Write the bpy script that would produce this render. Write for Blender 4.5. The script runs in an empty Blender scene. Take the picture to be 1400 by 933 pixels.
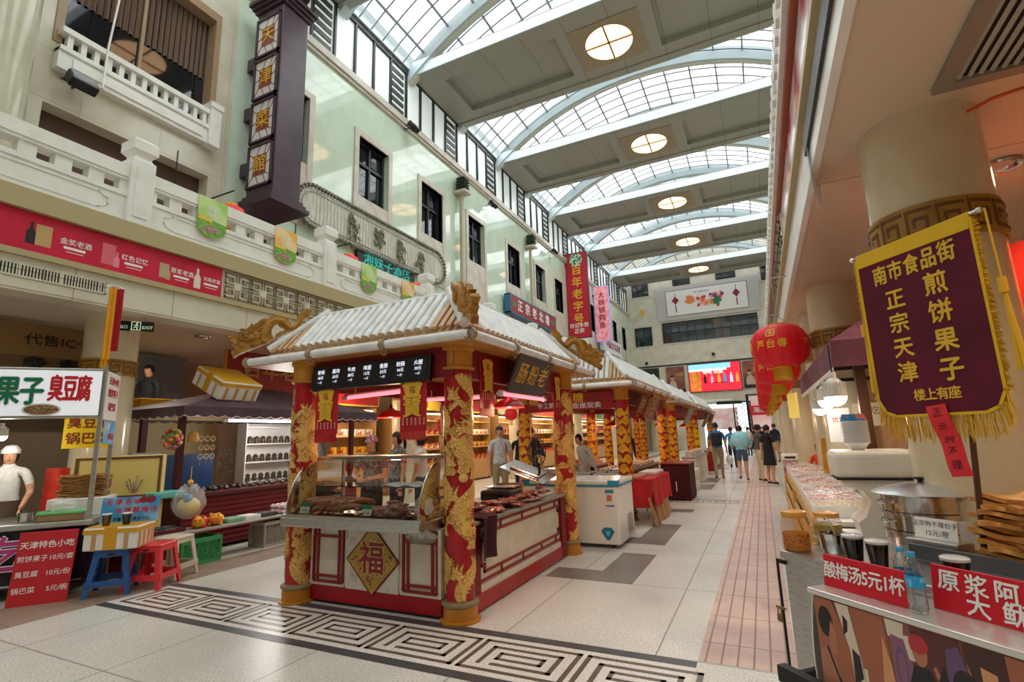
import bpy, bmesh, math, random
from mathutils import Vector, Matrix
from math import sin, cos, pi, radians, sqrt, atan2, hypot
random.seed(7)
C = bpy.context.scene.collection
S = bpy.context.scene

# ------------------------------------------------------------------ camera
cam_d = bpy.data.cameras.new('camera'); cam = bpy.data.objects.new('camera', cam_d); C.objects.link(cam)
cam_d.sensor_width = 36.0; cam_d.lens = 36.0 * 693.86 / 1400; cam_d.clip_start = 0.05; cam_d.clip_end = 300
yaw, pit, roll = radians(25.552), radians(10.737), radians(-1.798)
fw = Vector((-sin(yaw) * cos(pit), cos(yaw) * cos(pit), sin(pit)))
r0 = Vector((cos(yaw), sin(yaw), 0)); u0 = r0.cross(fw)
rr = r0 * cos(roll) + u0 * sin(roll); uu = -r0 * sin(roll) + u0 * cos(roll)
m3 = Matrix((rr, uu, -fw)).transposed()
cam.matrix_world = Matrix.Translation((0, 0, 1.5)) @ m3.to_4x4()
S.camera = cam

# ------------------------------------------------------------------ world, daylight, exposure
w = bpy.data.worlds.new('overcast_sky'); S.world = w; w.use_nodes = True
w.node_tree.nodes['Background'].inputs[0].default_value = (0.93, 0.97, 1.0, 1)
w.node_tree.nodes['Background'].inputs[1].default_value = 1.9
S.view_settings.view_transform = 'Standard'; S.view_settings.look = 'None'
S.view_settings.gamma = 1.0; S.view_settings.use_curve_mapping = False
S.view_settings.exposure = 0.2
def area(name, loc, rot, sx, sy, power, col=(1, 1, 1), portal=False):
    d = bpy.data.lights.new(name, 'AREA'); d.shape = 'RECTANGLE'; d.size = sx; d.size_y = sy
    d.energy = power; d.color = col
    if portal: d.cycles.is_portal = True
    o = bpy.data.objects.new(name, d); C.objects.link(o); o.location = loc; o.rotation_euler = rot
    return o
def point(name, loc, power, col=(1, 1, 1), r=0.05):
    d = bpy.data.lights.new(name, 'POINT'); d.energy = power; d.color = col; d.shadow_soft_size = r
    o = bpy.data.objects.new(name, d); C.objects.link(o); o.location = loc
    return o
def spot(name, loc, power, col=(1, 1, 1), ang=150, r=0.07):
    d = bpy.data.lights.new(name, 'SPOT'); d.energy = power; d.color = col; d.shadow_soft_size = r
    d.spot_size = radians(ang); d.spot_blend = 0.6
    o = bpy.data.objects.new(name, d); C.objects.link(o); o.location = loc
    return o
BAY = 6.75; BEAM0 = 13.1; BEAMW = 3.5; XL, XR = -10.0, 3.65; ZB = 14.32
BEAMS = [BEAM0 + BAY * k for k in range(-4, 5)]
for y in BEAMS:  # area lamps added in the skylight openings to boost the sky's daylight
    area('skylight_fill', (-3.17, y - (BAY - BEAMW) / 2, 14.75), (0, 0, 0), 13.3, BAY - BEAMW - 0.1, 260, (0.95, 0.98, 1.0))

# ------------------------------------------------------------------ helpers
def lin(h):
    h = h.lstrip('#'); o = []
    for i in (0, 2, 4):
        v = int(h[i:i + 2], 16) / 255
        o.append(v / 12.92 if v <= 0.04045 else ((v + 0.055) / 1.055) ** 2.4)
    return (o[0], o[1], o[2], 1)
MATS = {}
def mat(name, c, rough=0.5, metal=0.0, c2=None, scale=6.0, fac=(0.4, 0.65), bump=0.0, bscale=60.0, emit=0.0, ecol=None,
        alpha=1.0, trans=0.0, spec=0.5, ior=1.45, coat=0.0, detail=3.0, stretch=None):
    """procedural principled material: base colour with a noise mottling towards c2, optional bump"""
    if name in MATS: return MATS[name]
    m = bpy.data.materials.new(name); m.use_nodes = True; nt = m.node_tree; b = nt.nodes['Principled BSDF']
    b.inputs['Base Color'].default_value = lin(c); b.inputs['Roughness'].default_value = rough
    b.inputs['Metallic'].default_value = metal; b.inputs['IOR'].default_value = ior
    b.inputs['Specular IOR Level'].default_value = spec
    b.inputs['Transmission Weight'].default_value = trans; b.inputs['Alpha'].default_value = alpha
    b.inputs['Coat Weight'].default_value = coat
    tc = nt.nodes.new('ShaderNodeTexCoord'); vec = tc.outputs['Object']
    if stretch:
        mp = nt.nodes.new('ShaderNodeMapping'); mp.inputs['Scale'].default_value = stretch
        nt.links.new(vec, mp.inputs[0]); vec = mp.outputs[0]
    if c2:
        n = nt.nodes.new('ShaderNodeTexNoise'); n.inputs['Scale'].default_value = scale; n.inputs['Detail'].default_value = detail
        nt.links.new(vec, n.inputs['Vector'])
        r = nt.nodes.new('ShaderNodeValToRGB'); r.color_ramp.elements[0].position = fac[0]; r.color_ramp.elements[1].position = fac[1]
        r.color_ramp.elements[0].color = lin(c); r.color_ramp.elements[1].color = lin(c2)
        nt.links.new(n.outputs['Fac'], r.inputs[0]); nt.links.new(r.outputs[0], b.inputs['Base Color'])
    if bump:
        n = nt.nodes.new('ShaderNodeTexNoise'); n.inputs['Scale'].default_value = bscale; n.inputs['Detail'].default_value = 4
        nt.links.new(vec, n.inputs['Vector'])
        bp = nt.nodes.new('ShaderNodeBump'); bp.inputs['Strength'].default_value = bump; bp.inputs['Distance'].default_value = 0.02
        nt.links.new(n.outputs['Fac'], bp.inputs['Height']); nt.links.new(bp.outputs[0], b.inputs['Normal'])
    if emit:
        b.inputs['Emission Color'].default_value = lin(ecol or c); b.inputs['Emission Strength'].default_value = emit
    MATS[name] = m
    return m
def nodes(m):
    nt = m.node_tree; return nt, nt.nodes['Principled BSDF'], nt.nodes.new, nt.links.new
def ramp(nt, src, stops, const=False):
    r = nt.nodes.new('ShaderNodeValToRGB'); cr = r.color_ramp
    if const: cr.interpolation = 'CONSTANT'
    while len(cr.elements) < len(stops): cr.elements.new(0.5)
    for e, (p, c) in zip(cr.elements, stops): e.position = p; e.color = lin(c)
    nt.links.new(src, r.inputs[0]); return r.outputs[0]

class MB:
    """collects shapes into ONE mesh"""
    def __init__(s): s.v = []; s.f = []; s.mi = []; s.sm = []
    def add(s, vs, fs, M=None, mi=0, smooth=False):
        k = len(s.v)
        s.v += [tuple(M @ Vector(v)) if M else tuple(v) for v in vs]
        for f in fs: s.f.append(tuple(k + i for i in f)); s.mi.append(mi); s.sm.append(smooth)
        return s
    def box(s, x0, x1, y0, y1, z0, z1, M=None, mi=0):
        vs = [(x0,y0,z0),(x1,y0,z0),(x1,y1,z0),(x0,y1,z0),(x0,y0,z1),(x1,y0,z1),(x1,y1,z1),(x0,y1,z1)]
        return s.add(vs, [(0,3,2,1),(4,5,6,7),(0,1,5,4),(1,2,6,5),(2,3,7,6),(3,0,4,7)], M, mi)
    def cbox(s, c, sz, rz=0, rx=0, ry=0, mi=0, M=None):
        T = Matrix.Translation(c) @ Matrix.Rotation(rz,4,'Z') @ Matrix.Rotation(rx,4,'X') @ Matrix.Rotation(ry,4,'Y')
        if M: T = M @ T
        a,b,d = sz[0]/2, sz[1]/2, sz[2]/2
        return s.box(-a,a,-b,b,-d,d,T,mi)
    def rbox(s, x0, x1, y0, y1, z0, z1, r=0.01, M=None, mi=0, seg=2):
        bm = bmesh.new(); bmesh.ops.create_cube(bm, size=1)
        for v in bm.verts: v.co = ((x0+x1)/2+v.co.x*(x1-x0), (y0+y1)/2+v.co.y*(y1-y0), (z0+z1)/2+v.co.z*(z1-z0))
        bmesh.ops.bevel(bm, geom=bm.edges[:], offset=min(r, .45*min(x1-x0,y1-y0,z1-z0)), segments=seg, affect='EDGES', profile=0.5)
        return s.bm(bm, M, mi)
    def bm(s, bm, M=None, mi=0, smooth=False):
        bm.verts.index_update()
        vs = [v.co[:] for v in bm.verts]; fs = [[v.index for v in f.verts] for f in bm.faces]; bm.free()
        return s.add(vs, fs, M, mi, smooth)
    def lathe(s, prof, n=24, M=None, mi=0, smooth=True, a0=0, a1=2*pi, caps=True):
        full = abs(a1-a0-2*pi) < 1e-6; k = n if full else n+1; vs = []; fs = []
        for r,z in prof:
            for i in range(k):
                a = a0+(a1-a0)*i/n; vs.append((r*cos(a), r*sin(a), z))
        for j in range(len(prof)-1):
            for i in range(n):
                i2 = (i+1) % k
                fs.append((j*k+i, j*k+i2, (j+1)*k+i2, (j+1)*k+i))
        if full and caps and not (len(prof) > 3 and abs(prof[0][0]-prof[-1][0]) < 1e-6):
            if prof[0][0] > 1e-4: fs.append(tuple(reversed(range(k))))
            if prof[-1][0] > 1e-4: fs.append(tuple((len(prof)-1)*k+i for i in range(k)))
        return s.add(vs, fs, M, mi, smooth)
    def cyl(s, p0, p1, r0, r1=None, n=12, mi=0, smooth=True, M=None):
        p0 = Vector(p0); p1 = Vector(p1); d = p1-p0; L = d.length
        if L < 1e-6: return s
        T = Matrix.Translation(p0) @ d.to_track_quat('Z','Y').to_matrix().to_4x4()
        if M: T = M @ T
        return s.lathe([(r0,0),(r0 if r1 is None else r1,L)], n, T, mi, smooth)
    def sph(s, c, r, n=12, sc=(1,1,1), mi=0, M=None):
        T = Matrix.Translation(c) @ Matrix.Diagonal((sc[0],sc[1],sc[2],1))
        if M: T = M @ T
        m = max(4, n//2)
        return s.lathe([(r*sin(pi*j/m) if 0<j<m else 0.0005*r, -r*cos(pi*j/m)) for j in range(m+1)], n, T, mi)
    def tube(s, pts, r, n=6, mi=0, M=None, closed=False):
        pts = [Vector(p) for p in pts]; N = len(pts); vs = []; fs = []; up = Vector((0,0,1)); prev = None
        for i,p in enumerate(pts):
            a = pts[(i-1) % N] if (closed or i>0) else p; b = pts[(i+1) % N] if (closed or i<N-1) else p
            t = (b-a).normalized()
            if prev is None:
                x = t.cross(up)
                if x.length < 1e-3: x = t.cross(Vector((1,0,0)))
            else: x = prev - t*prev.dot(t)
            x.normalize(); prev = x; y = t.cross(x); rad = r[i] if isinstance(r,(list,tuple)) else r
            for k in range(n):
                an = 2*pi*k/n; vs.append(p + x*cos(an)*rad + y*sin(an)*rad)
        for i in range(N if closed else N-1):
            j = (i+1) % N
            for k in range(n):
                k2 = (k+1) % n; fs.append((i*n+k, i*n+k2, j*n+k2, j*n+k))
        if not closed: fs += [tuple(reversed(range(n))), tuple((N-1)*n+k for k in range(n))]
        return s.add(vs, fs, M, mi, True)
    def prism(s, poly, h0, h1, M=None, mi=0):
        """2D polygon (any simple outline) extruded along local z"""
        bm = bmesh.new(); vs = [bm.verts.new((x,y,h0)) for x,y in poly]
        f = bm.faces.new(vs)
        if h1 != h0:
            r = bmesh.ops.extrude_face_region(bm, geom=[f])
            for e in r['geom']:
                if isinstance(e, bmesh.types.BMVert): e.co.z = h1
        bmesh.ops.triangulate(bm, faces=[f for f in bm.faces if len(f.verts) > 4])
        bmesh.ops.recalc_face_normals(bm, faces=bm.faces[:])
        return s.bm(bm, M, mi)
    def quad(s, a, b, c, d, mi=0, M=None): return s.add([a,b,c,d], [(0,1,2,3)], M, mi)
    def strip2(s, pts, wd, h0, h1, M=None, mi=0, closed=False):
        """a flat strip of width wd following 2D right-angled/free polyline"""
        n = len(pts)
        for i in range(n if closed else n-1):
            a = Vector(pts[i]); b = Vector(pts[(i+1) % n]); d = b-a; L = d.length
            if L < 1e-6: continue
            an = atan2(d.y, d.x)
            T = Matrix.Translation((a.x,a.y,0)) @ Matrix.Rotation(an,4,'Z')
            if M: T = M @ T
            s.box(-wd/2, L+wd/2, -wd/2, wd/2, h0, h1, T, mi)
        return s
    def grid(s, fn, nu, nv, M=None, mi=0, smooth=True, thick=0):
        vs = [fn(i/nu, j/nv) for j in range(nv+1) for i in range(nu+1)]
        fs = [(j*(nu+1)+i, j*(nu+1)+i+1, (j+1)*(nu+1)+i+1, (j+1)*(nu+1)+i) for j in range(nv) for i in range(nu)]
        if thick:
            off = Vector(thick) if isinstance(thick,(tuple,list)) else Vector((0,0,thick))
            k = len(vs); vs = vs + [tuple(Vector(v)+off) for v in vs]
            g = [tuple(reversed([k+i for i in f])) for f in fs]
            e = []
            for i in range(nu):
                e.append((i+1,i,k+i,k+i+1)); a = nv*(nu+1)+i; e.append((a,a+1,k+a+1,k+a))
            for j in range(nv):
                a = j*(nu+1); b = (j+1)*(nu+1); e.append((a,b,k+b,k+a)); a += nu; b += nu; e.append((b,a,k+a,k+b))
            fs = fs+g+e
        return s.add(vs, fs, M, mi, smooth)
    def text(s, body, size, M=None, mi=0, depth=0.004, bold=0.0, align='CENTER', sx=1.0, spacing=1.0, line=1.0):
        """lettering in the XY plane of M, centred; bold adds shifted strokes"""
        for q,(dx,dy) in enumerate([(0,0)] if not bold else [(-bold,0),(bold,0),(0,bold),(0,-bold),(0,0)]):
            me = text_mesh(body, align, spacing, line)
            T = Matrix.Diagonal((size*sx,size,1,1)); T = Matrix.Translation((dx*size,dy*size,depth+size*0.004*q)) @ T
            if M: T = M @ T
            s.add(me[0], me[1], T, mi)
        return s
    def build(s, name, m, parent=None, loc=None, rz=0):
        me = bpy.data.meshes.new(name); me.from_pydata(s.v, [], s.f)
        for k in (m if isinstance(m,(list,tuple)) else [m]): me.materials.append(k)
        me.polygons.foreach_set('material_index', s.mi); me.polygons.foreach_set('use_smooth', s.sm)
        me.update()
        if any(s.sm): me.set_sharp_from_angle(angle=radians(40))
        o = bpy.data.objects.new(name, me); C.objects.link(o)
        if parent: o.parent = parent
        if loc: o.location = loc
        if rz: o.rotation_euler = (0,0,rz)
        return o
_tm = {}
def text_mesh(body, align, spacing, line):
    key = (body, align, spacing, line)
    if key not in _tm:
        c = bpy.data.curves.new('lettering','FONT'); c.body = body; c.align_x = align; c.align_y = 'CENTER'
        c.resolution_u = 2; c.space_character = spacing; c.space_line = line
        o = bpy.data.objects.new('lettering', c); C.objects.link(o)
        dg = bpy.context.evaluated_depsgraph_get(); me = bpy.data.meshes.new_from_object(o.evaluated_get(dg), depsgraph=dg)
        _tm[key] = ([v.co[:] for v in me.vertices], [tuple(p.vertices) for p in me.polygons])
        bpy.data.objects.remove(o); bpy.data.meshes.remove(me); bpy.data.curves.remove(c)
    return _tm[key]
def frame(o, x, y):
    """matrix whose local X,Y are the given directions (local Z = X x Y) at origin o"""
    x = Vector(x).normalized(); y = Vector(y); y = (y - x*y.dot(x)).normalized(); z = x.cross(y)
    m = Matrix((x,y,z)).transposed().to_4x4(); m.translation = Vector(o); return m
def tag(o, label=None, cat=None, group=None, kind=None):
    if label: o['label'] = label
    if cat: o['category'] = cat
    if group: o['group'] = group
    if kind: o['kind'] = kind
    return o
def thing(name, label, cat, loc=(0,0,0), rz=0, group=None):
    o = bpy.data.objects.new(name, None); C.objects.link(o); o.empty_display_size = 0.1
    o.location = loc; o.rotation_euler = (0,0,rz); return tag(o, label, cat, group)
def struct(o): o['kind'] = 'structure'; return o
def dup(root, loc=None, rz=None, label=None, group=None, scale=None):
    r = root.copy(); C.objects.link(r)
    if loc is not None: r.location = loc
    if rz is not None: r.rotation_euler = (0,0,rz)
    if label: r['label'] = label
    if group: r['group'] = group
    if scale: r.scale = (scale,)*3 if isinstance(scale,(int,float)) else scale
    for ch in list(root.children):
        c = ch.copy(); C.objects.link(c); c.parent = r
        for g in list(ch.children):
            d = g.copy(); C.objects.link(d); d.parent = c
    return r
# ------------------------------------------------------------------ materials of the hall
mint = mat('mint_marble', '#d5e4d2', 0.07, c2='#c7d9c5', scale=1.3, fac=(0.35,0.75), coat=0.5)
beige = mat('beige_marble', '#d9d3c2', 0.12, c2='#c9c2ae', scale=1.6, fac=(0.35,0.7))
soffit_m = mat('soffit_paint', '#cdbfae', 0.45)
khaki = mat('khaki_paint', '#b5a67c', 0.45)
white_st = mat('white_painted_stone', '#efeeea', 0.4, c2='#e2e0d9', scale=4, fac=(0.45,0.8))
grey_panel = mat('grey_ceiling_panel', '#9a978f', 0.5)
pale_steel = mat('pale_blue_steel', '#bccacd', 0.4)
rib_m = mat('beige_rib', '#c9c3b2', 0.5)
black_fr = mat('black_window_frame', '#23282a', 0.35)
dark_glass = mat('dark_window_glass', '#0d1418', 0.04, spec=0.8)
frost = mat('frosted_panel', '#e6ebe8', 0.35, c2='#d5dcd9', scale=0.8, emit=0.28, ecol='#e6f0ee')  # emission stands in for light passing through the panels from behind
stone_tr = mat('stone_surround', '#cfc6ba', 0.35, c2='#bfb4a8', scale=3)
brown_dark = mat('dark_brown_interior', '#5b4238', 0.7)
gold_met = mat('gold_column_collar', '#c98a2c', 0.42, c2='#b9761f', scale=5)
bronze = mat('bronze_brown', '#8a6a35', 0.45, c2='#6d4f25', scale=5)
cream = mat('cream_marble', '#ddd0b4', 0.16, c2='#cfbf9f', scale=2.2, fac=(0.35,0.7))
def tiled(m, sx, sy, joint='#8f8d86', width=0.012, plane='XY', off=(0,0,0)):
    """adds thin joint lines in a regular tile grid (object space) over the material's colour"""
    nt,b,N,L = nodes(m); tc = N('ShaderNodeTexCoord'); sp = N('ShaderNodeSeparateXYZ'); L(tc.outputs['Object'], sp.inputs[0])
    outs = []
    for ax,st,of in ((plane[0],sx,off[0]),(plane[1],sy,off[1])):
        a = N('ShaderNodeMath'); a.operation='ADD'; a.inputs[1].default_value = of + 1000*st; L(sp.outputs[ax], a.inputs[0])
        mo = N('ShaderNodeMath'); mo.operation='MODULO'; mo.inputs[1].default_value = st; L(a.outputs[0], mo.inputs[0])
        lt = N('ShaderNodeMath'); lt.operation='LESS_THAN'; lt.inputs[1].default_value = width; L(mo.outputs[0], lt.inputs[0]); outs.append(lt.outputs[0])
    mx = N('ShaderNodeMath'); mx.operation='MAXIMUM'; L(outs[0],mx.inputs[0]); L(outs[1],mx.inputs[1])
    mix = N('ShaderNodeMix'); mix.data_type='RGBA'; L(mx.outputs[0], mix.inputs['Factor']); mix.inputs['B'].default_value = lin(joint)
    lk = b.inputs['Base Color'].links
    if lk: L(lk[0].from_socket, mix.inputs['A'])
    else: mix.inputs['A'].default_value = b.inputs['Base Color'].default_value
    L(mix.outputs['Result'], b.inputs['Base Color']); return m
tiled(mint, 1.65, 1.1, '#c3cfc1', 0.01, 'YZ', (0.2,0.3,0)); tiled(beige, 1.3, 0.9, '#b3ab98', 0.01, 'YZ')
tiled(grey_panel, 1.42, 20, '#6f6d68', 0.02, 'XY', (0.1,0,0))
def granite(name, a, bcol, dark, rough=0.28, joint=None, tile=None):
    m = mat(name, a, rough); nt,b,N,L = nodes(m); tc = N('ShaderNodeTexCoord')
    n1 = N('ShaderNodeTexNoise'); n1.inputs['Scale'].default_value = 1.1; n1.inputs['Detail'].default_value = 2; L(tc.outputs['Object'], n1.inputs['Vector'])
    n2 = N('ShaderNodeTexNoise'); n2.inputs['Scale'].default_value = 70; n2.inputs['Detail'].default_value = 3; L(tc.outputs['Object'], n2.inputs['Vector'])
    base = ramp(nt, n1.outputs['Fac'], [(0.35,a),(0.68,bcol)]); f = ramp(nt, n2.outputs['Fac'], [(0.40,'#ffffff'),(0.46,'#000000')])
    mix = N('ShaderNodeMix'); mix.data_type='RGBA'; L(f, mix.inputs['Factor']); L(base, mix.inputs['A']); mix.inputs['B'].default_value = lin(dark)
    L(mix.outputs['Result'], b.inputs['Base Color'])
    if tile: tiled(m, tile[0], tile[1], joint, 0.012, 'XY', tile[2])
    return m
fl_main = granite('light_granite', '#dad8cf', '#c9c6bc', '#b0aca1', 0.3, '#8d8a82', (1.15,1.62,(0.83,-3.84+1.62*5,0)))
fl_white = granite('white_granite', '#e4dfd8', '#dad3ca', '#c2bab0')
fl_dark = granite('dark_granite', '#8b8780', '#7a766f', '#5d5953')
fl_black = mat('black_slate', '#4a4b4d', 0.35, c2='#3e3f41', scale=8)
fl_brown = granite('brown_granite', '#6f6255', '#5f5347', '#473c33')
fl_pink = mat('ribbed_pink_paving', '#cdb3a6', 0.5, c2='#c2a598', scale=3)
fl_pbr = mat('ribbed_brown_paving', '#96806f', 0.5, c2='#88725f', scale=3)
tiled(fl_pbr, 0.098, 0.6, '#6d5a4d', 0.012, 'XY', (0.02,0,0))
tiled(fl_pink, 0.098, 0.6, '#8f7167', 0.012, 'XY', (0.02,0,0))

# ------------------------------------------------------------------ floor with its inlaid bands
f = MB(); f.box(-16, 8, -14, 52, -0.2, 0, mi=0)
h = 0.0015
f.box(-0.55, 0.04, 3.86, 46, 0, h, mi=4); f.box(-6.75, -6.1, 3.86, 46, 0, h, mi=6)
f.box(-0.55, 0.04, -14, 3.02, 0, h, mi=4); f.box(-6.9, -6.1, -14, 3.86, 0, h, mi=6)
def greek_band(y0, y1):
    f.box(-6.1, -0.55, y0, y1, 0, h, mi=1)
    f.box(-6.1, -0.55, y0, y0+0.095, h, 2*h, mi=2); f.box(-6.1, -0.55, y1-0.095, y1, h, 2*h, mi=2)
    P = 0.79; ya, yb = y0+0.175, y1-0.175; wd = 0.036; n = 7; x = -6.0
    for i in range(n):
        a, b = x+0.03, x+P-0.04; d = (yb-ya)
        q = [(a,ya+d),(b,ya+d),(b,ya),(a,ya),(a,ya+d*0.80)]
        f.strip2([(a,yb),(b,yb),(b,ya),(a,ya),(a,yb)], wd, h, 2*h, mi=3)
        g = 0.105
        f.strip2([(a+g,ya+g*0.9),(a+g,yb-g*0.9),(b-g,yb-g*0.9),(b-g,ya+g*0.9),(a+g*2,ya+g*0.9)], wd, h, 2*h, mi=3)
        g = 0.2; yc = (ya+yb)/2
        f.strip2([(a+g,yc-0.045),(a+g,yc+0.045),(b-g,yc+0.045),(b-g,yc-0.045),(a+g,yc-0.045)], wd*0.9, h, 2*h, mi=3)
        x += P
greek_band(3.04, 3.84)
# dark bands ringing each stall plot, and the far key band
for (a,b) in ((5.46, 13.9), (14.6, 21.4), (22.1, 28.2)):
    wv = 0.42
    f.box(-2.3, -1.35, a, a+wv, 0, h, mi=5); f.box(-1.35-wv, -1.35, a, a+1.35, h*0.9, 2*h, mi=5)
    f.box(-1.9, -1.35, a+1.95, a+1.95+wv, 0, h, mi=5); f.box(-1.35-wv, -1.35, a+1.95, a+3.6, h*0.9, 2*h, mi=5)
    f.box(-1.9, -1.35, a+5.0, a+5.0+wv, 0, h, mi=5)
for yb in (11.9, 20.2):
    f.box(-6.1, -0.55, yb, yb+0.5, 0, h, mi=1)
    f.box(-6.1, -0.55, yb, yb+0.05, h, 2*h, mi=5); f.box(-6.1, -0.55, yb+0.45, yb+0.5, h, 2*h, mi=5)
    for i in range(7):
        x = -2.4+i*0.27
        f.strip2([(x,yb+0.13),(x,yb+0.37),(x+0.16,yb+0.37),(x+0.16,yb+0.2),(x+0.08,yb+0.2)], 0.035, h, 2*h, mi=5)
o = f.build('floor', [fl_main, fl_white, fl_black, fl_brown, fl_pink, fl_dark, fl_pbr]); struct(o)

# ------------------------------------------------------------------ upper left wall with windows
def holed_wall(name, m, plane, c0, c1, u0, u1, z0, z1, holes):
    """wall slab (plane 'X' spans c0..c1 in X and u in Y; 'Y' the other way) cut by (u0,u1,z0,z1) holes; grid of boxes in one mesh"""
    b = MB(); us = sorted({u0,u1,*[h[0] for h in holes],*[h[1] for h in holes]}); zs = sorted({z0,z1,*[h[2] for h in holes],*[h[3] for h in holes]})
    us = [u for u in us if u0 <= u <= u1]; zs = [z for z in zs if z0 <= z <= z1]
    for i in range(len(us)-1):
        j = 0
        while j < len(zs)-1:
            inh = lambda jj: any(h[0] <= us[i]+1e-6 and h[1] >= us[i+1]-1e-6 and h[2] <= zs[jj]+1e-6 and h[3] >= zs[jj+1]-1e-6 for h in holes)
            if inh(j): j += 1; continue
            k = j
            while k+1 < len(zs)-1 and not inh(k+1): k += 1
            if plane == 'X': b.box(c0, c1, us[i], us[i+1], zs[j], zs[k+1])
            else: b.box(us[i], us[i+1], c0, c1, zs[j], zs[k+1])
            j = k+1
    return struct(b.build(name, m))
WINY = [8.05, 11.3, 14.45, 17.7, 21.35, 24.7, 27.55, 30.8, 34.1, 37.3, 40.5, 43.6]
wholes = [(y-0.68, y+0.68, 8.68, 10.62) for y in WINY]
doors2 = [(7.2, 8.9, 4.4, 6.6), (10.3, 12.6, 4.4, 6.6), (13.7, 15.3, 4.4, 6.6), (20.6, 22.1, 4.4, 6.6), (23.9, 25.4, 4.4, 6.6)]
holed_wall('wall_left_marble', mint, 'X', -10.3, -10.0, 6.6, 46, 4.4, 12.2, wholes+doors2)
holed_wall('wall_left_beige', beige, 'X', -10.3, -10.0, -14, 6.6, 4.4, 12.2, [(3.4,6.2,4.4,7.15),(3.4,6.2,8.3,10.95)])
b = MB(); b.box(-13, -10.31, -14, 46, 4.2, 15.5); o = b.build('wall_left_back', brown_dark)
bm_ = MB(); bm_.box(-10.95,-10.3,3.3,6.3,4.4,7.2); 
struct(o)
wn = 0
for i,y in enumerate(WINY):
    wn += 1
    t = bpy.data.objects.new('window_%d' % wn, None); C.objects.link(t); t.location = (-10, y, 8.65); struct(t)
    g = MB(); g.box(-0.26, -0.22, -0.68, 0.68, 0.03, 1.97); g.build('pane', dark_glass, t)
    fr = MB()
    for a,b2 in ((-0.68,-0.6),(0.6,0.68),(-0.035,0.035)): fr.box(-0.24,-0.15,a,b2,0.03,1.97)
    for a,b2 in ((0.03,0.1),(1.9,1.97),(1.18,1.27)): fr.box(-0.24,-0.155,-0.68,0.68,a,b2)
    fr.box(-0.22,-0.14,0.05,0.3,1.3,1.55)
    fr.build('window_frame', black_fr, t)
    sr = MB()
    sr.box(-0.2,0.05,-0.86,-0.68,-1.7,2.15); sr.box(-0.2,0.05,0.68,0.86,-1.7,2.15); sr.box(-0.2,0.05,-0.68,0.68,1.97,2.15); sr.box(-0.2,0.035,-0.68,0.68,-1.7,0.03)
    sr.build('stone_surround', stone_tr, t)
# big third-floor window with its small balustrade
t = bpy.data.objects.new('window_%d' % (wn+1), None); C.objects.link(t); t.location = (-10, 4.8, 8.3); struct(t)
g = MB(); g.box(-0.3,-0.26,-1.4,1.4,0,2.65); g.build('pane', dark_glass, t)
fr = MB(); fr.box(-0.25,0.03,1.28,1.4,0,2.75); fr.box(-0.25,0.03,-1.4,-1.28,0,2.75); fr.box(-0.25,0.03,-1.28,1.28,2.55,2.75); fr.box(-0.27,-0.2,-0.03,0.03,0,2.6); fr.build('window_frame', mat('tan_frame','#a58a6e',0.4), t)
cu = MB(); cu.grid(lambda u,v: (-0.24+0.025*sin(u*150), -1.27+2.54*u, 1.15+1.4*v), 140, 1, thick=(-0.01,0,0)); cu.build('bamboo_blind', mat('brown_blind','#6e5648',0.7), t)
bl = MB()
bl.box(0.02,0.2,-1.3,1.5,-1.1,-0.05) ; bl.box(0.0,0.24,-1.3,1.4,-0.25,-0.16); bl.box(0.04,0.2,-1.3,1.4,-0.05,0.02)
for k in range(13): bl.box(0.05,0.19,-1.2+k*0.2,-1.12+k*0.2,-0.5,-0.1)
bl = MB(); bl.box(0.0,0.16,-1.35,1.25,-0.52,-0.14); bl.box(-0.02,0.2,-1.35,1.25,-0.2,-0.12); bl.box(-0.02,0.2,-1.35,1.25,0.14,0.24)
for k in range(13): bl.box(0.03,0.15,-1.25+k*0.195,-1.17+k*0.195,-0.13,0.15)
bl.box(-0.04,0.24,1.2,1.44,-0.56,0.3); bl.box(-0.06,0.27,1.18,1.46,0.3,0.42)
bl.box(0.16,0.19,-1.15,1.1,-0.44,-0.26)
bl.build('small_balustrade', white_st, t)
# cornice and clerestory of frosted panels in black frames
b = MB(); b.box(-10.05,-9.86,-14,46,12.2,12.42); b.box(-10.05,-9.92,-14,46,12.1,12.2); struct(b.build('trim_1', stone_tr))
b = MB(); b.box(-10.2,-10.06,-14,46,12.42,14.5); struct(b.build('wall_left_clerestory', frost))
b = MB(); k = 0; y = -14.0
while y < 46:
    b.box(-10.1,-9.98,y,y+0.07,12.42,14.4); y += 0.84; k += 1
b.box(-10.1,-9.97,-14,46,14.32,14.5); b.box(-10.1,-9.97,-14,46,12.42,12.5); struct(b.build('trim_2', black_fr))
b = MB()
for k in range(14):
    y = 5.35+k*3.36
    for j in range(6): b.box(-10.06,-10.02,y+0.1,y+0.72,12.6+j*0.28,12.75+j*0.28)
struct(b.build('trim_3', mat('dark_louvre','#4c4b47',0.5)))
b = MB(); b.box(-10.4,-9.9,-14,46,14.5,15.1); struct(b.build('trim_4', pale_steel))

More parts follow.
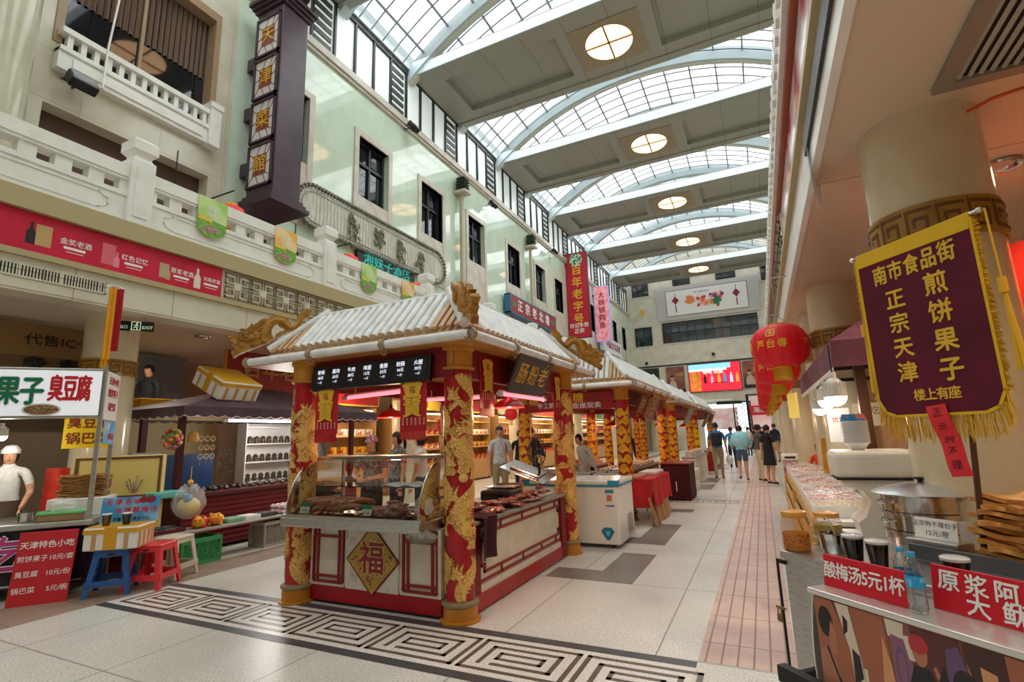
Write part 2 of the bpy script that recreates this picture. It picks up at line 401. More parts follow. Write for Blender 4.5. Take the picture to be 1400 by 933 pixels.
# ------------------------------------------------------------------ roof: coffered cross beams, arched ribs, glazing
disc_m = mat('lamp_diffuser', '#f3e3cc', 0.5, emit=0.8, ecol='#ffe6c8')
perf = mat('perforated_plate', '#b9a58c', 0.5)
tiled(perf, 0.075, 0.075, '#8a7a66', 0.035, 'XY')
cross_m = mat('lamp_cross', '#a58c68', 0.5)
def beam(y):
    b = MB(); y0,y1 = y, y+BEAMW; x0,x1 = XL+0.02, XR-0.02; xc = (x0+x1)/2
    b.box(x0,x1,y0,y1,ZB+0.22,ZB+0.42, mi=0)
    b.box(x0,x1,y0,y0+0.28,ZB-0.03,ZB+0.3,mi=0); b.box(x0,x1,y1-0.28,y1,ZB-0.03,ZB+0.3,mi=0)
    b.box(x0,x1,y0+0.28,y0+0.75,ZB+0.02,ZB+0.3,mi=0); b.box(x0,x1,y1-0.75,y1-0.28,ZB+0.02,ZB+0.3,mi=0)
    for a,c in ((x0,x0+1.0),(xc-1.55,xc+1.55),(x1-1.0,x1)): b.box(a,c,y0+0.75,y1-0.75,ZB+0.02,ZB+0.3,mi=0)
    b.box(x0,x1,y0-0.04,y0,ZB-0.03,ZB+0.34,mi=1); b.box(x0,x1,y1,y1+0.04,ZB-0.03,ZB+0.34,mi=1)
    return b
NB = len(BEAMS)
for i,y in enumerate(BEAMS):
    o = beam(y).build('ceiling_beam', [grey_panel, pale_steel]); struct(o)
def arc_z(x):
    R = 10.58; d = x+3.175; return 14.5 + sqrt(max(R*R-d*d,0)) - 8.08
b = MB(); nseg = 40; xs = [XL+(XR-XL)*i/nseg for i in range(nseg+1)]
def rib(b, y0, y1, dz0, dz1, mi=0):
    vs = []; fs = []
    for x in xs:
        z = arc_z(x); vs += [(x,y0,z+dz0),(x,y1,z+dz0),(x,y1,z+dz1),(x,y0,z+dz1)]
    for i in range(nseg):
        a = i*4; c = a+4
        for k in range(4): fs.append((a+k,a+(k+1)%4,c+(k+1)%4,c+k))
    b.add(vs,fs,None,mi)
for y in BEAMS:
    rib(b, y-0.12, y+0.22, -0.45, 0.1, 0); rib(b, y-0.02, y+0.1, -0.52, -0.45, 1); rib(b, y+BEAMW-0.2, y+BEAMW+0.15, -0.4, 0.1, 0)
struct(b.build('roof_ribs', [pale_steel, rib_m]))
bars = MB(); yy = BEAMS[0]-3.2
y_end = 47.5
for i in range(2, nseg-1, 3):
    x = xs[i]; z = arc_z(x); bars.box(x-0.03,x+0.03,yy,y_end,z-0.09,z-0.02)
y = BEAMS[0]-3.2; ybars = []
while y < y_end:
    rib(bars, y-0.02, y+0.02, -0.06, -0.02); y += 0.55
struct(bars.build('roof_glazing_bars', mat('glazing_bar','#8d9394',0.5)))
glz = mat('roof_glass', '#ffffff', 0.1)
nt,bs,N,L = nodes(glz); tr = N('ShaderNodeBsdfTransparent'); tr.inputs[0].default_value = (0.97,0.98,0.97,1)
mx = N('ShaderNodeMixShader'); mx.inputs[0].default_value = 0.06; L(tr.outputs[0],mx.inputs[1]); L(bs.outputs[0],mx.inputs[2]); L(mx.outputs[0], nt.nodes['Material Output'].inputs[0])
b = MB()
b.add([(x,yv,arc_z(x)) for x in xs for yv in (BEAMS[0]-3.2,y_end)], [(2*i,2*i+1,2*i+3,2*i+2) for i in range(nseg)])
struct(b.build('roof_glass', glz))
b = MB(); rib(b, -14.6,-14.3,-0.5,0.1); vs = []
for x in xs: vs += [(x,-14.4,14.3),(x,-14.4,arc_z(x))]
b.add(vs,[(2*i,2*i+1,2*i+3,2*i+2) for i in range(nseg)]); struct(b.build('wall_rear_gable', beige))
# ------------------------------------------------------------------ left gallery: slab, fascia, fretwork, balustrade
XF = -7.3
b = MB(); b.box(-13, XF, -14, 46, 3.34, 4.3); struct(b.build('ceiling_gallery_left', soffit_m))
fascia_m = mat('cream_fascia', '#ddd6c4', 0.3, c2='#d2cab6', scale=2); tiled(fascia_m, 1.15, 20, '#a49c8a', 0.012, 'YZ', (0.45,0,0))
b = MB(); b.box(XF, XF+0.06, -14, 46, 3.3, 3.7, mi=0); b.box(-7.6, XF+0.05, -14, 46, 3.27, 3.36, mi=0)
b.box(XF, XF+0.11, -14, 46, 3.66, 3.73, mi=1); b.box(XF, XF+0.13, -14, 46, 4.2, 4.44, mi=1); b.box(XF, XF+0.05, -14, 46, 3.73, 4.2, mi=2)
struct(b.build('wall_left_fascia', [fascia_m, khaki, fascia_m]))
b = MB(); relief = mat('bronze_fret_relief', '#8a7e63', 0.45, c2='#998c70', scale=9); b2 = 0
y = 4.87
while y < 45:
    y1 = y+0.46; z0,z1 = 3.75,4.18; M = frame((XF+0.05, y, z0), (0,1,0), (0,0,1))
    b.box(0.012,0.448,0.012,0.418,0.0,0.02,M,mi=0)
    cx,cy = 0.23,0.215
    for sx in (-1,1):
        for sy in (-1,1):
            for P in ([(.025,.085),(.025,.19),(.205,.19),(.205,.025),(.085,.025)], [(.205,.125),(.085,.125),(.085,.08),(.15,.08)]): b.strip2([(cx+sx*px,cy+sy*py) for px,py in P], 0.022, 0.02, 0.034, M, mi=1)
    b.box(cx-0.055,cx+0.055,cy-0.055,cy+0.055,0.02,0.034,M,mi=0)
    y += 0.46
struct(b.build('fretwork_frieze', [fascia_m, relief]))
POSTY = [3.59+3.39*k for k in range(-5,13)]
def post_mb(b, x, y, z0):
    b.rbox(x-0.15,x+0.15,y-0.15,y+0.15,z0,z0+0.93,0.012); b.box(x+0.15,x+0.162,y-0.09,y+0.09,z0+0.1,z0+0.8)
    b.lathe([(0.19,z0+0.93),(0.15,z0+0.97),(0.15,z0+1.0),(0.225,z0+1.06),(0.225,z0+1.2),(0.16,z0+1.245),(0.0001,z0+1.25)], 4, Matrix.Translation((x,y,0)) @ Matrix.Rotation(pi/4,4,'Z'), smooth=False)
for i,y in enumerate(POSTY):
    b = MB(); post_mb(b, XF-0.04, y, 4.44); struct(b.build('balustrade_post', white_st))
    if i == len(POSTY)-1: break
    b = MB(); a,c = y+0.15, y+3.39-0.15; x0,x1 = XF-0.14,XF+0.04
    b.box(x0,x1,a,c,4.44,4.86); b.box(x1,x1+0.02,a,c,4.44,4.5); b.box(x1,x1+0.018,a,c,4.8,4.86)
    b.box(x0-0.02,x1+0.03,a,c,5.07,5.24); b.box(x0-0.01,x1+0.015,a,c,5.03,5.07)
    n = 9; st = (c-a)/n
    for k in range(n+1):
        yy = a+k*st; b.box(x0+0.02,x1-0.01,max(a,yy-0.085),min(c,yy+0.085),4.86,5.04)
    M = frame((x1, a, 4.44), (0,1,0), (0,0,1)); W = c-a
    b.strip2([(0.3,0.1),(W-0.3,0.1),(W-0.2,0.17),(W-0.2,0.25),(W-0.3,0.31),(0.3,0.31),(0.2,0.25),(0.2,0.17)], 0.018, 0, 0.012, M, closed=True)
    struct(b.build('balustrade', white_st))
# gallery floor rail on the inside is solid slab; columns of the left arcade and upper round pillar
meander_m = mat('column_band', '#a97d35', 0.42, c2='#94692a', scale=6)
meander_l = mat('column_band_lines', '#6b4a1e', 0.5)
def round_column(name, x, y, z0, z1, r, m, band=True, zb=2.62):
    b = MB(); b.lathe([(r,z0),(r,z1)], 40)
    o = struct(b.build(name, m, None, (x,y,0)))
    if band:
        bb = MB(); bb.lathe([(r+0.002,zb-0.11),(r+0.016,zb-0.11),(r+0.016,zb+0.11),(r+0.002,zb+0.11)], 40, mi=0)
        n = 14
        for k in range(n):
            a0 = 2*pi*k/n; wd = 2*pi/n
            for (u0,u1,v0,v1) in ((.06,.94,.80,.88),(.06,.14,.16,.88),(.06,.78,.16,.24),(.70,.78,.24,.64),(.28,.78,.56,.64),(.28,.36,.38,.64)):
                m = max(1,int((u1-u0)*4)); 
                bb.lathe([(r+0.016,zb-0.11+0.22*v0),(r+0.021,zb-0.11+0.22*v0),(r+0.021,zb-0.11+0.22*v1),(r+0.016,zb-0.11+0.22*v1)], m, a0=a0+wd*u0, a1=a0+wd*u1, mi=1)
        bb.build('meander_band', [meander_m, meander_l], o)
    return o
LCOLY = [3.95+6.75*k for k in range(-2,7)]
for y in LCOLY: round_column('pillar', -8.24, y, 0, 3.34, 0.32, cream, True, 2.62)
pillar_gl = mat('glossy_pillar', '#cbcab2', 0.12, c2='#bdbba2', scale=1.5)
round_column('pillar', -9.3, 2.62, 4.4, 14.5, 0.36, pillar_gl, False)
round_column('pillar', -9.3, -4.2, 4.4, 14.5, 0.36, pillar_gl, False)
# ground floor back of the left arcade
b = MB(); b.box(-11.4,-11.2,-14,46,0,3.4); struct(b.build('wall_left_shops', mat('shop_wall','#8c7c68',0.6)))
# ------------------------------------------------------------------ right gallery
XG = 0.58; ZG = 3.36
warm_sof = mat('warm_soffit', '#d8c5ad', 0.35); tiled(warm_sof, 20, 2.45, '#8d7a64', 0.012, 'XY', (0,0.55,0))
b = MB(); b.box(XG, 8, -14, 46, ZG, 4.66); struct(b.build('ceiling_gallery_right', warm_sof))
b = MB(); b.box(XG-0.05, XG, -14, 46, ZG-0.02, 3.72, mi=0); b.box(XG-0.1, XG, -14, 46, 3.70, 3.76, mi=1); b.box(XG-0.1, XG, -14, 46, 4.3, 4.36, mi=2); b.box(XG-0.14, XG+.2, -14, 46, 4.36, 4.6, mi=0)
struct(b.build('wall_right_fascia', [white_st, khaki, mat('redwood_strip','#a5553f',0.4)]))
b = MB()
for k in range(220):
    y = -1+k*0.21; b.cbox((XG-0.15, y, 4.52), (0.03,0.09,0.16), rx=random.uniform(-.4,.4))
struct(b.build('cornice_dentils', white_st))
b = MB(); y = 7.6
while y < 45:
    M = frame((XG-0.051, y, 3.78), (0,-1,0), (0,0,1))
    b.box(0.0,0.45,0,0.5,0,0.02,M,0)
    cx,cy=.225,.25
    for sx in (-1,1):
        for sy in (-1,1): b.strip2([(cx+sx*px,cy+sy*py) for px,py in [(0.205,0.22),(0.06,0.22),(0.06,0.06),(0.15,0.06),(0.15,0.14),(0.105,0.14)]], 0.03, 0.02, 0.04, M, 1)
    y += 0.46
struct(b.build('fretwork_frieze', [fascia_m, relief]))
RCOL = [(1.09,-2.6),(1.09,3.82),(1.04,7.85),(1.06,9.6),(1.06,15.6),(1.02,22.4),(1.02,29.1),(1.02,35.8),(1.02,42)]
for x,y in RCOL: round_column('pillar', x, y, 0, ZG, 0.31, cream, True, 2.65)
b = MB(); b.box(3.6,3.8,-14,46,0,ZG); struct(b.build('wall_right_shops', mat('warm_shop_wall','#c9a076',0.6,c2='#b98b60',scale=1.5)))
b = MB(); b.box(3.65,3.95,-14,46,4.6,15.1); struct(b.build('wall_right_upper', mint))
# ------------------------------------------------------------------ far wall and rear wall
YF = 45.8
fholes = [(-9.5,-7.6,4.3,7.15),(-9.46,-7.93,9.15,10.87),(-7.03,0.7,9.22,11.06),(-9.46,-7.95,13.76,14.98),(-5.8,-4.3,13.9,15.1),(-2.2,-0.6,13.9,15.1),(1.3,2.6,13.7,15.0),(-4.3,-0.1,0,3.7)]
holed_wall('wall_far', beige, 'Y', YF, YF+0.3, -13, 8, 0, 17.5, fholes)
def fwin(n, x0, x1, z0, z1, nx, nz, gm):
    t = bpy.data.objects.new('window_%d' % n, None); C.objects.link(t); t.location = (x0, YF, z0); struct(t)
    W,Hh = x1-x0, z1-z0
    g = MB(); g.box(0,W,0.18,0.22,0,Hh); g.build('pane', gm, t)
    fr = MB()
    for k in range(nx+1): fr.box(W*k/nx-0.03,W*k/nx+0.03,0.08,0.17,0,Hh)
    for k in range(nz+1): fr.box(0,W,0.09,0.17,Hh*k/nz-0.03,Hh*k/nz+0.03)
    fr.build('window_frame', black_fr, t)
    s = MB(); s.box(-0.12,0,-0.04,0.1,-0.12,Hh+0.12); s.box(W,W+0.12,-0.04,0.1,-0.12,Hh+0.12); s.box(0,W,-0.04,0.1,-0.12,0); s.box(0,W,-0.04,0.1,Hh,Hh+0.12); s.build('window_frame_surround', stone_tr, t)
teal_glass = mat('teal_glass','#12312f',0.06,spec=0.8); grey_glass = mat('grey_glass','#3d4340',0.08,c2='#252b29',scale=0.9,spec=0.8)
wn += 2
fwin(wn,-9.46,-7.93,9.15,10.87,2,1,teal_glass); fwin(wn+1,-7.03,0.7,9.22,11.06,11,2,grey_glass)
for k,(a,c,z0,z1) in enumerate(((-9.46,-7.95,13.76,14.98),(-5.8,-4.3,13.9,15.1),(-2.2,-0.6,13.9,15.1),(1.3,2.6,13.7,15.0))): fwin(wn+2+k,a,c,z0,z1,3,2,grey_glass)
b = MB(); b.box(-13,8,YF-0.05,YF,7.2,7.32); struct(b.build('trim_5', mat('dark_trim','#2c2b28',0.4)))
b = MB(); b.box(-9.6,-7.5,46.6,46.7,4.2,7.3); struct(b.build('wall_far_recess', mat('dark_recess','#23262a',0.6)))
b = MB(); b.box(-13,8,-14.4,-14.2,0,14.6); struct(b.build('wall_rear', beige))
b = MB(); b.box(-13,-12.8,-14,46,0,4.3); struct(b.build('wall_left_outer', brown_dark))
# light trim above the coffers: lamps in the soffits
for k,y in enumerate((-4.5,0.6,4.9,8.5,13,18,24,31,38)):
    spot('soffit_downlight', (-9.2,y,3.3), 60, (1,0.86,0.68))
for k,y in enumerate((-3.5,1.2,4.6,8.8,13,18,24,31,38)):
    spot('soffit_downlight', (2.0,y,3.3), 90, (1,0.76,0.5))
# ------------------------------------------------------------------ pavilion materials
red_lac = mat('red_lacquer', '#b01420', 0.3, c2='#9c0f1a', scale=4)
red_board = mat('red_board', '#a5101c', 0.4, c2='#931019', scale=3)
deep_red = mat('deep_red_board', '#7d0f18', 0.45)
tube_w = mat('white_roof_tube', '#eef0f0', 0.35, c2='#dcdcd8', scale=7)
tan_w = mat('tan_roof_board', '#d8b48e', 0.5, c2='#c79f76', scale=6)
amber_w = mat('amber_eave_board', '#c88a44', 0.4, c2='#bb7b36', scale=3)
brown_slot = mat('brown_slot', '#4e3826', 0.6)
steel = mat('brushed_steel', '#c9c9c6', 0.3, 0.9, c2='#b2b2ae', scale=14, stretch=(1,1,9))
steel_sh = mat('polished_steel', '#d6d7d8', 0.14, 1.0)
dark_metal = mat('dark_metal', '#2d2d2f', 0.4, 0.6)
black_pl = mat('black_plastic', '#17181a', 0.4)
white_pl = mat('white_plastic', '#eceae6', 0.35)
gold_txt = mat('gold_lettering', '#eab93c', 0.4, 0.0)
white_txt = mat('white_lettering', '#f4f2ee', 0.5)
glass_m = mat('clear_glass', '#ffffff', 0.03)
nt,bs,N,L = nodes(glass_m); tr = N('ShaderNodeBsdfTransparent'); tr.inputs[0].default_value = (0.93,0.96,0.95,1); fr_ = N('ShaderNodeFresnel'); fr_.inputs[0].default_value = 1.5
gl = N('ShaderNodeBsdfGlossy'); gl.inputs['Roughness'].default_value = 0.03
mx = N('ShaderNodeMixShader'); L(fr_.outputs[0],mx.inputs[0]); L(tr.outputs[0],mx.inputs[1]); L(gl.outputs[0],mx.inputs[2]); L(mx.outputs[0], nt.nodes['Material Output'].inputs[0])
film_m = mat('clear_plastic_film', '#ffffff', 0.1)
nt,bs,N,L = nodes(film_m); tr = N('ShaderNodeBsdfTransparent'); mx = N('ShaderNodeMixShader'); mx.inputs[0].default_value = 0.22
bs.inputs['Roughness'].default_value = 0.15
L(tr.outputs[0],mx.inputs[1]); L(bs.outputs[0],mx.inputs[2]); L(mx.outputs[0], nt.nodes['Material Output'].inputs[0])
# gold leaf with scale-like brown linework
gold_scale = mat('gold_dragon_scales', '#d9a64a', 0.4)
nt,bs,N,L = nodes(gold_scale); tc = N('ShaderNodeTexCoord'); vo = N('ShaderNodeTexVoronoi'); vo.feature='DISTANCE_TO_EDGE'; vo.inputs['Scale'].default_value = 40
L(tc.outputs['Object'], vo.inputs['Vector']); cc = ramp(nt, vo.outputs['Distance'], [(0.03,'#b0752c'),(0.08,'#e3ae58'),(0.3,'#f0c880')]); L(cc, bs.inputs['Base Color'])
gold_pl = mat('gold_leaf', '#ecc06a', 0.4, c2='#dba94a', scale=18)
gold_ln = mat('gold_brown_linework', '#9c6424', 0.5)
yel_cloud = mat('yellow_cloud', '#e9b020', 0.4, c2='#dc9c16', scale=14)

def wrap_ribbon(b, pts, ws, r, lift=0.004, mi=0, n=4, bulge=0.0):
    """ribbon on a cylinder: pts are (arc length, height), ws half widths"""
    vs = []; fs = []; N_ = len(pts)
    for i,(s,z) in enumerate(pts):
        a = pts[max(0,i-1)]; c = pts[min(N_-1,i+1)]; dx,dz = c[0]-a[0], c[1]-a[1]; l = hypot(dx,dz) or 1; nx,nz = -dz/l, dx/l
        for k in range(n+1):
            t = 2*k/n-1; ss = s+nx*ws[i]*t; zz = z+nz*ws[i]*t; rad = r+lift+bulge*(1-t*t); th = ss/r
            vs.append((rad*cos(th), rad*sin(th), zz))
    for i in range(N_-1):
        for k in range(n): fs.append((i*(n+1)+k, (i+1)*(n+1)+k, (i+1)*(n+1)+k+1, i*(n+1)+k+1))
    b.add(vs, fs, None, mi, True)
def wrap_disc(b, s, z, rd, r, lift=0.004, mi=0, n=14, bulge=0.0):
    vs = [((r+lift+bulge)*cos(s/r),(r+lift+bulge)*sin(s/r),z)]; fs = []
    for q in (0.5,1.0):
        for k in range(n):
            a = 2*pi*k/n; th = (s+rd*q*cos(a))/r; R_ = r+lift+bulge*(1-q*q); vs.append((R_*cos(th),R_*sin(th),z+rd*q*sin(a)))
    for k in range(n):
        k2 = (k+1)%n; fs.append((0,1+k,1+k2)); fs.append((1+k,1+n+k,1+n+k2,1+k2))
    b.add(vs, fs, None, mi, True)
def spiral(cx, cz, r0, turns, a0=0, n=22, sgn=1):
    return [(cx+r0*(1-i/n*0.85)*cos(a0+sgn*2*pi*turns*i/n), cz+r0*(1-i/n*0.85)*sin(a0+sgn*2*pi*turns*i/n)) for i in range(n+1)]
def taper(n, w0, p=1.0): return [w0*(1-(i/(n-1)))**p+0.0012 for i in range(n)]
def wrap_both(b, pts, ws, r, lift, bulge=0.0, mi=0):
    wrap_ribbon(b, pts, [x+0.006 for x in ws], r, lift, 2); wrap_ribbon(b, pts, ws, r, lift+0.003, mi, 4, bulge)
def dragon_relief(seed, r, z0, z1):
    """two coiling dragons, manes, flames, clouds and a pearl laid on a round shaft"""
    rng = random.Random(seed); b = MB(); circ = 2*pi*r; H = z1-z0
    for d in range(2):
        off = circ*d/2; n = 90
        zz = [z0+0.02+ (H-0.05)*i/n for i in range(n+1)]
        pts = [(off+0.125*sin(2*pi*(z-z0)/0.62+d*1.3+seed), z) for z in zz]
        ws = [0.078*(0.45+0.55*sin(pi*min(1,max(0,(i/n)*1.02)))**0.5) for i in range(n+1)]
        wrap_both(b, pts, ws, r, 0.002, 0.007)
        wrap_ribbon(b, [(s+0.02,z) for s,z in pts], [w*0.28 for w in ws], r, 0.0135, 1, 2)
        for i in range(4, n-4, 2):      # dorsal spikes
            s,z = pts[i]; s2,z2 = pts[i+1]; l = hypot(s2-s,z2-z) or 1; nx,nz = -(z2-z)/l,(s2-s)/l; sg = 1 if d else -1
            q = [(s+sg*nx*ws[i]*0.8, z+sg*nz*ws[i]*0.8),(s+sg*nx*(ws[i]+0.02), z+sg*nz*(ws[i]+0.02)+0.008),(s+sg*nx*(ws[i]+0.034), z+sg*nz*(ws[i]+0.034)+0.02)]
            wrap_ribbon(b, q, [0.010,0.007,0.001], r, 0.006, 0, 2)
        for hz in (z0+H*0.30+0.12*d, z0+H*0.74-0.1*d):    # heads with mane, horns, whiskers
            hs = off+0.125*sin(2*pi*(hz-z0)/0.62+d*1.3+seed); sg = 1 if rng.random()<.5 else -1
            for q in range(9):
                a = pi*0.15+pi*0.9*q/8; L_ = 0.10+0.04*rng.random(); m = 9
                p = [(hs-sg*(0.02+L_*t/(m-1)*cos(a))-sg*0.016*sin(4.2*t/(m-1)), hz+L_*t/(m-1)*sin(a)+0.014*sin(5*t/(m-1))) for t in range(m)]
                wrap_both(b, p, taper(m,0.016), r, 0.009)
            for q,(dx,dz,rd) in enumerate(((0,0,0.062),(0.045,-0.03,0.046),(0.08,-0.02,0.03),(0.03,0.035,0.035),(0.075,-0.065,0.022))):
                wrap_disc(b, hs+sg*dx, hz+dz, rd+0.005, r, 0.012, 2); wrap_disc(b, hs+sg*dx, hz+dz, rd, r, 0.015, 0 if q else 1, bulge=0.008)
            wrap_disc(b, hs+sg*0.035, hz+0.028, 0.014, r, 0.026, 3, 10); wrap_disc(b, hs+sg*0.037, hz+0.028, 0.007, r, 0.029, 2, 8)
            wrap_ribbon(b, [(hs+sg*(0.03+0.02*t), hz-0.052-0.004*t*t) for t in range(4)], [0.006]*4, r, 0.026, 3, 2)
            for e in (-1,1):
                m = 10; p = [(hs+sg*(0.08+0.06*t/(m-1)+0.012*sin(5*t/(m-1))), hz+e*0.07*t/(m-1)+0.01*e) for t in range(m)]
                wrap_both(b, p, taper(m,0.007), r, 0.012)
        for k in range(4):                                 # legs with claws
            cz = z0+H*(0.14+0.23*k)+0.05*d; cs = off+(-0.17 if k%2 else 0.17); m=8
            p = [(cs-0.10*(1 if k%2 == 0 else -1)*(1-t/(m-1)), cz+0.05*sin(3*t/(m-1))) for t in range(m)]
            wrap_both(b, p, [0.026-0.001*t for t in range(m)], r, 0.005, 0.004)
            ex,ez = p[-1]; sg = 1 if k%2 == 0 else -1
            for a in (-0.9,-0.3,0.3,0.9):
                q = [(ex+sg*0.055*t/5*cos(a), ez+0.055*t/5*sin(a)-0.012*(t/5)**2) for t in range(6)]
                wrap_both(b, q, taper(6,0.010), r, 0.007)
    for k in range(64):                                    # clouds and flames in the gaps
        s = circ*rng.random(); z = z0+0.05+(H-0.1)*(k+0.5)/64
        if k % 2:
            for dx,dz,rd in ((0,0,0.042),(0.05,-0.01,0.032),(-0.048,-0.012,0.03)):
                wrap_disc(b, s+dx, z+dz, rd+0.004, r, 0.0012, 2); wrap_disc(b, s+dx, z+dz, rd, r, 0.002, 1)
                wrap_ribbon(b, spiral(s+dx,z+dz,rd*0.8,1.4), [0.003]*23, r, 0.004, 2, 2)
        else:
            for q in range(4):
                m=8; p = [(s+0.03*q-0.05+0.018*sin(4*t/(m-1)+q), z+0.12*t/(m-1)-0.05) for t in range(m)]
                wrap_both(b, p, taper(m,0.019,0.8), r, 0.0012)
    wrap_disc(b, seed*0.37 % circ, z0+H*0.52, 0.04, r, 0.012, 1, bulge=0.012)
    return b
def cloud_relief(seed, r, z0, z1):
    rng = random.Random(seed); b = MB(); circ = 2*pi*r; z = z0+0.08; row = 0
    while z < z1-0.06:
        for k in range(4):
            s = circ*(k+0.5*(row%2))/4+rng.uniform(-.02,.02); zz = z+rng.uniform(-.02,.02); f_ = rng.choice((-1,1))
            for dx,dz,rd in ((0,0.02,0.062),(0.06*f_,-0.012,0.045),(-0.052*f_,-0.02,0.04),(0.012*f_,-0.05,0.035)):
                wrap_disc(b, s+dx, zz+dz, rd+0.004, r, 0.002, 2, 12); wrap_disc(b, s+dx, zz+dz, rd, r, 0.004, 1, 12)
            wrap_ribbon(b, spiral(s,zz+0.02,0.05,1.5,rng.random()*6), [0.0035]*23, r, 0.006, 2, 2)
            wrap_ribbon(b, spiral(s+0.06*f_,zz-0.012,0.034,1.2,rng.random()*6), [0.003]*23, r, 0.006, 2, 2)
            m=8; p=[(s-f_*(0.05+0.07*t/(m-1)), zz-0.02-0.03*sin(3*t/(m-1))) for t in range(m)]; wrap_both(b, p, taper(m,0.018), r, 0.002, mi=1)
        z += 0.165; row += 1
    return b
def column_part(parent, x, y, seed, style, zt=2.33, r=0.125):
    shaft = MB(); shaft.lathe([(r,0.14),(r,zt-0.2)], 36)
    o = shaft.build('column', red_lac, parent, (x,y,0))
    if style == 'dragon': dragon_relief(seed, r, 0.16, zt-0.23).build('dragon_relief', [gold_scale, gold_pl, gold_ln, mat('dragon_eye_red','#c01a18',0.4)], o)
    else: cloud_relief(seed, r, 0.16, zt-0.23).build('cloud_relief', [gold_scale, yel_cloud, mat('cloud_linework','#b5560f',0.5)], o)
    cp = MB(); cp.lathe([(r+.005,zt-.215),(r+.028,zt-.205),(r+.028,zt-.19),(r+.01,zt-.18),(r+.01,zt-.04),(r+.03,zt-.03),(r+.03,zt)], 36); cp.build('capital', gold_met, o)
    bs_ = MB(); bs_.lathe([(r+.05,0),(r+.05,0.018),(r+.02,0.022),(r+.02,.125)], 36, mi=0); bs_.lathe([(r+.02,.125),(r+.036,.135),(r+.036,.155),(r+.004,.17)], 36, mi=1); bs_.build('base', [gold_met, mat('worn_bronze_ring','#8d7d5c',0.45)], o)
    return o
def dragon_board():
    """carved dragon in side profile in the local XZ plane, head towards +X: pierced board with rounded body, mane and claws"""
    b = MB(); M = Matrix.Rotation(pi/2,4,'X'); th = 0.032
    P = lambda a,c: ((640-a)*.00087, (810-c)*.0009)
    out = [(80,820),(110,890),(160,850),(240,810),(330,770),(470,700),(554,643),(530,600),(515,560),(515,520),(535,475),(580,450),(600,480),(650,500),(665,540),(620,555),(575,590),(566,636),(640,590),(700,555),(780,520),(850,495),(872,420),(885,380),(940,350),(985,300),(990,275),(945,300),(962,250),(930,245),(900,262),(870,290),(850,300),(832,340),(803,345),(825,400),(800,450),(760,465),(738,470),(740,435),(715,430),(715,398),(685,390),(680,362),(645,370),(635,348),(605,362),(590,345),(565,365),(545,352),(525,375),(500,368),(480,400),(440,392),(400,405),(370,430),(360,450),(330,470),(300,490),(290,455),(270,500),(230,540),(190,530),(150,545),(180,575),(130,600),(110,640),(60,610),(35,650),(60,690),(100,700),(90,740),(130,780)]
    b.prism([P(*q) for q in out], -th, th, M)
    line = [(455,690),(450,600),(465,520),(505,445),(570,408),(640,418),(690,465),(735,505),(790,490),(835,430),(880,340)]; n = len(line)
    for sd in (-1,1):
        b.tube([(P(*q)[0], sd*th*.8, P(*q)[1]) for q in line], [.045,.046,.044,.04,.037,.035,.034,.032,.028,.02,.012], 8)
        for (a,c,r_) in ((185,650,.034),(240,600,.03),(130,720,.028),(300,640,.04),(360,610,.045),(330,720,.035),(205,740,.03),(60,650,.02)): x,z = P(a,c); b.sph((x,sd*th,z),r_,10,(1,.55,1))
        x,z = P(185,625); b.sph((x,sd*(th+.016),z),.014,8)
        for k in range(7):
            a = pi*(.15+.15*k); x,z = P(330,640); b.tube([(x-.03*cos(a),sd*th,z+.03*sin(a)),(x-.08*cos(a+.2),sd*(th+.01),z+.08*sin(a+.2)),(x-.13*cos(a),sd*th,z+.13*sin(a))],[.014,.011,.003],5)
        b.tube([(P(*q)[0],sd*(th+.005),P(*q)[1]) for q in ((365,610),(345,590),(365,570),(395,585),(400,625),(365,650),(325,630))],.008,5)
        for q in ((390,440),(420,430),(330,500)): x,z=P(*q); b.tube([(x,sd*th,z),(x+.03,sd*th,z-.07)],[.014,.008],5)
        for k in range(3): x,z=P(880+22*k,340-20*k); b.tube([P2 for P2 in ((x+.02,sd*th*.7,z-.05),(x,sd*th*.9,z),(x-.03+.02*k,sd*th*.6,z+.05))],[.012,.012,.003],5)
    return b
dragon_wood = mat('carved_gold_wood', '#b8822f', 0.42, c2='#94631f', scale=12, bump=0.5, bscale=45)

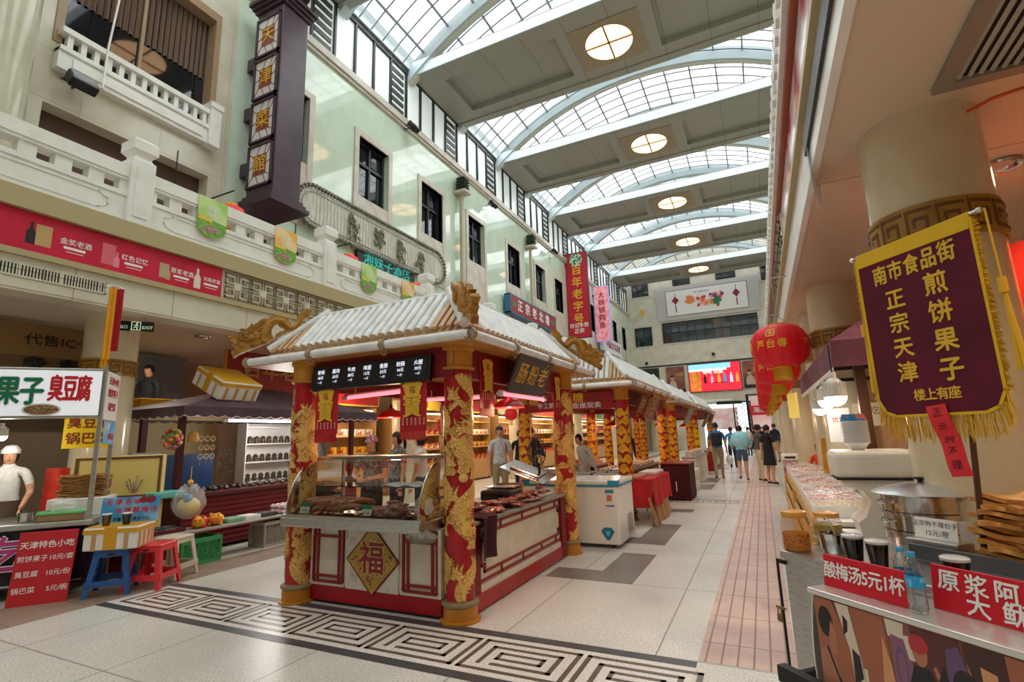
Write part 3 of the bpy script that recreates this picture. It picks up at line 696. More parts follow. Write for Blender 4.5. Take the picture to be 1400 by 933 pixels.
def pavilion(name, label, cols, E, T, ze, zt, style, dragons=(), seed=1):
    root = thing(name, label, 'market stall', ((E[0]+E[1])/2,(E[2]+E[3])/2,0), 0, None)
    ox,oy = root.location.x, root.location.y
    for k,(x,y) in enumerate(cols): column_part(root, x-ox, y-oy, seed+k, style)
    e = [E[0]-ox,E[1]-ox,E[2]-oy,E[3]-oy]; t = [T[0]-ox,T[1]-ox,T[2]-oy,T[3]-oy]
    # eave board with amber underside and the slopes above it
    b = MB(); b.box(e[0],e[1],e[2],e[3],ze-0.05,ze,mi=0); 
    q = 0.14; s = [e[0]+q,e[1]-q,e[2]+q,e[3]-q]; z1 = ze+0.08
    b.add([(e[0],e[2],ze),(e[1],e[2],ze),(e[1],e[3],ze),(e[0],e[3],ze),(s[0],s[2],z1),(s[1],s[2],z1),(s[1],s[3],z1),(s[0],s[3],z1),(t[0],t[2],zt),(t[1],t[2],zt),(t[1],t[3],zt),(t[0],t[3],zt)],
          [(i,(i+1)%4,4+(i+1)%4,4+i) for i in range(4)]+[(4+i,4+(i+1)%4,8+(i+1)%4,8+i) for i in range(4)]+[(8,9,10,11)], None, 1)
    roof = b.build('roof', [amber_w, tan_w], root)
    # rows of white tubes down each slope; the triangles beside the hips keep bare tan battens
    rt = MB(); bts = []; rad = 0.043
    def slope(a, c, d, g, n_skip):
        # a,c eave corners; d,g ridge corners (a-d, c-g hips)
        a,c,d,g = map(Vector,(a,c,d,g)); L_ = (g-d).length; n = max(3,int(L_/0.1)); along = (c-a).normalized()
        dn = (a-d); dn -= along*dn.dot(along)
        nrm = along.cross(-dn).normalized()
        if nrm.z < 0: nrm = -nrm
        for i in range(n+1):
            p = d+(g-d)*(i/n); p2 = p+dn*0.96
            rt.cyl(p+nrm*0.02, p2+nrm*0.02, rad, rad, 10); rt.cyl(p2+nrm*.02, p2+nrm*.02+dn.normalized()*.006, rad*1.05, rad*1.05, 10, mi=2)
            rt.tube([p2+nrm*(-.02)+Vector((0,0,-.0))+along*.03*sin(pi*k/6-pi/2) + Vector((0,0,-.035*cos(pi*k/6-pi/2))) for k in range(7)], .006, 4, mi=1)
        for hp,er,sg in ((d,a,-1),(g,c,1)):
            bt = MB(); bts.append(bt); m = 4; span = (er-hp).dot(along)
            for k in range(1,m+1):
                u = k/(m+1); bb = hp+dn*(u)+along*span*u; 
                st = hp+along*(span*u)+dn*u; en = hp+along*(span*u)+dn*0.97
                w_ = abs(span)/(m+1)*0.32
                bt.add([st+nrm*.012-along*w_,st+nrm*.012+along*w_,en+nrm*.012+along*w_,en+nrm*.012-along*w_,st+nrm*.045-along*w_,st+nrm*.045+along*w_,en+nrm*.045+along*w_,en+nrm*.045-along*w_],
                       [(0,1,2,3),(4,7,6,5),(0,4,5,1),(1,5,6,2),(2,6,7,3),(3,7,4,0)])
    z1e = ze+0.09
    s2 = [e[0]+q,e[1]-q,e[2]+q,e[3]-q]
    cE = [(s2[0],s2[2],z1e),(s2[1],s2[2],z1e),(s2[1],s2[3],z1e),(s2[0],s2[3],z1e)]; cT = [(t[0],t[2],zt),(t[1],t[2],zt),(t[1],t[3],zt),(t[0],t[3],zt)]
    for i in range(4): slope(cE[i], cE[(i+1)%4], cT[i], cT[(i+1)%4], 0)
    rt.build('roof_tubes', [tube_w, bronze, mat('tube_cap','#cbb79c',0.5)], roof)
    for bt in bts: bt.build('batten_slats', tan_w, roof)
    hp = MB()
    for i in range(4):
        p,q_ = Vector(cT[i]),Vector(cE[i]); up_ = Vector((0,0,0.05)); hp.cyl(p+up_+(p-q_).normalized()*0.06, q_+up_, 0.05, 0.05, 12)
    for i in range(4): hp.cyl(Vector(cT[i])+Vector((0,0,.03)), Vector(cT[(i+1)%4])+Vector((0,0,.03)), 0.04, 0.04, 10)
    hp.build('ridge_tube', tube_w, roof)
    tr = MB()
    for i in range(4):
        cs = [(e[0],e[2]),(e[1],e[2]),(e[1],e[3]),(e[0],e[3])]; p,q_ = Vector((*cs[i],ze+.0)),Vector((*cs[(i+1)%4],ze+.0)); d = (q_-p); L_ = d.length; n = max(2,round(L_/0.85))
        for k in range(n):
            a,c = p+d*((k+0.012)/n), p+d*((k+0.988)/n); tr.cyl(a,c,0.042,0.042,12,mi=0)
            m = p+d*(k/n)
            tr.lathe([(.05,-.03),(.056,-.03),(.056,.03),(.05,.03)],12,Matrix.Translation(m) @ d.to_track_quat('Z','Y').to_matrix().to_4x4(),mi=1)
            tr.tube([m+Vector((0,0,-.07))+d.normalized()*.035*cos(2*pi*j/10)+Vector((0,0,.03*sin(2*pi*j/10))) for j in range(10)], .006, 5, mi=1, closed=True)
    tr.build('eave_tube', [tube_w, mat('bronze_clip','#a58a68',0.4)], roof)
    for (x,y,rz) in dragons:
        db = dragon_board(); o = db.build('dragon_finial', dragon_wood, root, (x-ox+0.08*cos(rz),y-oy+0.08*sin(rz),ze+0.12), rz)
    # red lintels between the columns
    lb = MB(); xs_ = sorted({c[0]-ox for c in cols}); ys_ = sorted({c[1]-oy for c in cols}); x0,x1,y0,y1 = xs_[0],xs_[-1],ys_[0],ys_[-1]
    for yy in (y0,y1): lb.box(x0,x1,yy-0.03,yy+0.03,2.05,ze-0.05)
    for xx in (x0,x1): lb.box(xx-0.03,xx+0.03,y0,y1,2.05,ze-0.05)
    lb.build('lintel', deep_red, root)
    return root
S1C = [(-4.26,3.87),(-2.46,3.97),(-2.42,6.6),(-4.26,6.6)]
stall = pavilion('stall_pavilion', 'nearest stall pavilion with white tube roof, carved gold dragons and red dragon columns', S1C,
    (-4.92,-2.14,3.66,7.15), (-4.36,-2.68,4.2,6.6), 2.38, 2.9, 'dragon',
    [(-4.64,3.94,radians(225)),(-2.42,3.94,radians(-45)),(-2.42,6.87,radians(45)),(-4.64,6.87,radians(135))], 3)
# ------------------------------------------------------------------ front display counter of the nearest stall
cream_pnl = mat('cream_counter_panel', '#ded6c2', 0.4, c2='#cfc4ab', scale=5, fac=(0.4,0.75))
worn_white = mat('worn_white_wood', '#dcd5c8', 0.5, c2='#b9aa98', scale=9, fac=(0.55,0.75))
lat_red = mat('lattice_red', '#8e1b20', 0.4)
t = thing('display_counter', 'cream and red stall counter with curved glass food case and gold diamond fortune plaque', 'counter', (-3.36,3.95,0))
def at(b, name, m): return b.build(name, m, t)
x0,x1 = -0.76,0.76
b = MB(); b.box(x0,x1,-0.06,0.42,0.03,0.17); at(b,'base', red_lac)
b = MB(); b.box(x0,x1,-0.04,0.40,0,0.03); at(b,'plinth', black_pl)
b = MB(); b.box(x0,x1,-0.05,0.42,0.17,0.73); at(b,'cabinet', cream_pnl)
def lattice(b, u0, u1, v0, v1, y):
    w_ = 0.022
    for u in (u0,u1): b.box(u-w_/2,u+w_/2,y-0.02,y,v0,v1)
    for v in (v0,v1): b.box(u0,u1,y-0.021,y-0.001,v-w_/2,v+w_/2)
    for u in (u0+0.05,u1-0.05): b.box(u-w_/2,u+w_/2,y-0.018,y,v0,v1)
    for v in (v0+0.05,v1-0.09): b.box(u0,u1,y-0.019,y-0.001,v-w_/2,v+w_/2)
b = MB(); lattice(b,-0.72,-0.35,0.2,0.7,-0.05); at(b,'lattice', lat_red); b = MB(); lattice(b,0.36,0.72,0.2,0.7,-0.05); at(b,'lattice', lat_red)
b = MB(); b.box(x0,-0.33,-0.065,-0.05,0.165,0.195); b.box(x0,x0+0.03,-0.065,-0.05,0.195,0.73); at(b,'worn_rail', worn_white); b = MB(); b.box(0.33,x1,-0.065,-0.05,0.165,0.195); b.box(x1-0.03,x1,-0.065,-0.05,0.195,0.73); at(b,'worn_rail', worn_white)
b = MB(); b.rbox(-0.31,0.31,-0.07,-0.05,0.16,0.72,0.006); d = at(b,'door', worn_white)
h_ = MB(); h_.box(-0.3,-0.285,-0.078,-0.07,0.6,0.7); h_.build('hinge', steel, d)
# diamond plaque
b = MB(); M = frame((0.02,-0.073,0.43),(1,0,0),(0,0,1)); 
for r_,z_,mi in ((0.31,0.004,0),(0.295,0.008,1),(0.265,0.010,2)):
    b.prism([(r_,0),(0,r_),(-r_,0),(0,-r_)], 0, z_, M, mi)
rng = random.Random(4)
for k in range(70):
    u,v = rng.uniform(-.25,.25),rng.uniform(-.25,.25)
    if abs(u)+abs(v) < .25 and hypot(u,v) > .1: b.strip2([(u+.016*cos(j*1.0)*(1-j/8),v+.016*sin(j*1.0)*(1-j/8)) for j in range(7)], .004, .010, .012, M, 3)
for k in range(4):
    for j in range(24):
        u = -0.30+0.30*j/24; a = k*pi/2; p=(u,0.30+u); q=(p[0]*cos(a)-p[1]*sin(a),p[0]*sin(a)+p[1]*cos(a)); b.lathe([(0.007,0),(0.0055,.008),(.0005,.011)],8,M @ Matrix.Translation((q[0],q[1],.004)),3)
b.text('福', 0.30, M @ Matrix.Translation((0,0.005,0)), 4, 0.011, 0.045); b.text('福', 0.30, M @ Matrix.Translation((0,0.005,0)), 5, 0.0135, 0.022)
b.build('fortune_plaque', [deep_red, mat('plaque_gold','#caa04a',0.4,c2='#a67a2c',scale=40), mat('plaque_gold_inner','#c9a552',0.45,c2='#9a6c2b',scale=60), mat('plaque_lines','#7a1a1c',0.5), mat('plaque_yellow','#ecd27e',0.4), mat('plaque_maroon','#8d2238',0.4)], t)
b = MB(); b.rbox(-0.87,0.74,-0.36,-0.03,0.735,0.82,0.012); b.box(-0.85,0.74,-0.05,0.45,0.77,0.82); at(b,'steel_ledge', steel)
# curved glass case
prof = [(-0.335,0.825)]+[(-0.335+0.40*(1-cos(a)), 0.835+0.50*sin(a)) for a in [pi/2*k/14 for k in range(15)]]+[(0.40,1.335)]
b = MB()
b.add([(xx,y_,z_) for y_,z_ in prof for xx in (-0.82,0.72)], [(2*i,2*i+1,2*i+3,2*i+2) for i in range(len(prof)-1)], None, 0, True)
for xx in (-0.82,0.72): b.add([(xx,y_,z_) for y_,z_ in prof]+[(xx,0.40,0.825)], [tuple(range(len(prof)+1))])
case = at(b,'glass_case', glass_m)
b = MB()
for xx in (-0.82,0.72): b.tube([(xx,y_,z_) for y_,z_ in prof], 0.008, 6)
b.box(-0.85,0.75,0.06,0.44,1.335,1.36); b.box(-0.85,0.75,-0.35,-0.33,0.82,0.845)
for xx in (-0.82,0.72): b.box(xx-.012,xx+.012,0.39,0.42,0.82,1.34)
b.build('case_frame', steel, case)
b = MB(); b.box(-0.8,0.7,-0.02,0.38,1.07,1.078); b.build('glass_shelf', glass_m, case)
b = MB(); b.rbox(-0.80,0.70,-0.31,0.38,0.82,0.845,0.006); b.build('tray', steel_sh, case)
CT = Vector((-3.36,3.95,0))
# sausages, wrapped meat and price cards inside the case
saus_m = mat('brown_sausage', '#a5693e', 0.25, c2='#8a4f2c', scale=18, coat=0.4)
meat_m = mat('wrapped_cured_meat', '#b98a80', 0.22, c2='#7d463e', scale=30, fac=(0.35,0.6), coat=0.6)
meat_d = mat('dark_cured_meat', '#6e3531', 0.25, c2='#a87468', scale=26, fac=(0.45,0.65), coat=0.6)
sb = MB(); sb.tube([(0.16*(k/10-0.5)*2*0.85, 0, 0.03+0.035*sin(pi*k/10)) for k in range(11)], [0.012]+[0.03]*9+[0.012], 10)
saus = None; rng = random.Random(11)
for i in range(16):
    x = -0.70+0.62*(i%8)/8+rng.uniform(-.01,.01); lay = i//8; loc = CT+Vector((x, -0.16+0.1*lay+rng.uniform(-.02,.02), 0.846+0.042*lay)); rz = radians(50+rng.uniform(-12,12))
    if saus is None:
        saus = sb.build('sausage', saus_m, None, loc, rz); tag(saus,'smoked brown sausage lying in the left half of the glass case','sausage','sausages in the glass case')
    else: c = saus.copy(); C.objects.link(c); c.location = loc; c.rotation_euler = (0,0,rz)
def lump(rng, sx, sy, sz, n=14):
    b = MB(); ph = [rng.uniform(0,6) for _ in range(6)]
    b.lathe([(max(0.001,sin(pi*j/8)),-cos(pi*j/8)) for j in range(9)], n)
    b.v = [(x*sx*(1+.18*sin(3*z+ph[0]+4*y)), y*sy*(1+.2*sin(4*x+ph[1])), sz*(z+1)*(1+.15*sin(5*x+ph[2])*cos(4*y+ph[3]))) for x,y,z in b.v]
    return b
lm = [lump(rng,0.10,0.05,0.022) for _ in range(3)]; protos = []
for i in range(20):
    x = 0.02+0.62*(i%7)/7; lay = i//7; loc = CT+Vector((x+rng.uniform(-.01,.02), -0.22+0.17*lay+rng.uniform(-.02,.02), 0.846+(0.045 if i%5==0 else 0))); rz = rng.uniform(0,3)
    if len(protos) < 3:
        o = lm[len(protos)].build('meat_packet', meat_m, None, loc, rz); tag(o,'plastic wrapped cured meat in the right half of the glass case','packed meat','cured meat in the glass case'); protos.append(o)
    else: c = protos[i%3].copy(); C.objects.link(c); c.location = loc; c.rotation_euler = (0,0,rz)
for x,lab in ((-0.62,'green topped price card in front of the sausages'),(0.13,'green topped price card in front of the wrapped meat')):
    b = MB(); M = frame(CT+Vector((x,-0.29,0.90)),(1,0,0),(0,0.25,1)); b.box(-0.06,0.06,-0.045,0.05,0,0.003,M,0); b.box(-0.06,0.06,0.01,0.05,0.003,0.005,M,1)
    b.text('￥28' if x<0 else '￥38', 0.035, M @ Matrix.Translation((0,-0.02,0)), 2, 0.0035)
    tag(b.build('price_card', [mat('card_white','#f1efe8',0.5), mat('card_green','#3d8d5f',0.5), black_pl]), lab, 'price card')
b = MB(); b.grid(lambda u,v: (0.25*(u-.5)*2, 0.16*(v-.5)*2, 0.01*sin(14*u+3*v)+0.008), 20, 10, thick=0.006)
o = tag(b.build('striped_towel', mat('blue_striped_cloth','#b9cbd8',0.7), None, CT+Vector((0.32,0.14,1.08))), 'pale blue striped towel spread on the glass shelf of the food case','towel')
nt,bs,N,L = nodes(MATS['blue_striped_cloth']); wv = N('ShaderNodeTexWave'); wv.inputs['Scale'].default_value = 9; wv.bands_direction='Y'; tc=N('ShaderNodeTexCoord'); L(tc.outputs['Object'],wv.inputs[0]); L(ramp(nt,wv.outputs['Fac'],[(0.35,'#dfe9ee'),(0.5,'#3c4c5c'),(0.65,'#dfe9ee')]),bs.inputs['Base Color'])
b = MB(); 
def bag_shape(sx,sy,sz,seed,n=20):
    r_ = random.Random(seed); ph=[r_.uniform(0,6) for _ in range(5)]; b = MB(); b.lathe([(max(.001,sin(pi*j/12)**.7),-cos(pi*j/12)) for j in range(13)], n)
    b.v = [(x*sx*(1+.1*sin(7*z+ph[0])+.08*sin(9*y+ph[1])), y*sy*(1+.12*sin(8*x+ph[2])), sz*(z+1)*.5*(1+.1*sin(8*x+6*y+ph[3]))) for x,y,z in b.v]; return b
tag(bag_shape(.09,.07,.17,5).build('plastic_bag', film_m, None, CT+Vector((.66,-.18,.846))),'crumpled clear plastic bag in the right corner of the glass case','bag')
b = bag_shape(.13,.08,.1,8); tag(b.build('crumpled_cloth', mat('grey_rag','#8c8578',0.8,c2='#6d665b',scale=25), None, CT+Vector((.74,-.31,.66))),'crumpled grey rag tucked under the ledge corner by the front dragon column','cloth')

# ------------------------------------------------------------------ side counter
t = thing('side_counter', 'cream stall counter with stepped red fretwork beside the front dragon column', 'counter', (-2.62,5.24,0))
Yh = 1.16
b = MB(); b.box(-0.2,0.24,-Yh,Yh,0.02,0.15); b.build('base', red_lac, t)
b = MB(); b.box(-0.2,0.225,-Yh,Yh,0.15,0.21); b.build('white_rail', worn_white, t)
b = MB(); b.box(-0.2,0.21,-Yh,Yh,0.21,0.74); b.build('cabinet', cream_pnl, t)
b = MB(); b.rbox(-0.24,0.27,-Yh-.03,Yh+.02,0.74,0.775,0.008); b.build('worktop', mat('grey_stone_top','#8f8a83',0.25,c2='#7c7770',scale=20), t)
b = MB(); M = frame((0.21,0,0.21),(0,1,0),(0,0,1)); w_=0.024
b.strip2([(-Yh+.03,.03),(Yh-.03,.03),(Yh-.03,.5),(-Yh+.03,.5)], w_, 0,0.014, M, closed=True)
a = Yh-.16; b.strip2([(-a,.16),(-a+.06,.16),(-a+.06,.1),(a-.06,.1),(a-.06,.16),(a,.16),(a,.37),(a-.06,.37),(a-.06,.43),(-a+.06,.43),(-a+.06,.37),(-a,.37)], w_, 0,0.016, M, closed=True)
for u in (-.6,-.1,.4,.85):
    b.strip2([(u,.03),(u,.1)], w_,0,.014,M); b.strip2([(u,.43),(u,.5)], w_,0,.014,M)
for v in (.2,.33): b.strip2([(-Yh+.03,v),(-a,v)], w_,0,.014,M); b.strip2([(a,v),(Yh-.03,v)], w_,0,.014,M)
b.build('fretwork', lat_red, t)
b = MB(); b.box(0.2,0.245,Yh-.16,Yh,0.02,0.74); b.build('corner_post', deep_red, t); b = MB(); b.box(0.2,0.235,-Yh,-Yh+.12,0.15,0.74); b.build('corner_post', deep_red, t)
SC = Vector((-2.62,5.24,0.775))
rng = random.Random(3); protos = []
pk = [lump(rng,0.13,0.07,0.028) for _ in range(3)]
for i in range(26):
    x = -0.12+0.3*rng.random(); y = -0.85+1.55*i/26; loc = SC+Vector((x,y,0.0 if i%3 else 0.05)); rz = rng.uniform(-.6,.6)
    if len(protos)<3:
        o = pk[len(protos)].build('meat_packet', meat_d if len(protos)!=1 else meat_m, None, loc, rz); tag(o,'dark vacuum packed cured meat heaped on the side counter','packed meat','meat packets on the side counter'); protos.append(o)
    else: c = protos[i%3].copy(); C.objects.link(c); c.location=loc; c.rotation_euler=(0,0,rz)
t = thing('weighing_scale','black weighing scale with a steel pan on the side counter','scale',SC+Vector((-0.08,0.02,0.05)),radians(8)); t.scale=(1.45,1.45,1.6)
b = MB(); b.rbox(-.12,.12,-.16,.16,0,0.07,0.015); b.build('body',black_pl,t); b = MB(); b.rbox(-.11,.11,-.05,.17,.075,.085,.004); b.build('pan',steel_sh,t); b=MB(); b.box(-.1,.1,-.165,-.16,.02,.055); b.build('display',dark_glass,t)
b = MB(); b.lathe([(.0005,0),(.06,.004),(.07,.02),(.07,.3),(.06,.316),(.0005,.32)],18); o=b.build('salami_roll',mat('salami','#5d2b24',0.35,c2='#7d3c30',scale=30),None,SC+Vector((0.02,0.36,0.13))); o.rotation_euler=(radians(90),0,radians(-70)); tag(o,'thick dark salami roll lying beside the weighing scale','salami')
b = MB(); b.lathe([(.0005,0),(.045,.004),(.05,.02),(.05,.1),(.0005,.105)],16); o=b.build('ham_piece',meat_d,None,SC+Vector((.08,.70,.09))); o.rotation_euler=(radians(80),0,radians(30)); tag(o,'short cut piece of dark ham near the far end of the side counter','ham')
b = MB(); b.rbox(-.16,.16,-.1,.1,0,.03,.006); b.rbox(-.15,.15,-.09,.09,.03,.05,.006); tag(b.build('white_tray',white_pl,None,SC+Vector((-.02,.95,0))),'flat white foam tray at the far end of the side counter','tray')
b = MB()
def drape(u,v): 
    s_ = u*0.55; y_=0.3*(v-.5); zz = 0.0 if s_<.2 else -(s_-.2); xx = min(s_,.2)+0.02*sin(9*v+2*u)+(0.015*(1+sin(12*v)) if s_>.2 else 0)
    return (xx, y_*(1+.1*u)+.015*sin(6*u), zz+.012*sin(10*v)*(s_<.2)+.02)
b.grid(drape, 16, 16, thick=0.008); tag(b.build('maroon_cloth',mat('maroon_cloth','#401820',0.85),None,SC+Vector((.09,-.97,.0))),'dark maroon cloth hanging over the near corner of the side counter','cloth')

# ------------------------------------------------------------------ hanging things of the nearest stall
def fu_banner(loc, rz, wd, ht, label, nm='hanging_banner'):
    t = thing(nm, label, 'banner', loc, rz, None)
    b = MB(); n=8; b.grid(lambda u,v:(wd*(u-.5), 0.008*sin(7*u), -ht*v), 10, 6, thick=(0,0.006,0)); cl = b.build('cloth', mat('banner_red','#b3121f',0.6), t)
    M = frame((0,-0.010,0),(1,0,0),(0,0,1)); g = MB()
    g.prism([(-wd*.36,-.055),(wd*.36,-.055),(wd*.25,-.155),(-wd*.25,-.155)],0,.003,M,0); g.prism([(wd*.4*cos(pi*k/10),-.06+.045*sin(pi*k/10)) for k in range(11)],0,.004,M,0)
    g.text('福',.075,M @ Matrix.Translation((0,-.1,0)),1,.0045,.0)
    g.text('招財進寶' if False else '寶',wd*.78,M @ Matrix.Translation((0,-.255,0)),0,.004,.018)
    for r_ in range(3):
        for k in range(6): g.prism([(wd*(-.4+.16*k)-.0,-.36-.022*r_),(wd*(-.4+.16*k)+.014,-.346-.022*r_),(wd*(-.4+.16*k)+.028,-.36-.022*r_),(wd*(-.4+.16*k)+.014,-.374-.022*r_)],0,.002,M,2)
    g.build('gold_motif',[gold_txt,mat('banner_dark','#8a1018',0.6),mat('banner_pink','#d77f78',0.6)],t)
    f_ = MB()
    for k in range(22): f_.box(-wd/2+wd*k/22,-wd/2+wd*k/22+.008,-.003,.005,-ht-.07-.006*(k%3),-ht)
    f_.build('fringe',MATS['banner_red'],t)
    return t
fu_banner((-3.89,3.79,2.05),0,.29,.47,'red fortune banner with gold motif hanging beside the left dragon column')
fu_banner((-2.83,3.79,2.05),0,.29,.47,'red fortune banner with gold motif hanging left of the front dragon column')
fu_banner((-2.38,4.38,2.28),radians(90),.29,.5,'red fortune banner hanging on the right side just behind the front dragon column')
fu_banner((-2.38,6.3,2.28),radians(90),.26,.5,'red fortune banner hanging beside the far right dragon column of the near stall')
t = thing('menu_display','long black menu board with white dot lettering under the front eave','menu board',(-3.36,3.8,2.145))
b = MB(); M=Matrix.Rotation(radians(-8),4,'X'); b.rbox(-.73,.73,-.03,.03,-.125,.125,.012,M); b.build('case',black_pl,t)
b = MB(); b.box(-.70,.70,-.034,-.03,-.1,.1,M); b.build('screen',mat('menu_screen','#10151a',0.3),t)
b = MB(); Mt = M @ frame((0,-.035,0),(1,0,0),(0,0,1))
for k,(a,c) in enumerate((('老味','18'),('酱肉','20'),('牛肉','38'),('鸡翅','12'),('香肠','25'),('粉肠','16'),('火腿','30'))):
    x=-.6+.2*k; b.text(a,.05,Mt @ Matrix.Translation((x,.05,0)),0,.001); b.text(c+'元',.04,Mt @ Matrix.Translation((x,-.005,0)),0,.001); b.text('一斤',.03,Mt @ Matrix.Translation((x,-.055,0)),0,.001)
b.build('lettering',mat('led_white','#e9f0ff',0.5,emit=1.2),t)
t = thing('name_plaque','tilted dark plaque with three gold characters under the right eave','sign',(-2.22,5.15,2.15))
M = frame((0,0,0),(0,1,0),(.45,0,1)); b=MB(); b.rbox(-.5,.42,-.21,.21,-.015,.015,.006,M); b.build('board',mat('slate_board','#4a4644',0.5),t)
b=MB()
for k,ch in enumerate('肠粉老'): b.text(ch,.24,M @ Matrix.Translation((-.31+.27*k,.0,0)),0,.017,.012)
b.build('lettering',gold_txt,t)
pink_tube = mat('pink_fluorescent','#ff8f98',0.4,emit=2.2,ecol='#ff6d7c'); white_tube=mat('white_fluorescent','#ffffff',0.4,emit=4.0)
def tube_lamp(p0,p1,label,m=pink_tube):
    t = thing('tube_lamp',label,'lamp',p0); d=Vector(p1)-Vector(p0); b=MB(); b.cyl((0,0,0),d,.018,.018,10); b.build('tube',m,t)
    b=MB(); b.cyl(-d.normalized()*.02,d.normalized()*.05,.026,.026,10); b.cyl(d-d.normalized()*.05,d+d.normalized()*.02,.026,.026,10); u=Vector((0,0,.03)); b.cyl(u,d+u,.012,.012,6)
    for s_ in (.15,.85): b.cyl(d*s_+u,d*s_+Vector((0,0,.12)),.004,.004,5)
    b.build('fitting',white_pl,t); return t
tube_lamp((-3.95,4.1,1.96),(-2.98,4.1,1.99),'pink tube lamp glowing behind the menu board')
tube_lamp((-2.32,4.52,1.93),(-2.32,5.7,1.93),'pink tube lamp glowing under the tilted gold lettered plaque')
tube_lamp((-3.9,5.4,2.0),(-2.85,5.4,1.98),'pink tube lamp in the middle of the nearest stall')
shade_red = mat('red_enamel_shade','#c81d26',0.3,coat=0.5); shade_in = mat('warm_shade_inside','#ffd9a8',0.5)
lamp_red=None
def pendant(loc, label, power=14, top=2.33, group=None, s=1.0):
    t = thing('pendant_lamp',label,'lamp',loc,0,group)
    b=MB(); b.lathe([(.016,.11),(.03,.108),(.045,.09),(.10,.075),(.15,.04),(.165,0),(.16,0),(.145,.036),(.09,.068),(.02,.09)],24); t_sh=b.build('shade',shade_red,t)
    b=MB(); b.sph((0,0,.035),.034,12); b.build('bulb',mat('warm_bulb','#ffdca8',0.4,emit=6,ecol='#ffc37a'),t)
    b=MB(); b.cyl((0,0,.11),(0,0,top-loc[2]),.005,.005,6); b.cyl((0,0,.1),(0,0,.15),.02,.014,10); b.build('cord',black_pl,t)
    point('pendant_glow',(loc[0],loc[1],loc[2]-.05),power,(1,.66,.36),.05)
    if s!=1: t.scale=(s,)*3
    return t
pendant((-3.78,4.65,1.76),'red enamel pendant lamp above the glass food case')
pendant((-2.33,4.75,1.80),'red enamel pendant lamp on the right side of the nearest stall')
# ------------------------------------------------------------------ people
skin_m = mat('skin', '#d9a585', 0.5, c2='#cf9878', scale=20)
hair_m = mat('black_hair', '#1b1614', 0.5)
eye_w = mat('eye_white', '#e8e2da', 0.3); lip_m = mat('lip', '#a8605a', 0.5)
def cloth(name, c, c2=None, scale=30): return mat(name, c, 0.85, c2=c2 or c, scale=scale)
def skin_body(J, E):
    """continuous skinned surface from joints {name:(pos,rx,ry)} and edges; returns verts, faces"""
    me = bpy.data.meshes.new('b'); names = list(J); ix = {n:i for i,n in enumerate(names)}
    me.from_pydata([J[n][0] for n in names], [(ix[a],ix[b]) for a,b in E], [])
    o = bpy.data.objects.new('b', me); C.objects.link(o)
    o.modifiers.new('s','SKIN'); sv = me.skin_vertices[0].data
    for n in names: sv[ix[n]].radius = (J[n][1], J[n][2]); sv[ix[n]].use_root = (n == 'pelvis')
    s = o.modifiers.new('u','SUBSURF'); s.levels = 2; s.render_levels = 2
    dg = bpy.context.evaluated_depsgraph_get(); ev = bpy.data.meshes.new_from_object(o.evaluated_get(dg), depsgraph=dg)
    vs = [v.co[:] for v in ev.vertices]; fs = [tuple(p.vertices) for p in ev.polygons]
    bpy.data.objects.remove(o); bpy.data.meshes.remove(me); bpy.data.meshes.remove(ev); return vs, fs
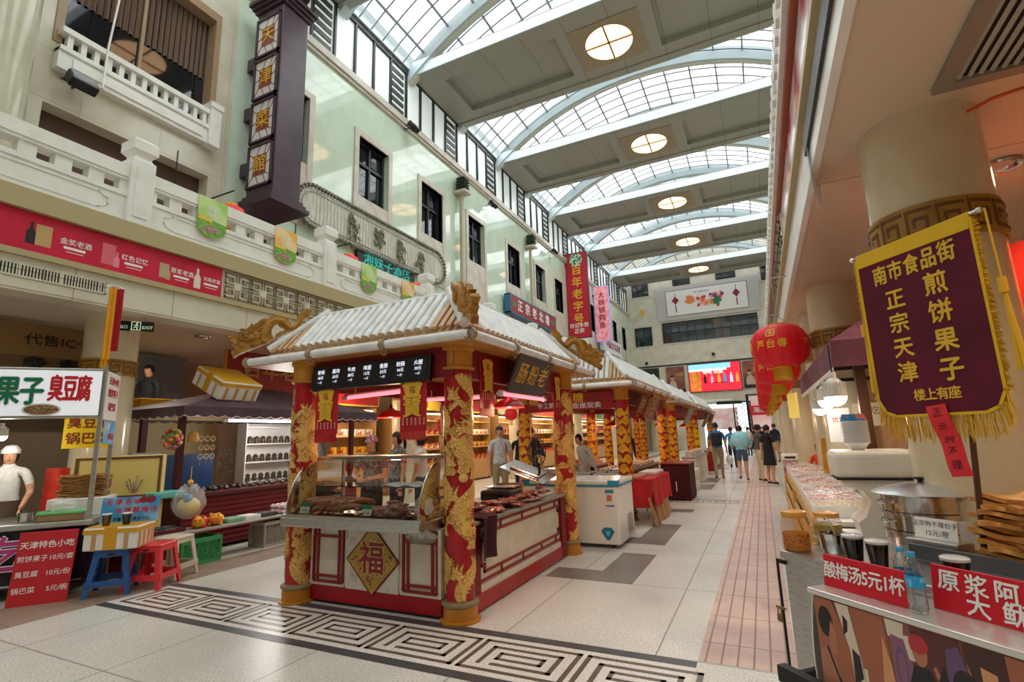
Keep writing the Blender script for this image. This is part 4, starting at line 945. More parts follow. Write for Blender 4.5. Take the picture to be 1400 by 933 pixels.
def person(label, loc, rz, h=1.68, top=None, bottom=None, shoe=None, sleeve='short', leg='long', arms=None, stride=0.0, lean=0.0,
           hair='short', cap=None, group=None, seat=False, girth=1.0, skirt=None, cat='person', head_turn=0.0, collar=None):
    t = thing('person', label, cat, loc, rz, group)
    k = h/1.70; top = top or cloth('grey_shirt','#8d8f92'); bottom = bottom or cloth('dark_trousers','#2e3038'); shoe = shoe or mat('dark_shoe','#26221f',0.5)
    arms = arms or {}
    P = lambda x,y,z: (x*k, (y+lean*max(0,z-0.93))*k, z*k)
    g = girth
    J = {'pelvis':(P(0,0,.95),.15*g*k,.115*g*k),'spine':(P(0,.0,1.10),.135*g*k,.105*g*k),'chest':(P(0,.0,1.28),.155*g*k,.11*g*k),'collar':(P(0,-.01,1.41),.10*k,.075*k),'neck':(P(0,.0,1.47),.052*k,.052*k),'skull':(P(0,.015,1.53),.055*k,.055*k)}
    E = [('pelvis','spine'),('spine','chest'),('chest','collar'),('collar','neck'),('neck','skull')]
    hands = {}
    for s,sd in ((-1,'l'),(1,'r')):
        a = arms.get(sd, ((0.03*s,0.02,-.28),(0.02*s,.06,-.24)))      # upper-arm and forearm vectors
        sh = (0.165*s*g,0,1.385); el = tuple(sh[i]+0.03*s*(i==0)+a[0][i] for i in range(3)); wr = tuple(el[i]+a[1][i] for i in range(3))
        mid = tuple((sh[i]+el[i])/2+0.015*s*(i==0) for i in range(3)); d = Vector(a[1]).normalized(); ha = tuple(wr[i]+d[i]*0.075 for i in range(3))
        J['sh'+sd] = (P(*sh),.062*k,.062*k); J['um'+sd]=(P(*mid),.052*k,.052*k); J['el'+sd] = (P(*el),.041*k,.041*k); J['wr'+sd] = (P(*wr),.027*k,.027*k); J['ha'+sd] = (P(*ha),.036*k,.022*k)
        E += [('collar','sh'+sd),('sh'+sd,'um'+sd),('um'+sd,'el'+sd),('el'+sd,'wr'+sd),('wr'+sd,'ha'+sd)]; hands[sd] = (Vector(P(*ha)), d, s)
        st = stride*s
        hip = (.088*s,0,.90)
        if seat: kn=(.10*s,.40,.90); an=(.10*s,.42,.47); hm=(.095*s,.2,.91)
        else: kn=(.095*s,.02+st*.5,.50); an=(.095*s,-.02+st-(.10 if st<0 else 0)*abs(stride)*2,.085+(.05 if st<0 else 0)); hm=(.092*s,st*.25,.72)
        J['hip'+sd]=(P(*hip),.098*g*k,.098*g*k); J['hm'+sd]=(P(*hm),.086*g*k,.086*g*k); J['kn'+sd]=(P(*kn),.058*k,.06*k); ca=tuple((kn[i]*.62+an[i]*.38) for i in range(3)); J['ca'+sd]=(P(ca[0],ca[1]-.02,ca[2]),.056*k,.056*k); J['an'+sd]=(P(*an),.036*k,.036*k); J['to'+sd]=(P(an[0]+.02*s,an[1]+.15,max(.035,an[2]-.055)),.036*k,.028*k); J['he'+sd]=(P(an[0],an[1]-.03,max(.04,an[2]-.04)),.035*k,.032*k)
        E += [('pelvis','hip'+sd),('hip'+sd,'hm'+sd),('hm'+sd,'kn'+sd),('kn'+sd,'ca'+sd),('ca'+sd,'an'+sd),('an'+sd,'to'+sd),('an'+sd,'he'+sd)]
    vs, fs = skin_body(J, E)
    mats = [skin_m, top, bottom, shoe, hair_m, eye_w, lip_m]
    def seg(a,b):
        if a in('neck',) or b in ('skull','neck'): return 0
        if b[:2]=='ha' or b[:2]=='wr': return 1 if sleeve=='long' and b[:2]=='wr' else 0
        if b[:2]=='el': return 1 if sleeve!='none' and (sleeve=='long') else 0
        if b[:2]=='um' : return 0 if sleeve=='none' else 1
        if b[:2] in('to','he'): return 3
        if b[:2]=='hm' or b[:3]=='hip': return 2
        if b[:2]=='kn': return 2 if leg in('long','knee') else 0
        if b[:2]=='ca' or b[:2]=='an': return 2 if leg=='long' else 0
        return 1
    SE = [(Vector(J[a][0]),Vector(J[b][0]),seg(a,b),min(J[a][1],J[b][1])) for a,b in E]
    b = MB()
    fm = []
    for f in fs:
        c = sum((Vector(vs[i]) for i in f), Vector())/len(f); best=None
        for p,q,m,r_ in SE:
            d=q-p; tt=max(0,min(1,(c-p).dot(d)/d.length_squared)); ds=(c-p-d*tt).length/max(r_,.03)
            if best is None or ds<best[0]: best=(ds,m)
        m=best[1]
        if m==1 and c.z < .97*k and abs(c.x)<.2*k and not seat: m=2
        if m==2 and c.z > 1.0*k: m=1
        fm.append(m)
    b.v = [tuple(v) for v in vs]; b.f = list(fs); b.mi = fm; b.sm = [True]*len(fs)
    # head with face, joined to the same body mesh
    hc = Vector(P(0,.02,1.60)); Hm = Matrix.Translation(hc) @ Matrix.Rotation(head_turn,4,'Z')
    b.lathe([(.0005,-.118*k),(.035*k,-.112*k),(.055*k,-.085*k),(.068*k,-.04*k),(.076*k,.01*k),(.074*k,.055*k),(.055*k,.092*k),(.025*k,.108*k),(.0005,.112*k)], 18, Hm @ Matrix.Diagonal((.98,1.18,1,1)), 0)
    b.add([(-.013*k,.082*k,-.03*k),(.013*k,.082*k,-.03*k),(0,.083*k,.015*k),(0,.112*k,-.026*k)],[(0,3,2),(3,1,2),(0,1,3)],Hm,0,True)
    for s in (-1,1):
        b.sph((s*.028*k,.078*k,.012*k),.0095*k,8,(1.3,.6,.7),5,Hm); b.sph((s*.028*k,.0835*k,.012*k),.005*k,6,(1,.5,1),4,Hm); b.sph((s*.076*k,-.005*k,-.005*k),.02*k,8,(.4,.8,1.3),0,Hm)
        b.cbox(Hm @ Vector((s*.028*k,.083*k,.032*k)),(.03*k,.008*k,.005*k),head_turn,mi=4)
    b.sph((0,.083*k,-.058*k),.02*k,8,(1.1,.4,.35),6,Hm)
    for sd,(ha,d,s) in hands.items():
        side = Vector((0,1,0)) if abs(d.y)<.8 else Vector((-s,0,0)); side=(side-d*side.dot(d)).normalized(); nrm=d.cross(side)
        for j in range(4):
            o=side*(.03-.02*j)*k; L_=(.075,.085,.08,.062)[j]*k; p=ha+o+d*.02*k; b.tube([p,p+d*L_*.45+nrm*s*.004*k,p+d*L_*.8+nrm*s*.018*k,p+d*L_*.95+nrm*s*.032*k],[.0095*k,.009*k,.008*k,.006*k],6)
        p=ha+side*.03*k-d*.02*k; b.tube([p,p+side*.03*k+d*.025*k,p+side*.035*k+d*.055*k],[.011*k,.0105*k,.007*k],6)
    b.build('body', mats, t)
    hb = MB()
    if hair:
        zc = -.03 if hair=='short' else -.06
        vs_=[];n=20;m=9
        def hp(u,v):
            a=2*pi*u; el=pi/2*(1-v)- (0.0 if True else 0); front=max(0,sin(a)) ; low=(.30 if front>.35 else -.35 if hair=='short' else -.75)
            ph=pi/2-(pi/2-low)*v; r_=1.10
            return (.080*k*r_*cos(ph)*cos(a)*(1.0), .094*k*r_*cos(ph)*sin(a)-.006*k, .115*k*r_*sin(ph)+.006*k)
        hb.grid(hp,n,m,Hm,thick=0)
        if hair=='long':
            hb.grid(lambda u,v:(.078*k*(1-.2*v)*cos(pi+pi*u), (-.02-.09*sin(pi*u)*(1-.1*v))*k, (.02-.27*v)*k),14,8,Hm)
        if hair=='bun': hb.sph((0,-.11*k,.03*k),.045*k,10,M=Hm)
        if hair=='tail': hb.tube([Hm@Vector(p) for p in ((0,-.10*k,.03*k),(0,-.16*k,0),(0,-.165*k,-.12*k),(0,-.15*k,-.2*k))],[.025*k,.034*k,.028*k,.006*k],8)
        hb.build('hair', hair_m, t)
    if cap:
        cb = MB(); cb.lathe([(.088*k,.03*k),(.09*k,.05*k),(.082*k,.095*k),(.055*k,.128*k),(.0005,.138*k)],20,Hm @ Matrix.Diagonal((1,1.16,1,1)))
        if cap[1]=='brim': cb.grid(lambda u,v:(.078*k*cos(pi*u)*1.0,(.06+.10*v*sin(pi*u)+.03*sin(pi*u))*k,(.045-.02*v)*k),12,4,Hm,thick=.005)
        else: cb.lathe([(.092*k,.025*k),(.097*k,.03*k),(.097*k,.075*k),(.09*k,.085*k)],20,Hm @ Matrix.Diagonal((1,1.16,1,1)))
        cb.build('cap', cap[0], t)
    if skirt:
        sk=MB(); z0_,z1_,r0_,r1_,m_=skirt; sk.lathe([(r1_*k*.97,z0_*k),(r1_*k,z0_*k),((r0_+r1_)/2*k,(z0_+z1_)/2*k),(r0_*k,z1_*k)],24,Matrix.Diagonal((1,.8,1,1))); sk.build('skirt',m_,t)
    return t
navy=cloth('navy_cloth','#1f2a44'); black_c=cloth('black_cloth','#1d1c20'); khaki_c=cloth('khaki_trousers','#a39479'); creamt=cloth('cream_trousers','#d8c9ab'); denim=cloth('denim','#56657c','#475469'); blue_t=cloth('blue_tshirt','#4f86b0'); white_c=cloth('white_cloth','#e6e5e1','#d5d5d2'); greyp=cloth('grey_polo','#5d5754')
aqua=mat('aqua_windbreaker','#a6e2ee',0.45,c2='#93d6e4',scale=12,bump=.4,bscale=14); maroon_t=cloth('maroon_tshirt','#3a1a22'); orange_t=cloth('orange_tshirt','#e4552c'); plaid=mat('patterned_white_shirt','#dfe0e0',0.85,c2='#8f959c',scale=55,fac=(.5,.58)); camo=mat('patterned_grey_shirt','#8d8a84',0.85,c2='#5b5955',scale=30,fac=(.48,.54))
p=person('man in blue t-shirt and khaki trousers walking away with a black backpack',(-1.32,17.4,0),radians(6),1.74,blue_t,khaki_c,None,'short','long',{'r':((.05,.02,-.28),(.02,.03,-.25)),'l':((-.04,.05,-.28),(-.02,.10,-.22))},stride=.16)
b=MB(); b.rbox(-.16,.16,-.30,-.11,1.02,1.43,.06,seg=3); bp=b.build('backpack',mat('black_backpack','#191c24',0.6,c2='#23283a',scale=20),None,(-1.32,17.4,0.02),radians(6)); tag(bp,'black backpack on the back of the man in blue','backpack')
b=MB(); b.rbox(-.11,.11,-.335,-.29,1.06,1.25,.02); b.build('front_pocket',MATS['black_backpack'],bp)
b=MB(); 
for s in (-1,1): b.tube([(s*.11,-.14,1.42),(s*.12,-.02,1.49),(s*.12,.10,1.42),(s*.12,.135,1.25),(s*.13,.02,1.08),(s*.12,-.12,1.06)],.018,6)
b.build('strap',MATS['black_backpack'],bp)
bgm=mat('white_plastic_bag','#e9ebe9',0.4)
tag(bag_shape(.1,.08,.26,21).build('plastic_bag',bgm,None,(-1.0,17.5,.47)),'white plastic shopping bag hanging from the right hand of the man with the backpack','bag')
p=person('woman in aqua windbreaker and denim shorts walking away down the aisle',(-.62,17.0,0),radians(2),1.62,aqua,denim,mat('dark_sandal','#4a3a30',.5),'long','short',{'r':((.09,.02,-.24),(-.02,.14,-.08)),'l':((-.09,.02,-.24),(.02,.14,-.08))},stride=.04,girth=1.12,hair='short')
b=MB(); b.lathe([(.20,1.02),(.235,1.06),(.25,1.2),(.235,1.34),(.16,1.44),(.07,1.47)],22,Matrix.Diagonal((1.05,.72,1,1))); b.build('windbreaker',aqua,p)
person('man in grey polo, dark cap and cream trousers standing side-on in the aisle',(-.14,16.9,0),radians(-62),1.62,greyp,creamt,None,'short','long',{'r':((.03,.06,-.27),(-.06,.21,.0)),'l':((-.03,.06,-.27),(.06,.21,.02))},cap=(cloth('dark_cap','#2a3136'),'brim'))
person('woman in black dress standing beside the man in the grey polo',(.1,16.0,0),radians(-48),1.60,black_c,black_c,mat('black_flat','#191717',.5),'short','short',{'r':((.05,.05,-.27),(.04,.12,-.22)),'l':((-.05,-.02,-.27),(-.02,.0,-.24))},hair='short',skirt=(.56,.98,.15,.205,black_c))
b=MB(); b.rbox(-.03,.03,-.02,.02,0,.12,.01); tag(b.build('drink_cup',mat('green_cup','#6fa58c',.4),None,(.21,16.93,1.1)),'small green drink held up between the standing couple','cup')
person('man in dark jacket standing beyond the black dress woman near the far columns',(.5,26.5,0),radians(30),1.72,navy,khaki_c,None,'long','long')
person('man with short hair walking ahead of the blue t-shirt man',(-1.15,22.5,0),radians(0),1.62,blue_t,navy,None,'short','long')
person('woman with dark hair walking far ahead between the backpack and the windbreaker',(-.95,25.5,0),0,1.62,white_c,denim,None,'short','long',hair='long')
for k,(x,y,m_,lb) in enumerate(((-.1,30,black_c,'visitor in black far down the aisle beyond the couple'),(-.75,33,white_c,'visitor in white far down the aisle near the exit'),(-.5,37,maroon_t,'visitor in dark red near the red lettered doorway'),(.1,35,navy,'visitor in navy beside the far columns'))):
    person(lb,(x,y,0),radians(40*k),1.65,m_,navy)
person('girl in orange t-shirt sitting behind the right-hand goods counter',(1.12,13.6,-.42),radians(150),1.55,orange_t,navy,None,'short','long',seat=True,arms={'r':((.04,.1,-.24),(-.12,.18,.02)),'l':((-.04,.1,-.24),(.12,.18,.02))})
person('dark haired woman sitting behind the cream drink machine',(1.36,6.3,-.22),radians(95),1.55,cloth('pale_top','#d9c7b8'),navy,None,'none','long',hair='tail')
person('woman vendor in patterned cap standing inside the nearest stall',(-4.95,5.7,0),radians(200),1.56,camo,black_c,None,'short','long',{'r':((.05,.10,-.25),(-.14,.18,-.02)),'l':((-.05,.10,-.25),(.14,.18,-.02))},hair='tail',cap=(mat('pink_patterned_cap','#d9c6d6',.8,c2='#a0386a',scale=40,fac=(.5,.55)),'brim'))
person('woman with dark hair just behind the vendor in the patterned cap',(-5.3,6.7,0),radians(160),1.62,camo,black_c,None,'short','long',hair='tail')
person('woman in white shirt behind the food case beside the dark haired woman',(-5.25,7.25,0),radians(110),1.58,white_c,black_c,None,'short','long',hair='bun')
person('man in white patterned shirt standing past the red pendant lamp',(-5.0,9.7,0),radians(215),1.72,plaid,khaki_c,None,'short','long')
person('man in dark maroon t-shirt seen from behind in the middle aisle',(-5.0,11.3,0),radians(10),1.72,maroon_t,black_c,None,'short','long')
person('dark haired shopper partly hidden behind the man in maroon',(-5.6,12.0,0),radians(20),1.66,black_c,navy,None,'short','long')
person('vendor in black inside the second stall behind its corner column',(-3.5,14.6,0),radians(190),1.66,black_c,black_c,None,'long','long')
person('vendor in white bending over pans inside the second stall',(-3.25,10.4,0),radians(150),1.5,white_c,navy,None,'long','long',lean=.5)
person('dark figure standing on the raised landing behind the round pillar',(-9.98,5.44,1.35),radians(200),1.64,black_c,black_c,None,'long','long')
# ------------------------------------------------------------------ the row of further stalls
pavilion('stall_pavilion','second stall pavilion with cloud columns behind the white chest freezer',[(-4.25,9.35),(-2.28,9.35),(-2.32,13.8),(-4.25,13.8)],(-4.6,-1.95,8.95,14.25),(-4.1,-2.45,9.3,13.85),2.38,2.92,'cloud',(),11)
pavilion('stall_pavilion','third stall pavilion in the row, just past the dark velvet stand',[(-4.25,15.5),(-2.34,15.5),(-2.34,19.5),(-4.25,19.5)],(-4.6,-2.02,15.1,19.9),(-4.1,-2.5,15.5,19.5),2.38,2.92,'cloud',(),21)
pavilion('stall_pavilion','farthest stall pavilion of the row, nearest the exit door',[(-4.25,20.75),(-2.3,20.75),(-2.2,26.1),(-4.25,26.1)],(-4.6,-1.95,20.35,26.5),(-4.1,-2.4,20.75,26.1),2.38,2.92,'cloud',(),31)
cardb = mat('brown_cardboard','#b98d63',0.75,c2='#a87c54',scale=8); white_box = mat('white_carton','#e4e1da',0.6); red_cl = mat('red_cloth','#c4121c',0.75,c2='#a90f18',scale=5)
def sign(name, label, cat, loc, xdir, ydir, wd, ht, m, texts, th=0.03, border=None, group=None):
    """flat board with lettering: texts = (string, size, u, v, material, bold, sx)"""
    t = thing(name, label, cat, loc, 0, group); M = frame((0,0,0),xdir,ydir); b=MB(); b.rbox(-wd/2,wd/2,-ht/2,ht/2,-th,0,min(.006,th*.3),M); b.build('board',m,t)
    if border:
        b=MB(); b.strip2([(-wd/2+.0,-ht/2),(wd/2,-ht/2),(wd/2,ht/2),(-wd/2,ht/2)],border[1],-th-.004,.006,M,closed=True); b.build('frame',border[0],t)
    if texts:
        ms=[]; b=MB()
        for s_,sz,u,v,m_,bold,sx in texts:
            if m_ not in ms: ms.append(m_)
            b.text(s_,sz,M @ Matrix.Translation((u,v,0)),ms.index(m_),.003,bold,sx=sx)
        b.build('lettering',ms,t)
    return t
gold_f = mat('gold_paint','#edb92e',0.5); gold_txt.node_tree.nodes['Principled BSDF'].inputs['Metallic'].default_value=0.1
sign('front_banner','red fascia board with a gold sugar character and white lettering on the second stall','sign',(-3.28,9.27,2.13),(1,0,0),(0,0,1),1.75,.34,red_board,(('糖',.2,-.72,.05,gold_f,.02,1.1),('手工制作',.12,-.4,-.06,white_txt,.01,1),('糖',.19,.2,.06,gold_f,.02,1.2),('现做现卖',.12,.36,-.09,white_txt,.01,1.2)))
sign('carved_plaque','tilted brown plaque with gold lettering on the right side of the second stall','sign',(-2.02,11.0,2.0),(0,1,0),(.45,0,1),.85,.5,mat('brown_plaque','#8a4a2c',.4,c2='#6f3821',scale=4),(('白记',.26,0,.08,gold_txt,.015,1),('老字号',.14,0,-.14,gold_txt,.01,1)),.04,(mat('plaque_frame','#b9713f',.4),.04))
sign('carved_plaque','smaller dark red plaque beside the tilted brown plaque','sign',(-2.05,10.1,2.05),(0,1,0),(.45,0,1),.5,.34,mat('dark_red_plaque','#7a2c26',.4),(('正宗',.2,0,0,gold_txt,.015,1),),.04)
sign('grey_plaque','tilted grey plaque on the side of the third stall','sign',(-2.05,17.3,1.98),(0,1,0),(.45,0,1),1.0,.5,mat('grey_board','#8d8d8b',.4),None,.03)
sign('dark_plaque','tilted dark plaque on the near half of the farthest stall','sign',(-1.98,22.2,1.95),(0,1,0),(.45,0,1),.9,.62,mat('dark_brown_board','#4b3a30',.4),(('果仁',.34,0,.05,mat('silver_txt','#cfc9bd',.4),.015,1),),.04)
sign('dark_plaque','tilted dark plaque on the far half of the farthest stall','sign',(-1.98,24.6,1.95),(0,1,0),(.45,0,1),.9,.6,MATS['dark_brown_board'],(('麻花',.32,0,.05,MATS['silver_txt'],.015,1),),.04)
yel=mat('yellow_notice','#f2c912',.6)
sign('notice','yellow paper notice tied on a column of the farthest stall','notice',(-2.3,20.58,1.28),(1,0,0),(0,0,1),.34,.56,yel,(('八十',.13,0,.14,mat('notice_red','#b3241c',.6),.01,1),('蛋酥',.13,0,-.06,MATS['notice_red'],.01,1)),.008)
for (x,y,z,lb) in ((-3.0,11.6,1.68,'red pendant lamp hanging inside the second stall'),(-3.3,13.0,1.75,'red pendant lamp deeper inside the second stall'),(-3.0,17.5,1.72,'red pendant lamp inside the third stall'),(-3.0,23.2,1.72,'red pendant lamp inside the farthest stall')): pendant((x,y,z),lb,22,s=1.25)
# chest freezer
t = thing('chest_freezer','white chest freezer with blue lid corners beside the near stall','freezer',(-2.5,7.42,0))
fz=mat('freezer_white','#ece9e1',.25,coat=.3); blue_tr=mat('blue_trim','#2b93b8',.35)
b=MB(); b.rbox(-.72,.66,-.44,.44,.05,.80,.02,seg=3); b.build('body',fz,t)
b=MB(); b.rbox(-.73,.67,-.45,.45,.815,.88,.02,seg=3); lid=b.build('lid',fz,t)
b=MB(); b.rbox(.53,.675,-.455,-.33,.812,.884,.015); b.box(-.73,.665,-.452,-.44,.80,.822); b.box(.655,.672,-.44,.44,.80,.822); b.build('lid_corner',blue_tr,lid); b=MB(); b.rbox(-.12,-.08,-.455,.455,.812,.885,.006); b.build('lid_band',blue_tr,lid); b=MB(); b.rbox(-.735,-.62,-.455,-.34,.812,.884,.015); b.build('lid_corner',blue_tr,lid)
b=MB(); M=frame((.50,-.441,.17),(1,0,0),(0,0,1)); b.prism([(-.09,.05),(-.05,.1),(.05,.1),(.09,.05),(.02,-.06),(-.02,-.06)],0,.004,M,0); b.prism([(-.035,.05),(.035,.05),(0,-.02)],.004,.006,M,1); b.build('badge',[mat('badge_blue','#1f7fa6',.4),mat('badge_light','#7fc3d9',.4)],t)
b=MB(); M=frame((.55,-.441,.66),(1,0,0),(0,0,1)); b.box(-.06,.06,-.12,.1,0,.002,M,0); b.box(-.06,.06,.055,.1,.002,.004,M,1); b.box(-.04,.03,-.05,.03,.002,.004,M,2); b.box(-.06,.06,-.12,-.10,.002,.004,M,1); b.build('energy_label',[white_box,blue_tr,mat('label_orange','#c97a4a',.5)],t)
b=MB()
for k in range(9): b.box(.66,.668,.05,.32,.13+.03*k,.145+.03*k)
b.build('vent_grille',mat('grille_grey','#9b9a96',.5),t)
for x in (-.6,.55):
    for y in (-.35,.35): b=MB(); b.cyl((x,y,0),(x,y,.055),.03,.025,10); b.build('foot',black_pl,t)
b=MB(); M=Matrix.Translation((-3.15,7.0,1.0)) @ Matrix.Rotation(radians(18),4,'Y') @ Matrix.Rotation(radians(10),4,'X'); b.rbox(-.36,.36,-.25,.25,-.012,.012,.01,M); b.rbox(-.24,.24,-.15,.15,.012,.045,.02,M); o=b.build('freezer_cover',steel_sh); tag(o,'tilted shiny metal cover propped open behind the side counter','metal cover')
# steel electric fan behind the chest freezer
t=thing('pedestal_fan','round black electric fan standing by the far dragon column','fan',(-2.95,6.95,0)); b=MB(); b.lathe([(.0005,0),(.16,.01),(.16,.03),(.03,.06),(.018,.08),(.018,1.12)],20); b.build('stand',dark_metal,t)
b=MB(); M=Matrix.Translation((0,-.06,1.28)) @ Matrix.Rotation(radians(90),4,'X') @ Matrix.Rotation(radians(-30),4,'Y')
for k in range(26):
    a=2*pi*k/26; b.tube([M@Vector((.04*cos(a),.04*sin(a),.06)),M@Vector((.14*cos(a),.14*sin(a),.07)),M@Vector((.2*cos(a),.2*sin(a),.0)),M@Vector((.14*cos(a),.14*sin(a),-.05))],.003,4)
for r_,z_ in ((.2,0),(.14,.07)): b.tube([M@Vector((r_*cos(2*pi*k/28),r_*sin(2*pi*k/28),z_)) for k in range(28)],.006,5,closed=True)
b.build('cage',dark_metal,t); b=MB()
for k in range(3): b.grid(lambda u,v:((.03+.15*u)*cos(2*pi*k/3+.9*(v-.5)),(.03+.15*u)*sin(2*pi*k/3+.9*(v-.5)),.03*(v-.5)),6,6,M,thick=.003)
b.cyl(M@Vector((0,0,-.08)),M@Vector((0,0,.03)),.045,.04,14); b.build('fan_blades',mat('fan_blade','#4b5358',.3),t)
# second stall counters with goods, red cloth table, velvet stand
def counter(label, x0,x1,y0,y1,h,m,front=None,name='stall_counter'):
    t=thing(name,label,'counter',((x0+x1)/2,(y0+y1)/2,0)); a,c=(x1-x0)/2,(y1-y0)/2; b=MB(); b.box(-a+.03,a-.03,-c+.03,c-.03,0,h-.05); b.build('cabinet',m,t); b=MB(); b.rbox(-a,a,-c,c,h-.05,h,.008); b.build('worktop',steel,t)
    n=max(2,int(2*c/.8)); b=MB()
    for k in range(n): b.box(a-.03,a-.018,-c+.1+k*(2*c-.1)/n,-c+.02+(k+1)*(2*c-.1)/n,.15,h-.12)
    b.build('front_panel',cream_pnl,t); return t
counter('long steel topped counter on the right side of the second stall behind the corner column',-2.95,-2.45,9.5,13.7,.78,deep_red)
counter('low pan counter across the front of the second stall',-4.1,-3.0,9.5,10.0,.8,deep_red)
counter('counter piled with boxes on the left side of the second stall',-4.2,-3.75,10.3,13.6,.78,deep_red)
counter('goods counter on the right side of the third stall',-2.2,-1.8,15.8,19.3,.78,white_box); counter('goods counter on the right side of the farthest stall',-2.1,-1.75,21.1,25.8,.78,red_board)
pan=MB(); pan.lathe([(.0005,0),(.13,0),(.135,.01),(.135,.13),(.142,.132),(.142,.14),(.128,.14),(.126,.015),(.0005,.012)],24)
def put(mbs, m, loc, lb, cat, nm, rz=0, grp=None): o=mbs.build(nm,m,None,loc,rz); return tag(o,lb,cat,grp)
put(pan,steel,(-3.2,9.72,.8),'round steel cooking pot on the front counter of the second stall','pot','cooking_pot')
b=MB(); b.rbox(-.2,.2,-.12,.12,0,.06,.01); b.box(-.17,.17,-.1,.1,.06,.065); put(b,steel_sh,(-3.75,9.72,.8),'shallow square steel tray beside the round cooking pot','tray','steel_tray')
rng=random.Random(5)
def copies(proto, spots):
    for i,(l,r) in enumerate(spots):
        o = proto if i==0 else proto.copy()
        if i: C.objects.link(o)
        o.location=l; o.rotation_euler=(0,0,r)
bx=MB(); bx.rbox(-.09,.09,-.06,.06,0,.075,.004); 
pb=put(bx,mat('reddish_packet','#b8563f',.5,c2='#d8b9a4',scale=14,fac=(.5,.56)),(0,0,0),'reddish packet of sweets piled on the left counter of the second stall','packet','sweet_packet',grp='sweet packets in the second stall')
copies(pb,[((-3.98+.2*(i%2)+rng.uniform(-.01,.01),10.5+.25*(i//2%10),.78+.077*(i//20)),rng.uniform(-.06,.06)) for i in range(38)])
tb=MB(); tb.rbox(-.1,.1,-.07,.07,0,.05,.006); tb.rbox(-.09,.09,-.06,.06,.05,.075,.02)
pt=put(tb,mat('clear_topped_tray','#d8cfc4',.35,c2='#8a5a44',scale=30,fac=(.5,.6)),(0,0,0),'small clear topped food tray on the long counter of the second stall','food tray','food_tray',grp='food trays on the second stall counter')
copies(pt,[((-2.82+.24*(i%2),9.7+.3*(i//2),.78),rng.uniform(-.1,.1)) for i in range(24)])
p3=put(tb,mat('white_goods','#e6ded2',.45,c2='#c8a98c',scale=25,fac=(.5,.6)),(0,0,0),'white goods tray on the counter of the third stall','food tray','food_tray',grp='goods trays on the third stall counter')
copies(p3,[((-2.0,15.95+.24*(i//2),.78+.076*(i%2)),rng.uniform(-.1,.1)) for i in range(26)])
p4=put(tb,mat('orange_goods','#df8a4a',.45,c2='#e9c79c',scale=25,fac=(.5,.6)),(0,0,0),'orange wrapped goods tray on the counter of the farthest stall','food tray','food_tray',grp='goods trays on the farthest stall counter')
copies(p4,[((-1.92,21.3+.26*i,.78),rng.uniform(-.1,.1)) for i in range(16)])
t=thing('cloth_table','table under a bright red cloth at the corner of the second stall','table',(-1.98,9.65,0))
b=MB(); b.box(-.24,.24,-.85,.85,.70,.74); b.build('tabletop',cardb,t)
for x in (-.2,.2):
    for y in (-.78,.78): b=MB(); b.cyl((x,y,0),(x,y,.7),.018,.018,8); b.build('leg',steel,t)
b=MB(); b.box(-.25,.25,-.86,.86,.74,.748)
b.grid(lambda u,v:(.255+.02*(1+sin(22*u))*v, -.86+1.72*u, .748-.44*v-.03*sin(7*u)*v),40,6,thick=(.006,0,0)); b.grid(lambda u,v:(-.25+.5*u, -.865-.02*(1+sin(14*u))*v, .748-.46*v),20,6,thick=(0,-.006,0)); b.build('tablecloth',red_cl,t)
flat=MB(); flat.rbox(-.02,.02,-.26,.26,0,.46,.004)
fb=put(flat,cardb,(0,0,0),'flattened cardboard box leaning under the red cloth table','cardboard','cardboard_sheet',grp='cardboard under the red cloth table')
for i in range(6):
    o=fb if i==0 else fb.copy()
    if i: C.objects.link(o)
    o.location=(-1.72-.015*(i%2),9.0+.26*i,.0); o.rotation_euler=(0,radians(-12),radians(rng.uniform(-14,14)))
gb=MB(); gb.rbox(-.05,.05,-.14,.14,0,.035,.004)
g1=put(gb,cardb,(0,0,0),'slim brown gift box laid in a slanting row on the red cloth table','gift box','gift_box',grp='gift boxes on the red cloth table'); copies(g1,[((-2.08,8.92+.13*i,.748),radians(70)) for i in range(5)])
b=MB(); b.rbox(-.16,.16,-.4,.4,0,.05,.008); put(b,white_box,(-1.98,10.1,.749),'large flat white carton at the far end of the red cloth table','carton','flat_carton')
velvet=mat('dark_red_velvet','#4d0f1a',.9,c2='#3c0b13',scale=4)
t=thing('velvet_stand','display stand wrapped in dark red velvet next to the red cloth table','stand',(-1.85,12.65,0)); b=MB(); b.rbox(-.32,.30,-.5,.5,0.02,.78,.015); b.build('skirt_cloth',velvet,t); b=MB(); b.rbox(-.34,.32,-.52,.52,.78,.81,.008); b.build('top_board',deep_red,t); b=MB(); b.rbox(-.01,.01,-.512,-.5,.2,.42,.004); b.build('white_tag',white_box,t)
ws=MB(); ws.rbox(-.14,.14,-.18,.18,0,.26,.006)
w1=put(ws,mat('white_goods_box','#dcd6cb',.6,c2='#b9ad9c',scale=9,fac=(.5,.6)),(0,0,0),'white goods carton stacked on the floor past the velvet stand','carton','goods_carton',grp='cartons past the velvet stand'); copies(w1,[((-1.78+.0*(i%2),13.6+.42*(i//2),.262*(i%2)),rng.uniform(-.08,.08)) for i in range(8)])
